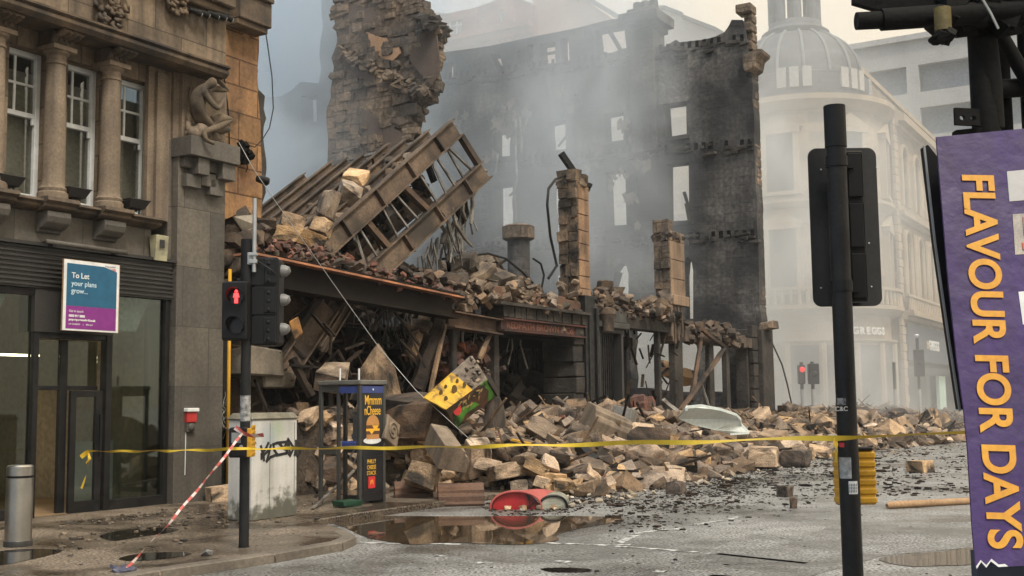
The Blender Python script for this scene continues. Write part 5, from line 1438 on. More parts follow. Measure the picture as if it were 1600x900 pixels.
# ------------------------------------------------------------------ collapsed steel floor
A_ = P(470, 545, .15); B_ = P(748, 258, .15)       # lower edge girder
C0 = P(505, 388, .35); C1 = P(712, 200, .35)       # upper edge girder
FR0 = F1.sub(A_.x, 0, 0)
SFl = root('collapsed_steel_floor', F1.sub(A_.x, 0, 0), 'collapsed floor of rusty steel girders and joists tilted up steeply over the shopfront', 'steel floor frame')
def V(px, py, y): q = P(px, py, y); return Vector((q.x-A_.x, y, q.z))
lo0, lo1 = V(540,468,.15), V(757,266,.15)
up0, up1 = V(498,394,.45), V(712,200,.45)
ax = (lo1-lo0).normalized()
upv = (up1-lo1); upv = (upv - ax*upv.dot(ax)).normalized()
def I(a, b, h, wd, nm, mt, parent=SFl, tf=.03, tw=.025): return MB().ibeam(a, b, h, wd, upv, tf, tw).build(nm, M[mt], parent)
I(lo0-ax*.1, lo1, .42, .24, 'girder', 'rust2'); I(up0-ax*.2, up1, .42, .24, 'girder', 'rust2')
I(V(440,585,.1), V(512,478,.12), .40, .26, 'girder', 'rust2'); I(V(462,560,.3), V(560,430,.3), .2, .2, 'girder', 'rust')
I(V(500,548,-.05), V(548,470,.0), .16, .18, 'girder', 'rust2')
# web stiffeners on both girders
for base, end in ((lo0, lo1), (up0, up1)):
    L_ = (end-base).length; w = MB()
    for i in range(1, 5):
        c = base+(end-base)*((i-.3)/4.4); w.hexa([c-ax*.02-upv*.2+Vector((0,-.12,0)), c+ax*.02-upv*.2+Vector((0,-.12,0)), c+ax*.02-upv*.2+Vector((0,.12,0)), c-ax*.02-upv*.2+Vector((0,.12,0)), c-ax*.02+upv*.2+Vector((0,-.12,0)), c+ax*.02+upv*.2+Vector((0,-.12,0)), c+ax*.02+upv*.2+Vector((0,.12,0)), c-ax*.02+upv*.2+Vector((0,.12,0))])
    w.build('web_stiffener', M['rust'], SFl)
# ties between them
for t in (.02, .09, .16, .23, .30, .37, .44, .51, .58, .65, .72, .79, .86, .93, .985):
    a = lo0+(lo1-lo0)*t; b = up0+(up1-up0)*min(1, t+rnd.uniform(-.04,.04))
    th = .18 if t in (.30, .58, .985) else .06
    MB().bar(a+upv*.2, b-upv*.2, th, th*.6).build('tie', M['rust' if th > .1 else 'strip'], SFl)
# joists going back from the upper girder (the deck), further girders beneath
nj = 8
for k in range(1, nj):
    y = .45+.5*k
    sag = -.03*k
    s_ = up0+Vector((0, .5*k, sag-.06))-ax*rnd.uniform(2.6, 4.2)
    e = up1+Vector((0, .5*k, sag-.02*k+.04))-ax*(.10+.12*k+rnd.uniform(-.15,.35))
    MB().ibeam(s_, e, .32, .18, upv, .026, .02).build('joist', M['rust2'], SFl)
    if k in (2, 5, 7):
        s2 = lo0+Vector((0, .55*k, .1))-ax*.8; e2 = lo1+Vector((0, .5*k, -.1))-ax*(.5+.2*k)
        MB().ibeam(s2, e2, .34, .2, upv, .025, .02).build('girder', M['rust'], SFl)
w = MB()
for i in range(16):
    t = rnd.uniform(-.4,.98); c = up0+(up1-up0)*t
    w.bar(c+Vector((0,.1,-.05)), c+Vector((rnd.uniform(-.3,.3), rnd.uniform(1.2,3.8), rnd.uniform(-.4,-.1))), .07, .05)
w.build('cross_rod', M['strip'], SFl)
# torn deck plates, dark pans of concrete left between joists
w = MB()
for i in range(16):
    t = rnd.uniform(-.55,.85); k = rnd.randrange(0, nj-1); c = up0+(up1-up0)*t+Vector((0, .5*k+.25, -.12-.05*k))
    s_ = rnd.uniform(.3,.9)
    w.hexa([c-ax*s_+Vector((0,-.24,-.03)), c+ax*s_+Vector((0,-.24,rnd.uniform(-.08,.03))), c+ax*s_+Vector((0,.24,-.03)), c-ax*s_+Vector((0,.24,-.03)), c-ax*s_+Vector((0,-.24,.02)), c+ax*s_+Vector((0,-.24,.05)), c+ax*s_+Vector((0,.24,.02)), c-ax*s_+Vector((0,.24,.02))])
w.build('deck_pan', M['char'], SFl)
w = MB()                                   # dark bars added so the gap between the two girders reads shaded
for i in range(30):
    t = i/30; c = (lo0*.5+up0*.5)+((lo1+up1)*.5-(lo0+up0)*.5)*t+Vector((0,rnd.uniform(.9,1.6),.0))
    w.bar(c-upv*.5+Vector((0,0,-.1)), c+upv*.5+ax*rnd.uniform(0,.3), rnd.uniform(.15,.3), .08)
w.build('dark_gap_bars', M['chardark'], SFl)
# curled flange and shreds trailing from the high end
w = MB()
w.tube([V(478,432,-.1), V(500,418,-.15), V(530,408,-.2), V(552,412,-.2)], [.05,.07,.07,.04], 6)
w.build('curled_plate', M['rust2'], SFl)
for pts in ([(706,325),(712,350),(726,372),(738,385)],[(688,330),(700,345),(708,378)],[(735,285),(738,320),(735,350)],[(740,270),(748,285),(738,310)],[(684,345),(696,362),(690,380)],[(745,262),(760,268),(752,275)],[(725,300),(722,330),(728,345)],[(700,310),(716,300),(732,290)]):
    w = MB(); yy = rnd.uniform(.1,.5); w.tube([V(a, b, yy) for a, b in pts], [.045,.05,.045,.03][:len(pts)], 5)
    w.build('torn_strip', M['strip'], SFl)
w = MB()
for i in range(70):
    px = rnd.uniform(640,735); py0 = 420-(px-640)*1.25+rnd.uniform(-5,40)
    a = V(px, py0, rnd.uniform(.1,1.2)); w.bar(a, a+Vector((rnd.uniform(-.3,.3), rnd.uniform(-.1,.1), -rnd.uniform(.2,.9))), rnd.uniform(.015,.05), .02)
w.build('hanging_shreds', M['strip'], SFl)
w = MB(); a = V(714,305,.3); w.prism([a, a+Vector((.42,0,.1)), a+Vector((.44,0,-.45)), a+Vector((.25,0,-.62)), a+Vector((.02,0,-.4))], (0,.06,0)); w.build('hanging_plate', M['chardark'], SFl)
w = MB()
for i in range(120):                       # packed small stuff along the deck
    t = rnd.uniform(-.5,.75); k = rnd.random()*nj*.5; c = up0+(up1-up0)*t+Vector((0,.2+.5*k,.05-.05*k))
    s_ = rnd.uniform(.06,.2); w.rock(c, (s_*1.5, s_, s_), None, .2)
w.build('deck_debris', M['rubmid'], SFl)
w = MB()
for i in range(150):                       # clutter caught between the two girders
    t = rnd.uniform(.0,.8); f9 = rnd.random(); c = (lo0+(lo1-lo0)*t)*(1-f9)+(up0+(up1-up0)*t)*f9+Vector((0, rnd.uniform(.5,1.6), 0)); s_ = rnd.uniform(.05,.17)
    if i % 2: w.rock(c, (s_*1.8, s_, s_), None, .2)
    else: w.bar(c, c+Vector((rnd.uniform(-.4,.4), rnd.uniform(-.3,.3), rnd.uniform(-.4,.4))), .045, .03)
tag(w.build('lodged_debris', M['charwood'], SFl), kind='stuff')
# ------------------------------------------------------------------ the rubble heap
rnd = random.Random(55)
_fe = [F1.g(a, b) for a, b in [(380,775),(480,766),(600,766),(660,768),(760,774),(880,780),(960,768),(1040,758),(1120,742),(1200,722),(1270,716),(1360,704),(1440,695),(1500,690),(1560,686)]]
_fs = [p.x for p in _fe]; _fv = [-p.y for p in _fe]
_cr = [P(a, b, -.8) for a, b in [(400,664),(480,650),(560,634),(612,640),(640,648),(700,660),(760,658),(820,656),(880,646),(930,640),(965,640),(1010,652),(1060,655),(1130,658),(1190,652),(1250,648),(1300,640),(1360,642),(1420,648),(1500,652),(1560,655)]]
_cs = [p.x for p in _cr]; _cz = [max(.3, p.z) for p in _cr]
def mound(s, y):
    e = -y
    ef = float(np.interp(s, _fs, _fv)); H_ = float(np.interp(s, _cs, _cz))
    n = noise.noise(Vector((s*.7, y*.7, 3)))*.28 + noise.noise(Vector((s*2.1, y*2.1, 9)))*.14
    if e > .8:
        t = (ef-e)/max(.4, ef-.8)
        if t <= 0: return t*.3-.02
        h = H_*(t**.75)
        return h+n*min(1, t*2.5)*.9
    if s > 29.5:
        t = min(1, max(0, 1-(.8-e)/7)); return H_*t + n*t - .05
    return H_*(1-.09*min(4, .8-e)) + n
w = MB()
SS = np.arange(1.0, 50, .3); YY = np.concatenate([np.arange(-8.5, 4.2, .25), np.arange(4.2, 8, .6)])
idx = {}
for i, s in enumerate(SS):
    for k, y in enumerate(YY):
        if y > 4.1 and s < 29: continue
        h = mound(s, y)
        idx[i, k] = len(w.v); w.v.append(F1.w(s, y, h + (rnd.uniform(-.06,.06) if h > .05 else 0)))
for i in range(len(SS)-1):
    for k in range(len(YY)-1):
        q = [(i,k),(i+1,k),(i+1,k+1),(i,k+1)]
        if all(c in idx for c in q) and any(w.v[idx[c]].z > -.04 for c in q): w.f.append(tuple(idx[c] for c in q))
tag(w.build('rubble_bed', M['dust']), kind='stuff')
def hit(px, py):
    r = ray(px, py); k = 8.0
    while k < 75:
        p = CAM+r*k; q = F1.loc(p)
        if 1 < q.x < 49 and -8.6 < q.y < 4 and q.z <= mound(q.x, q.y) and q.z > .0: return q
        k += .08
    return None
# stone block kinds
def block_mesh(seed, j, mt, bev=.02):
    vs, fs = rock_geo(seed, j)
    me = bpy.data.meshes.new('stone_block'); me.from_pydata([tuple(v) for v in vs], [], fs)
    bm = bmesh.new(); bm.from_mesh(me); bmesh.ops.recalc_face_normals(bm, faces=bm.faces)
    bmesh.ops.dissolve_limit(bm, angle_limit=.12, verts=bm.verts, edges=bm.edges)
    bmesh.ops.bevel(bm, geom=list(bm.edges), offset=bev, segments=1, affect='EDGES')
    bmesh.ops.triangulate(bm, faces=[f for f in bm.faces if len(f.verts) > 4])
    bmesh.ops.subdivide_edges(bm, edges=[e for e in bm.edges if e.calc_length() > .3], cuts=2, use_grid_fill=True)
    for v in bm.verts: v.co += v.normal*noise.noise(v.co*4.5+Vector((seed, 0, 0)))*.035
    bm.to_mesh(me); bm.free(); me.materials.append(mt); return me
kinds = [block_mesh(i, (.05,.09,.14,.2)[i % 4], M['rub'] if i % 5 else M['rubdark']) for i in range(22)]
def place(me, q, dims, rot, name, label, cat, group=None):
    o = bpy.data.objects.new(name, me); col.objects.link(o)
    o.location = F1.w(q.x, q.y, q.z); o.rotation_euler = rot; o.scale = dims
    return tag(o, label, cat, group)
tl = lerp((480,655),(560,640),(612,645),(700,664),(820,660),(930,643),(1060,655),(1190,652),(1300,642),(1420,650),(1500,655))
bl = lerp((480,768),(600,764),(660,764),(750,768),(775,787),(880,781),(960,768),(1040,757),(1120,742),(1200,722),(1270,715),(1360,703),(1500,690))
nb = 0; tries = 0; taken = []
while nb < 285 and tries < 6000:
    tries += 1
    px = rnd.uniform(480, 1500); t_, b_2 = tl(px), bl(px)
    py = t_+(b_2-t_)*rnd.random()**.85
    if 395 < px < 470: continue
    if 655 < px < 785 and py < 684: continue
    q = hit(px, py)
    if q is None: continue
    dist = (F1.w(q.x, q.y, q.z)-CAM).length
    if any((q-p).length < r*.55 for p, r in taken): continue
    L_ = rnd.choice((rnd.uniform(.28,.42), rnd.uniform(.34,.58), rnd.uniform(.45,.80)))*(.80 if dist < 30 else 1.0)
    dims = (L_, L_*rnd.uniform(.5,.85), L_*rnd.uniform(.34,.7))
    rot = (rnd.gauss(0,.42), rnd.gauss(0,.42), rnd.uniform(0, 6.28))
    q.z += dims[2]*rnd.uniform(.05,.32)
    taken.append((q.copy(), L_))
    place(rnd.choice(kinds), q, dims, rot, 'stone_block', 'broken tan sandstone block lying among many like it in the rubble heap', 'stone block', 'fallen sandstone blocks of the rubble heap')
    nb += 1
print('blocks', nb, tries)
# particular stones
_bm = bmesh.new()
for p_ in ((-.55,-.4,-.5),(.6,-.38,-.5),(.5,.4,-.5),(-.5,.4,-.5),(-.02,-.05,.62),(.12,.1,.55),(.42,-.25,.12),(-.42,-.25,.05),(.36,.3,.1),(-.4,.3,.0),(.6,-.1,-.15)): _bm.verts.new(p_)
bmesh.ops.convex_hull(_bm, input=_bm.verts); bmesh.ops.delete(_bm, geom=[v for v in _bm.verts if not v.link_faces], context='VERTS'); _bm.verts.index_update()
_rg[(99, .5)] = ([v.co.copy() for v in _bm.verts], [tuple(v.index for v in f.verts) for f in _bm.faces]); _bm.free()
M['bould'] = mat('scorched_boulder', (.30,.205,.125), (.10,.068,.045), 1.8, .92, bump=.9, bscale=7, grain=.5, soot=.32, soot_scale=1.1, bdist=.05)
def big(px, py, y, dims, rot, seed, j, mt, label, lift=0, name='stone_block', cat='stone block'):
    q = P(px, py, y); q.y = y; q.z += lift
    me = block_mesh(seed, j, mt, .015)
    return place(me, q, dims, (rot[0], rot[1], rot[2]+A1), name, label, cat)
big(588, 584, -.3, (1.15,.7,.95), (.05,-.05,.25), 99, .5, M['bould'], 'big pointed sandstone boulder standing up behind the phone kiosk roof')
big(521, 590, -.4, (.5,.45,.36), (.2,-.4,.4), 8, .14, M['rub'], 'cracked stone block left of the big pointed boulder above the kiosk')
big(668, 652, -1.6, (1.25,.9,.62), (.1,-.08,.0), 12, .1, M['rubdark'], 'broad dark boulder lying below the yellow and green panel')
big(640, 634, -1.2, (1.3,.7,.36), (.1,-.1,.2), 15, .1, M['rubdark'], 'flat dark stone slab resting on the boulder right of the kiosk')
big(773, 660, -2.2, (.5,.30,.78), (.1,.2,.3), 18, .12, M['rubdark'], 'upright rounded grey stone right of the green panel')
big(663, 522, .3, (.8,.5,.3), (.1,.4,.2), 9, .1, M['rubdark'], 'stone wedged between the leaning posts')
big(660, 742, -3.0, (.5,.45,.36), (.3,.2,.5), 6, .1, M['rub'], 'blocky stone behind the brown moulded terracotta pieces')
big(1012, 700, -3.4, (1.1,.8,.55), (.1,.3,.4), 16, .1, M['rubdark'], 'large smooth brown boulder near the middle of the rubble edge')
big(1195, 713, -4.9, (.85,.6,.42), (0,0,.2), 4, .03, M['rub'], 'squared sandstone block at the rubble edge left of the front signal pole')
big(1245, 716, -5.4, (1.0,.55,.36), (0,.03,.1), 7, .03, M['rubdark'], 'dark squared block at the rubble edge just left of the front signal pole')
for a, b, d_, lab, mt in ((1057,772,(.26,.22,.22),'small dark block sitting alone on the road in mid picture','rubdark'), (1227,776,(.2,.2,.18),'small brown stone alone on the road left of the front signal pole','rubdark'), (1439,738,(.45,.36,.26),'tan stone block alone on the road between pole and banner','rub'), (1240,794,(.10,.10,.16),'tiny pointed stone on the road near the front signal pole','rubdark'), (588,840,(.22,.13,.06),'dark red brick chip lying in the puddle','redbr'), (344,783,(.34,.3,.24),'mossy yellow stone lying against the building near the cabinet','rub')):
    z = PV if a == 344 else 0
    q = F1.g(a, b, z); q.z = z+d_[2]*.42
    place(block_mesh(a % 37, .06, M[mt], .02), q, d_, (rnd.uniform(-.1,.1), rnd.uniform(-.1,.1), rnd.uniform(0, 6)), 'stone_block', lab, 'stone block')
for px, py, y, dm, rt, lab in ((558,284,1.3,(.62,.5,.42),(.1,-.5,.3),'pale stone block caught on the tilted steel joists, highest of those on the deck'), (545,300,1.0,(.5,.4,.36),(.3,-.6,.8),'scorched stone block caught below the highest one on the tilted deck'), (512,322,1.0,(.3,.3,.56),(.1,.3,.2),'narrow upright stone wedged between the tilted joists'), (470,372,.5,(.75,.5,.26),(.1,.1,.1),'flat pale slab lying at the low end of the tilted joists'), (505,360,.6,(.5,.35,.32),(.2,.3,.4),'orange-brown broken stone beside the flat pale slab on the deck'), (455,355,.9,(.5,.4,.34),(.2,.2,.9),'tan stone on the low joists nearest the stone building')):
    big(px, py, y, dm, rt, int(px) % 37, .12, M['rub'], lab)
# moulded cornice block and volute block
def moulded(px, py, y, sc, rot, label, prof, L_, mt, name):
    q = P(px, py, y); fr = F1.sub(q.x, y, q.z)
    w = MB().prism([(-L_/2, a*sc, b*sc) for a, b in prof], (L_, 0, 0))
    o = w.build(name, mt, None, fr, bevel=.01); o.rotation_euler = (rot[0], rot[1], rot[2]+A1)
    return tag(o, label, 'carved stone')
CP = [(-.3,-.25),(.3,-.25),(.3,.25),(-.05,.25),(-.10,.20),(-.16,.18),(-.18,.10),(-.24,.08),(-.30,.0)]
moulded(950, 662, -2.6, 1.0, (.3,.35,-.5), 'moulded sandstone cornice block tilted on the heap below the black doorway', CP, 1.0, M['sandplain'], 'cornice_block')
moulded(700, 700, -3.4, .8, (.2,-.4,.9), 'moulded sandstone fragment lying in the rubble below the green panel', CP, .8, M['sandplain'], 'cornice_block')
moulded(975, 650, -2.2, .75, (.2,.1,.2), 'pale grey squared block leaning beside the moulded cornice block', [(-.3,-.25),(.3,-.25),(.3,.25),(-.3,.25)], .55, M['concrete'], 'stone_block')
q = P(614, 674, -2.9); fr = F1.sub(q.x, -2.9, q.z)
w = MB(); w.box(-.2,.2,0,.32,-.2,.2); 
o = w.build('volute_block', M['sandplain'], None, fr, bevel=.015)
sp = MB().tube([( .155*(1-t/22)*math.cos(t*.62), -.005, .155*(1-t/22)*math.sin(t*.62)) for t in range(20)], .016, 6).build('carved_spiral', M['sandplain'], o, smooth=True)
tag(o, 'carved block with a spiral scroll lying beside the phone kiosk', 'carved stone'); o.rotation_euler = (-.1, .45, A1+.1)
# brown terracotta cornice lengths by the road edge
TP = [(-.2,-.02),(.2,-.02),(.2,.32),(.02,.32),(-.02,.27),(-.12,.24),(-.12,.18),(-.18,.15),(-.18,.06),(-.24,.04)]
for px0, px1, py, lab in ((616,676,786,'short brown moulded terracotta length at the road edge beside the kiosk'), (684,756,790,'long brown moulded terracotta length at the road edge left of the red shell')):
    a, b = F1.g(px0, py), F1.g(px1, py-1.5)
    A_w, B_w = F1.w(a.x, a.y), F1.w(b.x, b.y); dr_ = (B_w-A_w); L_ = dr_.length
    o = MB().prism([(0, c, e) for c, e in TP], (L_, 0, 0)).build('terracotta_moulding', M['terra'], None, Frame(A_w, math.atan2(dr_.y, dr_.x)), bevel=.008)
    tag(o, lab, 'moulding', 'brown terracotta lengths')
# small fragments over the whole heap, and grit on road and pavement
w = MB()
for i in range(6400):
    s = rnd.uniform(1.6, 46); ef = float(np.interp(s, _fs, _fv)); e = rnd.uniform(-2.5, ef+.25)
    if s > 29 and e < -1: continue
    h = mound(s, -e); sz = rnd.choice((.06,.09,.13,.19,.25,.32))*rnd.uniform(.7,1.3)
    w.rock(F1.w(s, -e, max(0, h)+sz*.15), (sz*rnd.uniform(1,1.9), sz, sz*rnd.uniform(.35,.8)), None, .16)
tag(w.build('rubble_fragments', M['rubmid']), kind='stuff')  # darker stone colour stands in for the shadowed gaps between blocks
w = MB()
for i in range(1000):
    s = rnd.uniform(1.6, 46); ef = float(np.interp(s, _fs, _fv)); e = rnd.uniform(-1.5, ef)
    h = mound(s, -e); sz = rnd.uniform(.05,.22)
    p = F1.w(s, -e, max(0, h)+.03)
    if i % 3:
        w.rock(p, (sz*2, sz, sz*.5), None, .2)
    else:
        d_ = Vector((rnd.uniform(-1,1), rnd.uniform(-1,1), rnd.uniform(-.15,.4))).normalized()*rnd.uniform(.2,.9); w.bar(p-d_, p+d_, rnd.uniform(.02,.07), rnd.uniform(.02,.05))
tag(w.build('charred_fragments', M['charwood']), kind='stuff')
w = MB()
def grit(n, f, zz, smin, smax):
    k = 0
    while k < n:
        px, py = f()
        p = G(px, py, zz)
        if noise.noise(Vector((p.x*.9, p.y*.9, 1.7)))+.6*noise.noise(Vector((p.x*3, p.y*3, 4))) < rnd.uniform(-.75, .45): continue
        k += 1; sz = smin*math.exp(abs(rnd.gauss(0, .62)))*(1 if rnd.random() < .97 else 2.2)
        w.rock(p+Vector((0,0,sz*.2)), (sz*rnd.uniform(1,2.2), sz*rnd.uniform(.8,1.5), sz*rnd.uniform(.25,.6)), Matrix.Rotation(rnd.uniform(0,6.28), 3, 'Z'), .2)
def f1():
    px = rnd.triangular(760, 1560, 1150); b = bl(min(px, 1500)); return px, b+abs(rnd.gauss(0, 1))*(30 if px > 950 else 12)-4
def f2():
    px = rnd.uniform(470, 900); return px, bl(px)+rnd.uniform(-4, 22)
grit(6000, f1, 0, .010, .034); grit(1300, f2, 0, .008, .03)
grit(700, lambda: (rnd.uniform(1290,1540), rnd.uniform(690,775)), 0, .015, .045)
grit(170, lambda: (rnd.uniform(560,1560), rnd.uniform(770,900)), 0, .006, .022)
tag(w.build('road_grit', M['charwood']), kind='stuff')
w = MB()
def f3():
    px = rnd.uniform(90, 500); base = 806-.11*(px-165); return px, base+abs(rnd.gauss(0,1))*22+1
grit(2600, f3, PV, .004, .015)
for i in range(120):
    px, py = f3(); p = G(px, py, PV); sz = rnd.uniform(.02,.05); w.rock(p+Vector((0,0,.012)), (sz*1.6, sz, sz*.5), Matrix.Rotation(rnd.uniform(0,6), 3, 'Z'), .2)
tag(w.build('pavement_grit', M['debris']), kind='stuff')
w = MB()
for i in range(420):                       # pale chips
    px = rnd.uniform(470, 1500); py = bl(px)+rnd.uniform(-30, 16); p = hit(px, py) or F1.loc(G(px, py)); sz = rnd.uniform(.02,.065)
    w.rock(F1.w(p.x, p.y, p.z+.03), (sz*1.6, sz, sz*.7), None, .2)
tag(w.build('plaster_chips', mat('plaster_chip', (.48,.40,.30), (.32,.26,.19), 3, .9, rand=.3, bump=.3)), kind='stuff')
w = MB(); w2 = MB()
for i in range(620):                       # broken bricks, then splinters of timber and lath
    s = rnd.uniform(1.6, 44); ef = float(np.interp(s, _fs, _fv)); e = rnd.uniform(-1.5, ef-.1)
    p = F1.w(s, -e, max(0, mound(s, -e))+.06)
    if i < 420:
        w.rock(p, (.22, .11, .075), None, .09)
    else:
        d_ = Vector((rnd.uniform(-1,1), rnd.uniform(-1,1), rnd.uniform(-.1,.7))).normalized()*rnd.uniform(.2,.8); n_ = 4; r0 = rnd.uniform(.015,.045)
        w2.tube([p-d_+d_*2*j/n_+Vector((rnd.uniform(-.03,.03), rnd.uniform(-.03,.03), .08)) for j in range(n_+1)], [r0*rnd.uniform(.5,1.2) for j in range(n_+1)], 4)
tag(w.build('brick_fragments', M['redbr']), kind='stuff'); tag(w2.build('timber_splinters', M['oldwood']), kind='stuff')
# boards, bars and pipes lying on the heap
def lying(name, label, cat, a, b, wd, h, mt, lift=.08, group=None):
    qa, qb = hit(*a) or F1.loc(G(*a)), hit(*b) or F1.loc(G(*b))
    pa, pb = F1.w(qa.x, qa.y, qa.z+lift), F1.w(qb.x, qb.y, qb.z+lift)
    w = MB().bar((0,0,0), pb-pa, wd, h); o = w.build(name, M[mt]); o.location = pa
    return tag(o, label, cat, group)
lying('charred_board', 'black charred board lying across the blocks at mid heap', 'board', (820,722), (880,738), .35, .06, 'charwood', .16)
lying('charred_board', 'long black board flat at the rubble edge right of the red shell', 'board', (935,757), (985,742), .3, .05, 'charwood', .08)
lying('charred_board', 'black plank sticking out of the heap left of the white sheet', 'board', (1050,665), (1110,690), .22, .08, 'charwood', .3)
lying('charred_board', 'dark beam end raised over the rubble beyond the ruin corner', 'board', (1222,655), (1246,640), .28, .22, 'charwood', .35)
lying('steel_bar', 'bent dark bar lying below the green panel on the heap', 'bar', (640,702), (760,690), .06, .06, 'rust', .3)
lying('steel_bar', 'dark drain pipe lying at the rubble edge', 'bar', (1035,745), (1085,742), .14, .14, 'chardark', .12)
lying('black_hose', 'thick black bent pipe end sticking up from the blocks', 'pipe', (905,716), (930,742), .16, .16, 'blackm', .22)
lying('yellow_panel', 'bright yellow painted scrap among the pale blocks', 'panel', (800,707), (830,714), .22, .03, 'yellow', .22)
lying('grey_board', 'grey painted board lying near the ruin corner', 'board', (1330,700), (1300,690), .5, .05, 'concrete', .2)
lying('charred_board', 'black strip of roofing lying at the left of the heap centre', 'board', (600,697), (690,706), .16, .04, 'charwood', .25)
lying('steel_angle', 'rusty steel angle lying near the kiosk', 'bar', (485,790), (548,770), .14, .02, 'strip', .04)
# white bent sheet
SHp = [(1072,640),(1082,636),(1100,634),(1120,640),(1142,648),(1158,655),(1166,664),(1172,676),(1150,678),(1128,672),(1104,664),(1086,654)]
c = hit(1120, 664) or F1.loc(G(1120, 700)); yy = c.y-2.6
w = MB(); base = P(1120, 660, yy); pts = []
for i, (a, b) in enumerate(SHp):
    q = P(a, b, yy); pts.append(Vector((q.x-base.x, .12*math.sin(i*1.3)+(.25 if i > 7 else -.0), q.z-base.z)))
w.prism(pts, (.02, .03, .02))
for a, b in zip(pts[:8], pts[1:9]): w.bar(a, b, .04, .06)
tag(w.build('bent_white_sheet', plain('white_enamel_sheet', (.62,.68,.66), .35), None, F1.sub(base.x, yy, base.z)), 'bent white metal sheet propped on the rubble right of the ruin columns', 'metal sheet')
# kinked pole and leaning bars before the columns
thing_bar('kinked_pole', 'kinked metal pole propped against the right-hand columns', 'pole', [(1064,642),(1133,543),(1096,514)], .14, M['rust'], (-1.0,-.6,-.4))
thing_bar('leaning_bar', 'dark steel bar leaning left of the kinked pole', 'bar', [(1080,626),(1098,516)], .14, M['rust'], (-.5,-.2))
thing_bar('leaning_bar', 'thin grey strut leaning below the kinked pole', 'bar', [(1096,600),(1108,636)], .07, M['strip'], (-.6,-.9))
thing_bar('leaning_bar', 'short pale strut lying on the heap before the brick pile', 'bar', [(1036,626),(1058,646)], .18, M['strip'], (-.6,-1.0))
thing_bar('leaning_board', 'broad scorched board caught aslant behind the thin column', 'board', [(1032,575),(1082,592)], .5, M['wood'], (1.2,.8), None, .1)
thing_bar('leaning_bar', 'thin curved rod rising from the debris in the black room', 'bar', [(862,652),(866,640),(887,620)], .035, M['strip'], (-.2,-.2,-.2))
for i, (a, b) in enumerate(((985,650),(1003,640),(995,628),(1012,650),(1000,655),(990,638),(1010,632))):
    q = P(a, b, .0); place(block_mesh(20+i, .06, M['redbr'], .02), Vector((q.x, rnd.uniform(-.2,.3), q.z)), (.55,.4,.35), (rnd.uniform(-.2,.2), rnd.uniform(-.2,.2), A1+rnd.uniform(-.3,.3)), 'brick_lump', 'lump of red brickwork in the pile right of the black doorway', 'brick lump', 'red brickwork pile by the doorway')
w = MB()
for i in range(150):
    q = P(rnd.uniform(684,742), rnd.uniform(540,588), rnd.uniform(.3,1.2)); s_ = rnd.uniform(.08,.22); w.rock((q.x, rnd.uniform(.2,1.2), q.z), (s_*1.5, s_, s_*.8), None, .18)
w.box(P(688,560,1).x, P(744,560,1).x, .7, 1.2, .6, P(710,545,1).z)
tag(w.build('brick_mass', M['redbr'], None, Frame(F1.O, F1.ang)), 'mass of crumbled brickwork hanging in the bay behind the yellow panel', 'brick mass')
w = MB()
for i in range(230):                       # tangled pipes and laths deep in the left bay
    q = P(rnd.uniform(400,640), rnd.uniform(520,650), rnd.uniform(-.3,1.6)); a = Vector((q.x, rnd.uniform(-.4,1.6), q.z))
    w.bar(a, a+Vector((rnd.uniform(-.5,.5), rnd.uniform(-.4,.4), rnd.uniform(-.7,.7))), rnd.uniform(.02,.09), .04)
o = tag(w.build('tangled_debris', M['charwood'], None, Frame(F1.O, F1.ang)), kind='stuff')
for k, (px, lab) in enumerate(((975,0),)):
    w = MB()
    for i in range(50):
        q = P(rnd.uniform(975,1045), rnd.uniform(500,620), rnd.uniform(-.2,.9)); a = Vector((q.x, rnd.uniform(-.3,1.2), q.z)); w.bar(a, a+Vector((rnd.uniform(-.35,.35), rnd.uniform(-.3,.3), -rnd.uniform(.1,1.0))), rnd.uniform(.02,.10), .03)
    tag(w.build('hanging_debris', M['charwood'], None, Frame(F1.O, F1.ang)), kind='stuff')
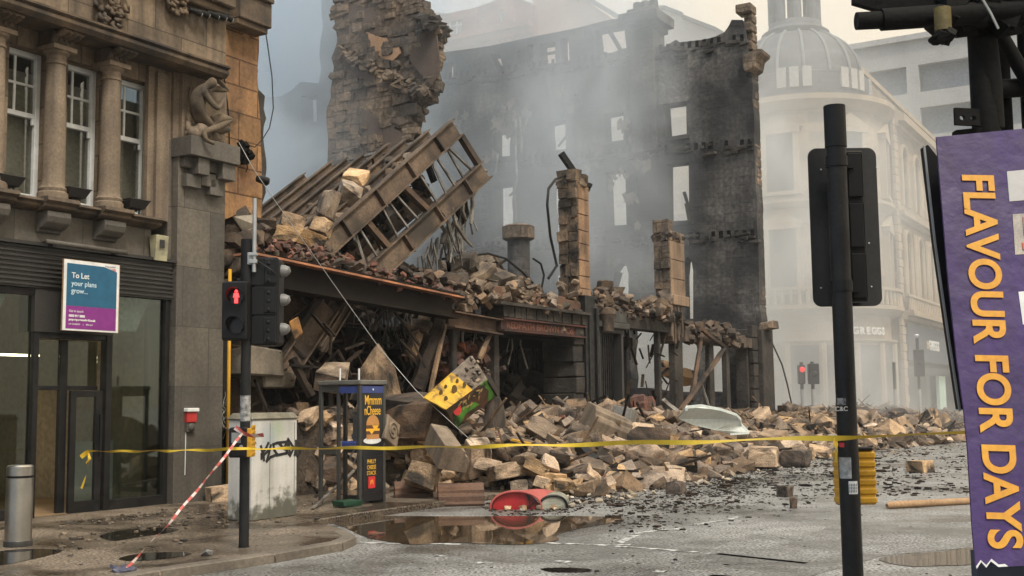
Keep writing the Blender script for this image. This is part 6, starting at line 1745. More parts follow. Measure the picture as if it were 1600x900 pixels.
# the burnt menu panel: yellow edge face, green and brown picture face
def mk_panel():
    yy = -2.5
    q0 = P(697, 640, yy)
    def v(px, py, d=0.0): q = P(px, py, yy+d); return Vector((q.x-q0.x, d, q.z-q0.z))
    fr = F1.sub(q0.x, yy, q0.z)
    r_ = root('burnt_menu_panel', fr, 'tilted burnt sign panel with yellow speckled side and green and brown food picture', 'sign panel')
    a, b, c_, e, f, g = v(664,622,.25), v(738,556,.35), v(762,592,.0), v(697,640,-.1), v(777,617,.25), v(712,668,.15)
    t = Vector((0,.05,0))
    ym = mat('burnt_yellow', (.60,.37,.015), (.45,.24,.015), 3, .5, bump=.25, bscale=20, soot=.30, soot_scale=3.6, soot_col=(.06,.03,.01))
    mid = lambda p, q_, k: p+(q_-p)*k
    m0, m1 = mid(a, b, .58), mid(e, c_, .62)
    MB().prism([a, m0, m1, e], t).build('yellow_face', ym, r_)
    MB().prism([m0, b, c_, m1], t).build('scorched_face', mat('scorched_panel', (.22,.18,.14), (.07,.05,.04), 4, .8, bump=.5, grain=.5), r_)
    MB().prism([e, c_, f, g], t).build('picture_face', mat('dark_food_picture', (.14,.05,.022), (.018,.020,.010), 5, .5, bump=.15, grain=.6, soot=.2, soot_scale=4), r_)
    w = MB(); n_ = Vector((0,-.006,0))
    for k, poly in enumerate([[(.80,.0),(1,0),(1,1),(.80,.95),(.92,.5)], [(.05,.5),(.25,.35),(.55,.55),(.62,.8),(.3,.75),(.1,1),(0,1)]]):
        w.prism([e+(c_-e)*p+(g-e)*q_+n_ for p, q_ in poly], (0,.004,0))
    w.build('green_patch', mat('menu_green', (.12,.40,.03), (.04,.16,.03), 4, .45, bump=.1, grain=.4, soot=.22, soot_scale=4), r_)
    w = MB(); cc = e+(c_-e)*.18+(g-e)*.3+n_*1.6; w.prism([cc+Vector((.13*math.cos(t_), 0, .11*math.sin(t_))) for t_ in [i*.63 for i in range(10)]], (0,.004,0)); w.build('red_patch', plain('menu_red', (.45,.02,.02), .4), r_)
    w = MB()
    for k9 in range(16):
        p, q_ = rnd.uniform(.22,.8), rnd.uniform(.12,.55); a9 = rnd.uniform(-.9,.9)+.8; l9 = rnd.uniform(.03,.11); b9 = rnd.uniform(.008,.022)
        cc = e+(c_-e)*p+(g-e)*q_+n_*(1.6+.05*k9); w.prism([cc+Vector((x9*l9*math.cos(a9)-y9*b9*math.sin(a9), 0, x9*l9*math.sin(a9)+y9*b9*math.cos(a9))) for x9, y9 in ((-1,0),(-.3,1),(.6,.8),(1,.1),(.2,-1))], (0,.003,0))
    tag(w.build('food_piece', plain('menu_tan', (.30,.19,.06), .5), r_), kind='stuff')
    w = MB()
    for k9 in range(26):
        p, q_ = rnd.random(), rnd.random(); cc = m0+(b-m0)*p+(m1-m0)*q_-Vector((0,.01,0)); s9 = rnd.uniform(.02,.06); w.rock(cc, (s9*1.6, s9*.5, s9), None, .2)
    tag(w.build('burnt_crust', M['debris'], r_), kind='stuff')
    bs_ = plain('burn_spot', (.10,.055,.01), .6)
    for p, q_, s_ in ((.2,.3,.05),(.35,.6,.08),(.15,.65,.05),(.5,.4,.04),(.32,.25,.04),(.5,.75,.05)):
        cc = a+(m0-a)*p*1.7+(e-a)*q_-Vector((0,.004,0)); MB().prism([cc+Vector((s_*math.cos(t_), 0, s_*math.sin(t_))) for t_ in [i*.63 for i in range(10)]], (0,.01,0)).build('dark_spot', bs_, r_)
    w = MB(); w.bar(c_+Vector((0,.0,.02)), f+Vector((0,.0,.02)), .05, .14); w.build('rusty_edge', M['rust2'], r_)
mk_panel()
# ------------------------------------------------------------------ street furniture and foreground
rnd = random.Random(77)
# ---- left traffic signal pole
O = G(381, 855, PV); SG = Frame(O, 0.0)
def T(px, py, y=0.0): return SG.l(px, py, y)
S1 = root('traffic_signal', SG, 'black traffic signal pole with red man lamp and push-button box beside the graffiti cabinet', 'traffic signal')
zt_ = T(384, 375).z
w = MB(); w.tube([(0,0,0), (0,0,.02), (0,0,zt_)], [.056,.052,.052], 20); w.build('pole', M['black'], S1, auto=True)
w = MB(); w.tube([(0,0,zt_-.5), (0,0,zt_+.004)], .064, 20); w.build('pole_cap', M['blackm'], S1, auto=True)
w = MB(); w.tube([(0,0,T(380,658).z), (0,0,T(380,618).z)], .0545, 20)
w.build('silver_sticker', mat('torn_silver_sticker', (.42,.42,.41), (.10,.10,.10), 22, .35, bump=.2, grain=.5), S1, auto=True)
a, b = T(347,440,-.16), T(385,530,-.16)
w = MB(); w.box(a.x, b.x, -.16, .04, b.z, a.z); w.box(a.x-.01, b.x+.005, -.10, -.06, b.z-.01, a.z+.01); w.box((a.x+b.x)/2-.02, .0, .0, .05, a.z-.05, a.z+.05)
ph = w.build('pedestrian_head', M['blackm'], S1, bevel=.012)
for k, cy_ in enumerate((463, 508)):
    c = T(369, cy_, -.17)
    w = MB()
    n_ = 24; r0 = .092
    for i in range(n_+1):
        t = math.pi*(-.25+1.5*i/n_); 
        dp = .17 if 0 < i < n_ else .08
        w.v += [Vector((c.x+r0*math.cos(t), -.16, c.z+r0*math.sin(t))), Vector((c.x+r0*math.cos(t), -.16-dp*(.55+.45*max(0, math.sin(t))), c.z+r0*math.sin(t))), Vector((c.x+(r0-.008)*math.cos(t), -.16-dp*(.55+.45*max(0, math.sin(t))), c.z+(r0-.008)*math.sin(t))), Vector((c.x+(r0-.008)*math.cos(t), -.16, c.z+(r0-.008)*math.sin(t)))]
    for i in range(n_):
        for j in range(4): w.f.append((4*i+j, 4*i+(j+1)%4, 4*i+4+(j+1)%4, 4*i+4+j))
    w.build('lamp_hood', M['blackm'], ph)
    w = MB(); w.tube([(c.x,-.158,c.z), (c.x,-.166,c.z)], .086, 24); w.build('lamp_lens', plain('dark_lens', (.015,.012,.012), .2), ph)
    if k == 0:
        RM = plain('lit_red_man', (1.0, .03, .03), .5, 0, 3.2)
        w = MB()
        w.ball((c.x,-.168,c.z+.053), .016, 12, (1,.3,1))
        w.prism([(c.x-.022,-.172,c.z+.034),(c.x+.022,-.172,c.z+.034),(c.x+.032,-.172,c.z-.01),(c.x+.024,-.172,c.z-.012),(c.x+.016,-.172,c.z+.01),(c.x+.018,-.172,c.z-.07),(c.x+.003,-.172,c.z-.07),(c.x,-.172,c.z-.02),(c.x-.003,-.172,c.z-.07),(c.x-.018,-.172,c.z-.07),(c.x-.016,-.172,c.z+.01),(c.x-.024,-.172,c.z-.012),(c.x-.032,-.172,c.z-.01)], (0,.004,0))
        w.build('red_man', RM, ph)
# vehicle head seen from behind and the side
a, b = T(397,404,.1), T(438,540,.1)
w = MB(); w.box(a.x, b.x, -.02, .30, b.z, a.z)
vh = w.build('vehicle_head', M['blackm'], S1, bevel=.03)
w = MB(); hz3 = (a.z-b.z)/3
for k in range(3):
    w.box(a.x+.005, b.x-.005, -.03, -.019, b.z+hz3*k+.01, b.z+hz3*(k+1)-.01)
    w.box(a.x+.14, b.x-.02, -.045, -.029, b.z+hz3*k+.03, b.z+hz3*(k+1)-.02)
    for j in range(3): w.ball((b.x-.10, -.045, b.z+hz3*k+.06+.09*j), .024, 10, (1,.5,1))
w.build('rear_cover', M['blackm'], vh, bevel=.006)
for k in range(3):
    cz = b.z+hz3*(k+.5)+.02
    w = MB(); w.tube([(b.x, .13, cz), (b.x+.03, .13, cz), (b.x+.07, .13, cz-.008), (b.x+.09, .13, cz-.02)], [.068,.066,.055,.02], 16)
    w.build('lamp_visor', plain('grey_visor', (.17,.17,.165), .45), vh, auto=True)
w = MB(); w.bar((.03,.02,a.z-.15), (a.x+.05,.1,a.z-.15), .05); w.bar((.03,.02,b.z+.15), (a.x+.05,.1,b.z+.15), .05)
w.tube([(.0,-.05,zt_-.45), (-.05,-.07,zt_-.5), (-.10,-.09,zt_-.66)], .018, 8)
w.tube([T(402,408,-.05), T(412,414,-.07), T(424,422,-.07), T(430,428,-.05)], .008, 6)
w.build('fixing_arm', M['blackm'], S1)
w = MB(); q = T(397, 425, -.06); q1 = T(397, 310, -.06); w.tube([(q.x,-.06,q.z), (q.x,-.06,q1.z)], .022, 12); w.build('grey_tube', M['galv'], S1, auto=True)
w = MB(); w.box(q.x-.05, q.x+.035, -.09, -.03, q.z+.09, q.z+.13); w.box(q.x-.05, q.x+.035, -.09, -.03, q.z+.17, q.z+.20); w.box(-.02, q.x, -.06, -.0, q.z+.08, q.z+.21); w.build('tube_clamp', M['galv'], S1, bevel=.004)
w = MB(); w.tube([(q.x-.03,.06,T(390,480,.06).z), (q.x-.03,.06,T(390,428,.06).z)], .022, 8); w.build('yellow_sleeve', M['yellow'], S1)
# push-button box
a, b = T(358,668,-.15), T(385,715,-.15)
w = MB(); w.box(a.x, b.x-.0, -.17, .03, b.z, a.z)
pb = w.build('push_button_box', M['blackm'], S1, bevel=.015)
w = MB(); a2 = T(362,676,-.17); b2 = T(376,692,-.17); w.box(a2.x, b2.x, -.176, -.171, b2.z, a2.z); w.build('display_panel', plain('grey_display', (.20,.21,.21), .3), pb)
w = MB(); w.tube([(T(377,698,-.17).x,-.17,T(377,698,-.17).z), (T(377,698,-.17).x,-.182,T(377,698,-.17).z)], .018, 14); w.build('button', M['galv'], pb)
w = MB(); w.box(b.x+.001, b.x+.05, -.15, .03, b.z+.005, a.z-.01)
for k in range(6): w.box(b.x+.045, b.x+.056, -.14, .02, b.z+.02+.055*k, b.z+.055+.055*k)
w.build('yellow_back', M['yellow'], pb, bevel=.006)

# ---- graffiti cabinet
CF = Frame(G(393, 815, PV), A1)
cl = CF.g(474, 806, PV).x; ch = CF.l(393, 656).z; 
CBN = root('service_cabinet', CF, 'pale grey roadside cabinet with a black spray tag and mossy base', 'cabinet')
mt = mat('grimy_grey_paint', (.62,.61,.575), (.50,.49,.46), 2.2, .6, bump=.1, bscale=30, streak=.30, grain=.08)
# green-black growth towards its foot and faint spray colour high up
nt = mt.node_tree; bs = nt.nodes['Principled BSDF']; src = bs.inputs['Base Color'].links[0].from_socket
tcn = nt.nodes.new('ShaderNodeTexCoord'); sp_ = nt.nodes.new('ShaderNodeSeparateXYZ'); nt.links.new(tcn.outputs['Object'], sp_.inputs[0])
nn = nt.nodes.new('ShaderNodeTexNoise'); nn.inputs['Scale'].default_value = 7; nn.inputs['Detail'].default_value = 8; nt.links.new(tcn.outputs['Object'], nn.inputs['Vector'])
m1 = nt.nodes.new('ShaderNodeMath'); m1.operation = 'MULTIPLY_ADD'; m1.inputs[1].default_value = .9; m1.inputs[2].default_value = -.28; nt.links.new(nn.outputs['Fac'], m1.inputs[0])
m15 = nt.nodes.new('ShaderNodeMath'); m15.operation = 'MULTIPLY_ADD'; m15.inputs[1].default_value = .18; nt.links.new(sp_.outputs['X'], m15.inputs[0]); nt.links.new(m1.outputs[0], m15.inputs[2])
m2 = nt.nodes.new('ShaderNodeMath'); m2.operation = 'SUBTRACT'; nt.links.new(m15.outputs[0], m2.inputs[0]); nt.links.new(sp_.outputs['Z'], m2.inputs[1])
r2 = nt.nodes.new('ShaderNodeMapRange'); r2.inputs[1].default_value = -.08; r2.inputs[2].default_value = .10; r2.inputs[3].default_value = 0; r2.inputs[4].default_value = .85; nt.links.new(m2.outputs[0], r2.inputs[0])
mm = nt.nodes.new('ShaderNodeMix'); mm.data_type = 'RGBA'; nt.links.new(r2.outputs[0], mm.inputs[0]); nt.links.new(src, mm.inputs[6]); mm.inputs[7].default_value = (.035,.036,.018,1)
last = mm.outputs[2]
def spray(px, py, rad, c):
    global last
    q = CF.l(px, py, 0)
    vd = nt.nodes.new('ShaderNodeVectorMath'); vd.operation = 'DISTANCE'; nt.links.new(tcn.outputs['Object'], vd.inputs[0]); vd.inputs[1].default_value = (q.x, 0, q.z)
    mr = nt.nodes.new('ShaderNodeMapRange'); mr.inputs[1].default_value = 0; mr.inputs[2].default_value = rad; mr.inputs[3].default_value = .55; mr.inputs[4].default_value = 0; nt.links.new(vd.outputs['Value'], mr.inputs[0])
    mu = nt.nodes.new('ShaderNodeMath'); mu.operation = 'MULTIPLY'; nt.links.new(mr.outputs[0], mu.inputs[0]); nt.links.new(nn.outputs['Fac'], mu.inputs[1])
    x = nt.nodes.new('ShaderNodeMix'); x.data_type = 'RGBA'; nt.links.new(mu.outputs[0], x.inputs[0]); nt.links.new(last, x.inputs[6]); x.inputs[7].default_value = c+(1,); last = x.outputs[2]
spray(434, 671, .20, (.20,.42,.10)); spray(418, 683, .22, (.22,.42,.60))
nt.links.new(last, bs.inputs['Base Color'])
w = MB(); w.box(0, cl, 0, .42, 0, ch); w.build('body', mt, CBN, bevel=.012)
w = MB(); w.hexa([(-.03,-.03,ch+.001),(cl+.03,-.03,ch+.001),(cl+.03,.45,ch+.001),(-.03,.45,ch+.001),(.03,.03,ch+.085),(cl-.03,.03,ch+.085),(cl-.03,.39,ch+.085),(.03,.39,ch+.085)])
w.build('lid', mat('mossy_lid', (.24,.22,.17), (.12,.11,.08), 4, .8, bump=.3), CBN, bevel=.015)
w = MB()
for x in (.32, cl-.06): w.box(x, x+.006, -.004, .0, .06, ch-.05)
w.build('door_seam', plain('seam_shadow_gap', (.16,.155,.14), .7), CBN)
def tag_strokes(strokes, ox, oy, sc, wd, nm):
    w = MB()
    for k, st in enumerate(strokes):
        pts = [CF.l(ox+x/sc, oy+y/sc, -.004) for x, y in st]
        for a, b in zip(pts[:-1], pts[1:]):
            t = (b-a); 
            if t.length < 1e-4: continue
            t = t.normalized()*wd*.4; w.bar(a-t, b+t, .003+.0001*k, wd, (t.z, 0, -t.x))
    return w
ST_ = [[(230,480),(250,560),(265,640)],[(378,415),(330,520),(240,640),(240,730)],[(280,600),(290,760)],[(425,460),(400,580),(345,780)],[(250,700),(380,560)],[(345,780),(420,700),(560,640)],[(560,650),(500,560),(475,440),(560,410),(740,390)],[(545,660),(640,640),(735,620),(755,560),(690,520),(600,430)],[(690,520),(775,340)],[(775,340),(890,510),(815,665),(750,590),(775,345)],[(790,440),(815,665)],[(932,370),(935,500),(905,655)],[(935,470),(1000,490),(1005,600),(965,690),(925,590)],[(890,510),(930,490)]]
tag_strokes(ST_, 390, 660, 12.86, .036, 'x').build('spray_tag', plain('black_spray', (.012,.012,.014), .6), CBN)
w = tag_strokes([[(20,270),(60,260),(40,330),(80,350),(60,290)],[(60,330),(130,420)]], 390, 660, 12.86, .012, 'y'); w.build('spray_tag', plain('dark_spray', (.05,.05,.05), .6), CBN)

# ---- phone kiosk
KF = Frame(G(562, 796, .03), A1)
ky = KF.lx(497, 786, 0).y; kx = KF.l(603, 789, 0).x; kz = KF.l(562, 601, 0).z
KB = root('phone_kiosk', KF, 'open-sided dark phone kiosk with a burger advert panel standing before the rubble', 'phone kiosk')
w = MB(); t = .055
w.box(-.02, kx+.02, -.02, ky+.02, kz, kz+.07); w.build('roof', mat('dusty_kiosk_roof', (.15,.145,.125), (.08,.077,.068), 4, .7, bump=.1), KB, bevel=.012)
km = mat('kiosk_frame_paint', (.055,.053,.048), (.035,.034,.031), 3, .5, bump=.05)
for (x, y) in ((0,0),(kx-t,0),(0,ky-t),(kx-t,ky-t)):
    MB().box(x, x+t, y, y+t, -.03, kz-.001).build('post', km, KB, bevel=.006)
ym_ = KF.lx(527, 786, 0).y
w = MB(); w.box(0, .045, ym_-.03, ym_+.02, -.03, kz-.001); zr = KF.lx(512, 704, 0).z
w.box(.0,.04, ym_+.02, ky-t, zr-.06, zr+.06); w.box(0,.04, ym_+.02, ky-t, kz-.10, kz-.001); w.box(kx-.04,kx, t, ky-t, kz-.1, kz-.001); w.box(kx-.04,kx, t, ky-t, zr-.06, zr+.06); w.box(kx-.04,kx, t, ky-t, .06,.14)
w.build('side_frame', km, KB, bevel=.004)
kblue = plain('kiosk_blue', (.035,.055,.20), .4)
zb1 = KF.l(580, 624, 0).z; zb0_ = KF.l(580, 635, 0).z
w = MB(); w.box(-.003,.03, t, ym_-.031, kz-.12, kz-.02); w.box(t+.001, kx-t-.001, .0, .03, kz-.12, kz-.02); w.build('blue_band', kblue, KB)
w = MB(); w.ball(((kx)/2, -.004, kz-.07), .016, 10, (1,.3,1)); w.build('blue_band_badge', M['white'], KB)
w = MB(); w.box(t+.001, kx-t-.001, .008, .045, .22, kz-.121); w.box(t+.001, kx-t-.001, .004, .05, .10, .219); w.box(t+.03, kx-t-.03, .002, .0079, .27, .75)
w.build('advert_panel', plain('advert_black', (.012,.013,.016), .3), KB)
w = MB(); a = KF.lx(533,640,.25); 
w.box(.12, kx-.12, .05, .12, .25, kz-.15); w.box(.16, .30, .121, .26, .85, 1.35); w.box(.18,.28,.121,.3,1.0,1.08)
w.build('phone_backboard', mat('grey_backboard', (.13,.13,.125), (.09,.09,.088), 3, .5, bump=.05), KB, bevel=.006)
zs_ = KF.lx(543, 696, .0).z
w = MB(); w.box(.01, .30, t+.02, ym_-.05, zs_-.06, zs_+.06); w.build('blue_shelf', kblue, KB, bevel=.02)
w = MB(); w.tube([(.2,.2,.9),(.15,.3,.75),(.18,.26,.62),(.22,.2,.8)], .014, 6); w.build('phone_cord', M['galv'], KB)
w = MB()
for x, y in ((.1,.45),(.16,.5),(.36,.3)): w.tube([(x,y,kz+.07),(x,y,kz+.25)], .014, 8)
w.build('roof_rod', M['white'], KB)
gold_t = plain('advert_gold', (.85,.48,.05), .5)
def KT(s_, px, py, sz, m_, align='LEFT', sx=1.0, bold=0): 
    q = KF.l(px, py, .0015); return text(s_, sz, (q.x, .0015, q.z), (1,0,0), (0,0,1), m_, KB, depth=.003, align=align, sx=sx, bold=bold)
KT('Mmmm', 583, 632, .20, gold_t, 'CENTER', .66, .001); KT('nCheese', 582, 648, .19, gold_t, 'CENTER', .58, .001)
KT('PHILLY', 580.5, 724, .085, gold_t, 'CENTER', .8); KT('CHEESE', 580.5, 733, .085, gold_t, 'CENTER', .75); KT('STACK', 580.5, 742, .085, gold_t, 'CENTER', .85)
w = MB(); a, b = KF.l(575.5,745,0), KF.l(586,762,0); w.box(a.x, b.x, -.003, .002, b.z, a.z); w.build('red_logo_square', plain('logo_red', (.60,.03,.03), .4), KB)
w = MB(); cx_, cz_ = (a.x+b.x)/2, (a.z+b.z)/2
for sg in (-1, 1): w.tube([(cx_+sg*.035,-.0035,cz_-.035),(cx_+sg*.026,-.0035,cz_+.02),(cx_+sg*.017,-.0035,cz_+.036),(cx_+sg*.006,-.0035,cz_+.015),(cx_,-.0035,cz_-.02)], .004, 5)
w.build('logo_arches', gold_t, KB)
w = MB(); a, b = KF.l(573,746,0), KF.l(588,744,0)
q = KF.l(583, 668, 0); c = Vector((q.x, .0045, q.z)); 
def disc(cx, cz, rx, rz, y, flat=False):
    pts = [(cx+rx*math.cos(i*.2618), y, cz+rz*math.sin(i*.2618)) for i in range(24) if not flat or math.sin(i*.2618) > -.01]
    return MB().prism(pts, (0, .003, 0))
disc(c.x-.01, c.z-.19, .21, .05, .005).build('burger_paper', M['white'], KB)
disc(c.x, c.z+.035, .155, .15, .004, True).build('burger_bun', plain('bun_tan', (.50,.24,.07), .5), KB)
w = MB(); w.box(c.x-.15, c.x+.15, .004, .006, c.z-.17, c.z-.10); w.build('burger_bun', plain('bun_base', (.48,.23,.07), .5), KB, bevel=.0)
w = MB(); w.box(c.x-.165, c.x+.165, .0035, .006, c.z-.10, c.z-.05); w.box(c.x-.16, c.x+.16, .0035, .006, c.z-.015, c.z+.033); w.build('burger_patty', plain('patty_brown', (.10,.04,.018), .6), KB)
w = MB(); w.box(c.x-.16, c.x+.16, .003, .006, c.z-.05, c.z-.016); w.prism([(c.x-.12,.0025,c.z-.02),(c.x+.06,.0025,c.z-.02),(c.x-.03,.0025,c.z-.10)], (0,.003,0)); w.prism([(c.x-.02,.002,c.z+.03),(c.x+.14,.002,c.z+.03),(c.x+.06,.002,c.z-.05)], (0,.003,0)); w.build('burger_cheese', plain('cheese_yellow', (.85,.45,.03), .5), KB)

# ---- steel bollard
BF = Frame(G(28, 853, PV), 0)
bz = BF.l(30, 726).z; br = .137
w = MB().lathe([(br+.004,0),(br+.004,.06),(br,.061),(br,bz-.14),(br-.012,bz-.139),(br-.012,bz-.115),(br,bz-.114),(br,bz-.02),(br-.015,bz-.004),(0,bz)], (0,0,0), 40)
bo = w.build('steel_bollard', M['steel'], None, BF, auto=True)
tag(bo, 'round brushed steel bollard on the wet pavement at the far left', 'bollard')
MB().lathe([(br-.009,bz-.139),(br-.009,bz-.115)], (0,0,0), 40).build('dark_band', M['blackm'], bo, auto=True)
MB().lathe([(br+.008,0),(br+.008,.055),(br+.005,.06)], (0,0,0), 40).build('base_collar', M['fascia'], bo, auto=True)

# ---- right signal pole, seen from behind
RO = D(1322, 626, 6.4); RO = Vector((RO.x, RO.y, 0)); RF = Frame(RO, 0.0)
S2 = root('traffic_signal', RF, 'near black signal pole with its blank backing board turned away, yellow unit low down', 'traffic signal')
def U(px, py, y=0.0): return RF.l(px, py, y)
rz = U(1290, 166).z
w = MB(); w.tube([(0,0,0),(0,0,rz-.24)], .0555, 24); w.build('pole', M['black'], S2, auto=True)
w = MB(); w.tube([(0,0,rz-.24),(0,0,rz)], .061, 24); w.build('pole_cap', M['blackm'], S2, auto=True)
a, b = U(1262, 232, .2), U(1379, 478, .2)
def rrect(x0, x1, z0, z1, r, y):
    out = []
    for cx, cz, a0 in ((x1-r, z1-r, 0), (x0+r, z1-r, 90), (x0+r, z0+r, 180), (x1-r, z0+r, 270)):
        out += [(cx+r*math.cos(R(a0+15*i)), y, cz+r*math.sin(R(a0+15*i))) for i in range(7)]
    return out
MB().prism(rrect(a.x, b.x, b.z, a.z, .05, .2), (0,.012,0)).build('backing_board', mat('board_black', (.022,.022,.023), (.014,.014,.015), 3, .45, bump=.06), S2)
a1, b1 = U(1314, 238, .12), U(1354, 472, .12)
w = MB(); w.box(a1.x, b1.x, .07, .199, b1.z, a1.z); hz4 = (a1.z-b1.z)/3
for k in range(3): w.box(a1.x+.01, b1.x-.01, .055, .0699, b1.z+hz4*k+.012, b1.z+hz4*(k+1)-.012)
for k in range(3):
    w.tube([((a1.x+b1.x)/2, .22, b1.z+hz4*(k+.5)), ((a1.x+b1.x)/2, .42, b1.z+hz4*(k+.5)-.03)], [.09,.085], 16)
w.build('signal_housing', M['blackm'], S2, bevel=.01)
w = MB()
for zz in (a1.z-.08, b1.z+.08):
    w = MB(); w.box(-.02, a1.x+.05, .03, .12, zz-.03, zz+.03); w.tube([(0,0,zz-.03),(0,0,zz+.03)], .062, 20)
    w.build('bracket', M['blackm'], S2)
w = MB()
for px, py in ((1283,265),(1283,450),(1370,262),(1362,448),(1358,380)): q = U(px, py, .195); w.ball((q.x,.198,q.z), .006, 6)
w.build('bolt', M['galv'], S2)
a, b = U(1304, 704, .12), U(1364, 787, .12)
w = MB(); w.box(a.x, b.x, .05, .16, b.z, a.z)
n_ = 6
for k in range(n_): w.box(a.x-.004, b.x+.004, .042, .165, b.z+(a.z-b.z)*k/n_+.006, b.z+(a.z-b.z)*(k+1)/n_-.006)
yu = w.build('push_button_unit', M['yellow'], S2, bevel=.008)
w = MB(); w.box((a.x+b.x)/2, b.x-.01, .04, .17, a.z, a.z+.02); w.box(a.x+.02, b.x-.03, .165, .22, b.z-.01, a.z-.01); w.build('black_casing', M['blackm'], yu, bevel=.006)
def sticker(px0, py0, px1, py1, m_, nm):
    """a label wrapped round the near side of the pole"""
    q0 = U(px0, py0, -.055); q1 = U(px1, py1, -.055); w = MB(); n_ = 8
    t0 = math.asin(max(-.98, min(.98, q0.x/.0565))); t1 = math.asin(max(-.98, min(.98, q1.x/.0565)))
    for i in range(n_+1):
        t = t0+(t1-t0)*i/n_; x, y = .0565*math.sin(t), -.0565*math.cos(t)
        w.v += [Vector((x, y, q1.z)), Vector((x, y, q0.z))]
    for i in range(n_): w.f.append((2*i, 2*i+2, 2*i+3, 2*i+1))
    return w.build(nm, m_, S2, smooth=True)
stm = mat('torn_grey_sticker', (.36,.37,.37), (.16,.16,.165), 30, .5, bump=.05, grain=.4)
sticker(1309, 715, 1331, 748, stm, 'torn_sticker'); sticker(1326, 752, 1341, 772, M['white'], 'white_sticker'); sticker(1314, 692, 1320, 699, plain('sticker_red', (.55,.03,.05), .5), 'red_dot_sticker')
sticker(1304, 622, 1322, 633, mat('crest_sticker', (.30,.28,.26), (.05,.045,.045), 60, .5, bump=0, grain=.6), 'crest_sticker')
def wraptext(s_, px, py, sz, m_):
    q = U(px, py, -.058); return text(s_, sz, (q.x, -.0585, q.z), (1,0,0), (0,0,1), m_, S2, depth=.001, align='CENTER', bold=.0006)
wraptext('C&C', 1315, 642, .034, plain('sticker_white_letters', (.55,.53,.50), .5))
for k in range(3): wraptext('11111', 1333, 759.5+5*k, .018, M['blackm'])

# ---- purple banner on the scaffold, far right
p0 = D(1463, 214, 5.0); p1 = D(1525, 889, 4.55); p2 = D(1640, 197, 5.0)
BX = (p2-p0).normalized(); BN = BX.cross(p0-p1).normalized()
if BN.y > 0: BN = -BN
def bp(px, py, lift=0.0):
    r = ray(px, py); k = (p0-CAM).dot(BN)/r.dot(BN); return CAM+r*k+BN*lift-BO
BO = Vector((p1.x, p1.y, p1.z))
BFm = Frame(BO, 0.0)
BR = root('purple_banner', BFm, 'torn purple banner reading flavour for days in orange letters, hung on scaffold', 'banner')
edge = [(1463,214),(1640,197),(1790,183),(1850,870),(1600,884),(1560,886),(1548,877),(1540,887),(1532,878),(1525,889),(1519,820),(1512,700),(1506,640),(1495,560),(1482,440),(1472,320)]
MB().prism([bp(a, b) for a, b in edge], -BN*.012).build('sheet', M['purple'], BR)
w = MB(); w.prism([bp(a, b, .0015) for a, b in [(1526,889),(1533,878),(1541,887),(1548,877),(1560,886),(1575,885),(1570,881),(1560,882),(1549,873),(1541,883),(1532,875),(1525,885)]], -BN*.001)
w.build('torn_edge', M['white'], BR)
ta, tb = bp(1503.5, 271, .003), bp(1546, 857, .003)
xd = (tb-ta); up_ = bp(1547, 268, .003)-ta; up_ = up_-xd.normalized()*up_.dot(xd.normalized())
LT = text('FLAVOUR FOR DAYS', up_.length/.69*1.07, ta, xd, up_, M['gold'], None, depth=.004, bold=.028*up_.length/.69)
xs_ = [ (v.co-ta).dot(xd.normalized()) for v in LT.data.vertices]
k_ = xd.length/max(xs_)
xn = xd.normalized()
for v in LT.data.vertices: v.co += xn*((v.co-ta).dot(xn)*(k_-1))
# the sheet leans out, so letters stay on its plane
LT.parent = BR
MB().prism([bp(a, b, .002) for a, b in [(1573,268),(1700,256),(1704,304),(1577,315)]], -BN*.001).build('pale_square', plain('banner_pale', (.46,.45,.44), .5), BR)
MB().prism([bp(a, b, .002) for a, b in [(1582,335),(1700,326),(1704,392),(1586,398)]], -BN*.001).build('picture_square', mat('banner_picture', (.45,.40,.34), (.33,.30,.27), 9, .5, bump=0), BR)
MB().prism([bp(a, b, .002) for a, b in [(1591,456),(1700,447),(1710,508),(1650,512),(1598,507)]], -BN*.001).build('pale_square', M['white'], BR)
q = bp(1595, 392, .004); text('5', .21, q, BX, bp(1590, 340)-bp(1594, 392), plain('numeral_red', (.60,.12,.06), .5), BR, depth=.002, bold=.004)
# grey backing board whose edge shows left of it
e0 = [(1444,229),(1450,226),(1465,245),(1478,360),(1494,520),(1505,640),(1500,640),(1482,520),(1462,380)]
w = MB(); BB = [D(a, b, 5.12 - .05*(b-229)/400)-BO for a, b in e0]
o = w.prism(BB, (.0,.05,.0)).build('backing_panel', M['blackm'], BR)
w = MB(); w.tube([D(a, b, 5.10 - .05*(b-229)/400)-BO for a, b in ((1444,228),(1461,380),(1481,520),(1500,642))], .006, 5); w.build('panel_edge', M['galv'], BR)

SCF = Frame(Vector((D(1545, 626, 5.35).x, D(1545, 626, 5.35).y, 0)), 0.0)
SC = root('scaffold_frame', SCF, 'blackened scaffold tubes and brackets at the top right above the banner', 'scaffold')
def Cc(px, py, dst): return D(px, py, dst)-SCF.O
TU = M['tube']
def tb_(pts, r, nm='tube'): return MB().tube(pts, r, 14).build(nm, TU, SC, smooth=False)
a = Cc(1532, 30, 5.35); MB().tube([(a.x, a.y, 0), (a.x, a.y, 5.2)], .062, 16).build('standard_tube', TU, SC, auto=True)
a = Cc(1566, 100, 5.6); MB().tube([(a.x, a.y, 0), (a.x, a.y, 5.2)], .035, 12).build('standard_tube', TU, SC, auto=True)
a = Cc(1605, 100, 5.6); MB().tube([(a.x, a.y, 0), (a.x, a.y, 5.2)], .04, 12).build('standard_tube', TU, SC, auto=True)
MB().tube([Cc(1338,33,5.2), Cc(1380,31,5.2)], .040, 16).build('ledger_tube', TU, SC, auto=True)
MB().tube([Cc(1377,31,5.2), Cc(1700,8,5.2)], .050, 16).build('ledger_tube', TU, SC, auto=True)
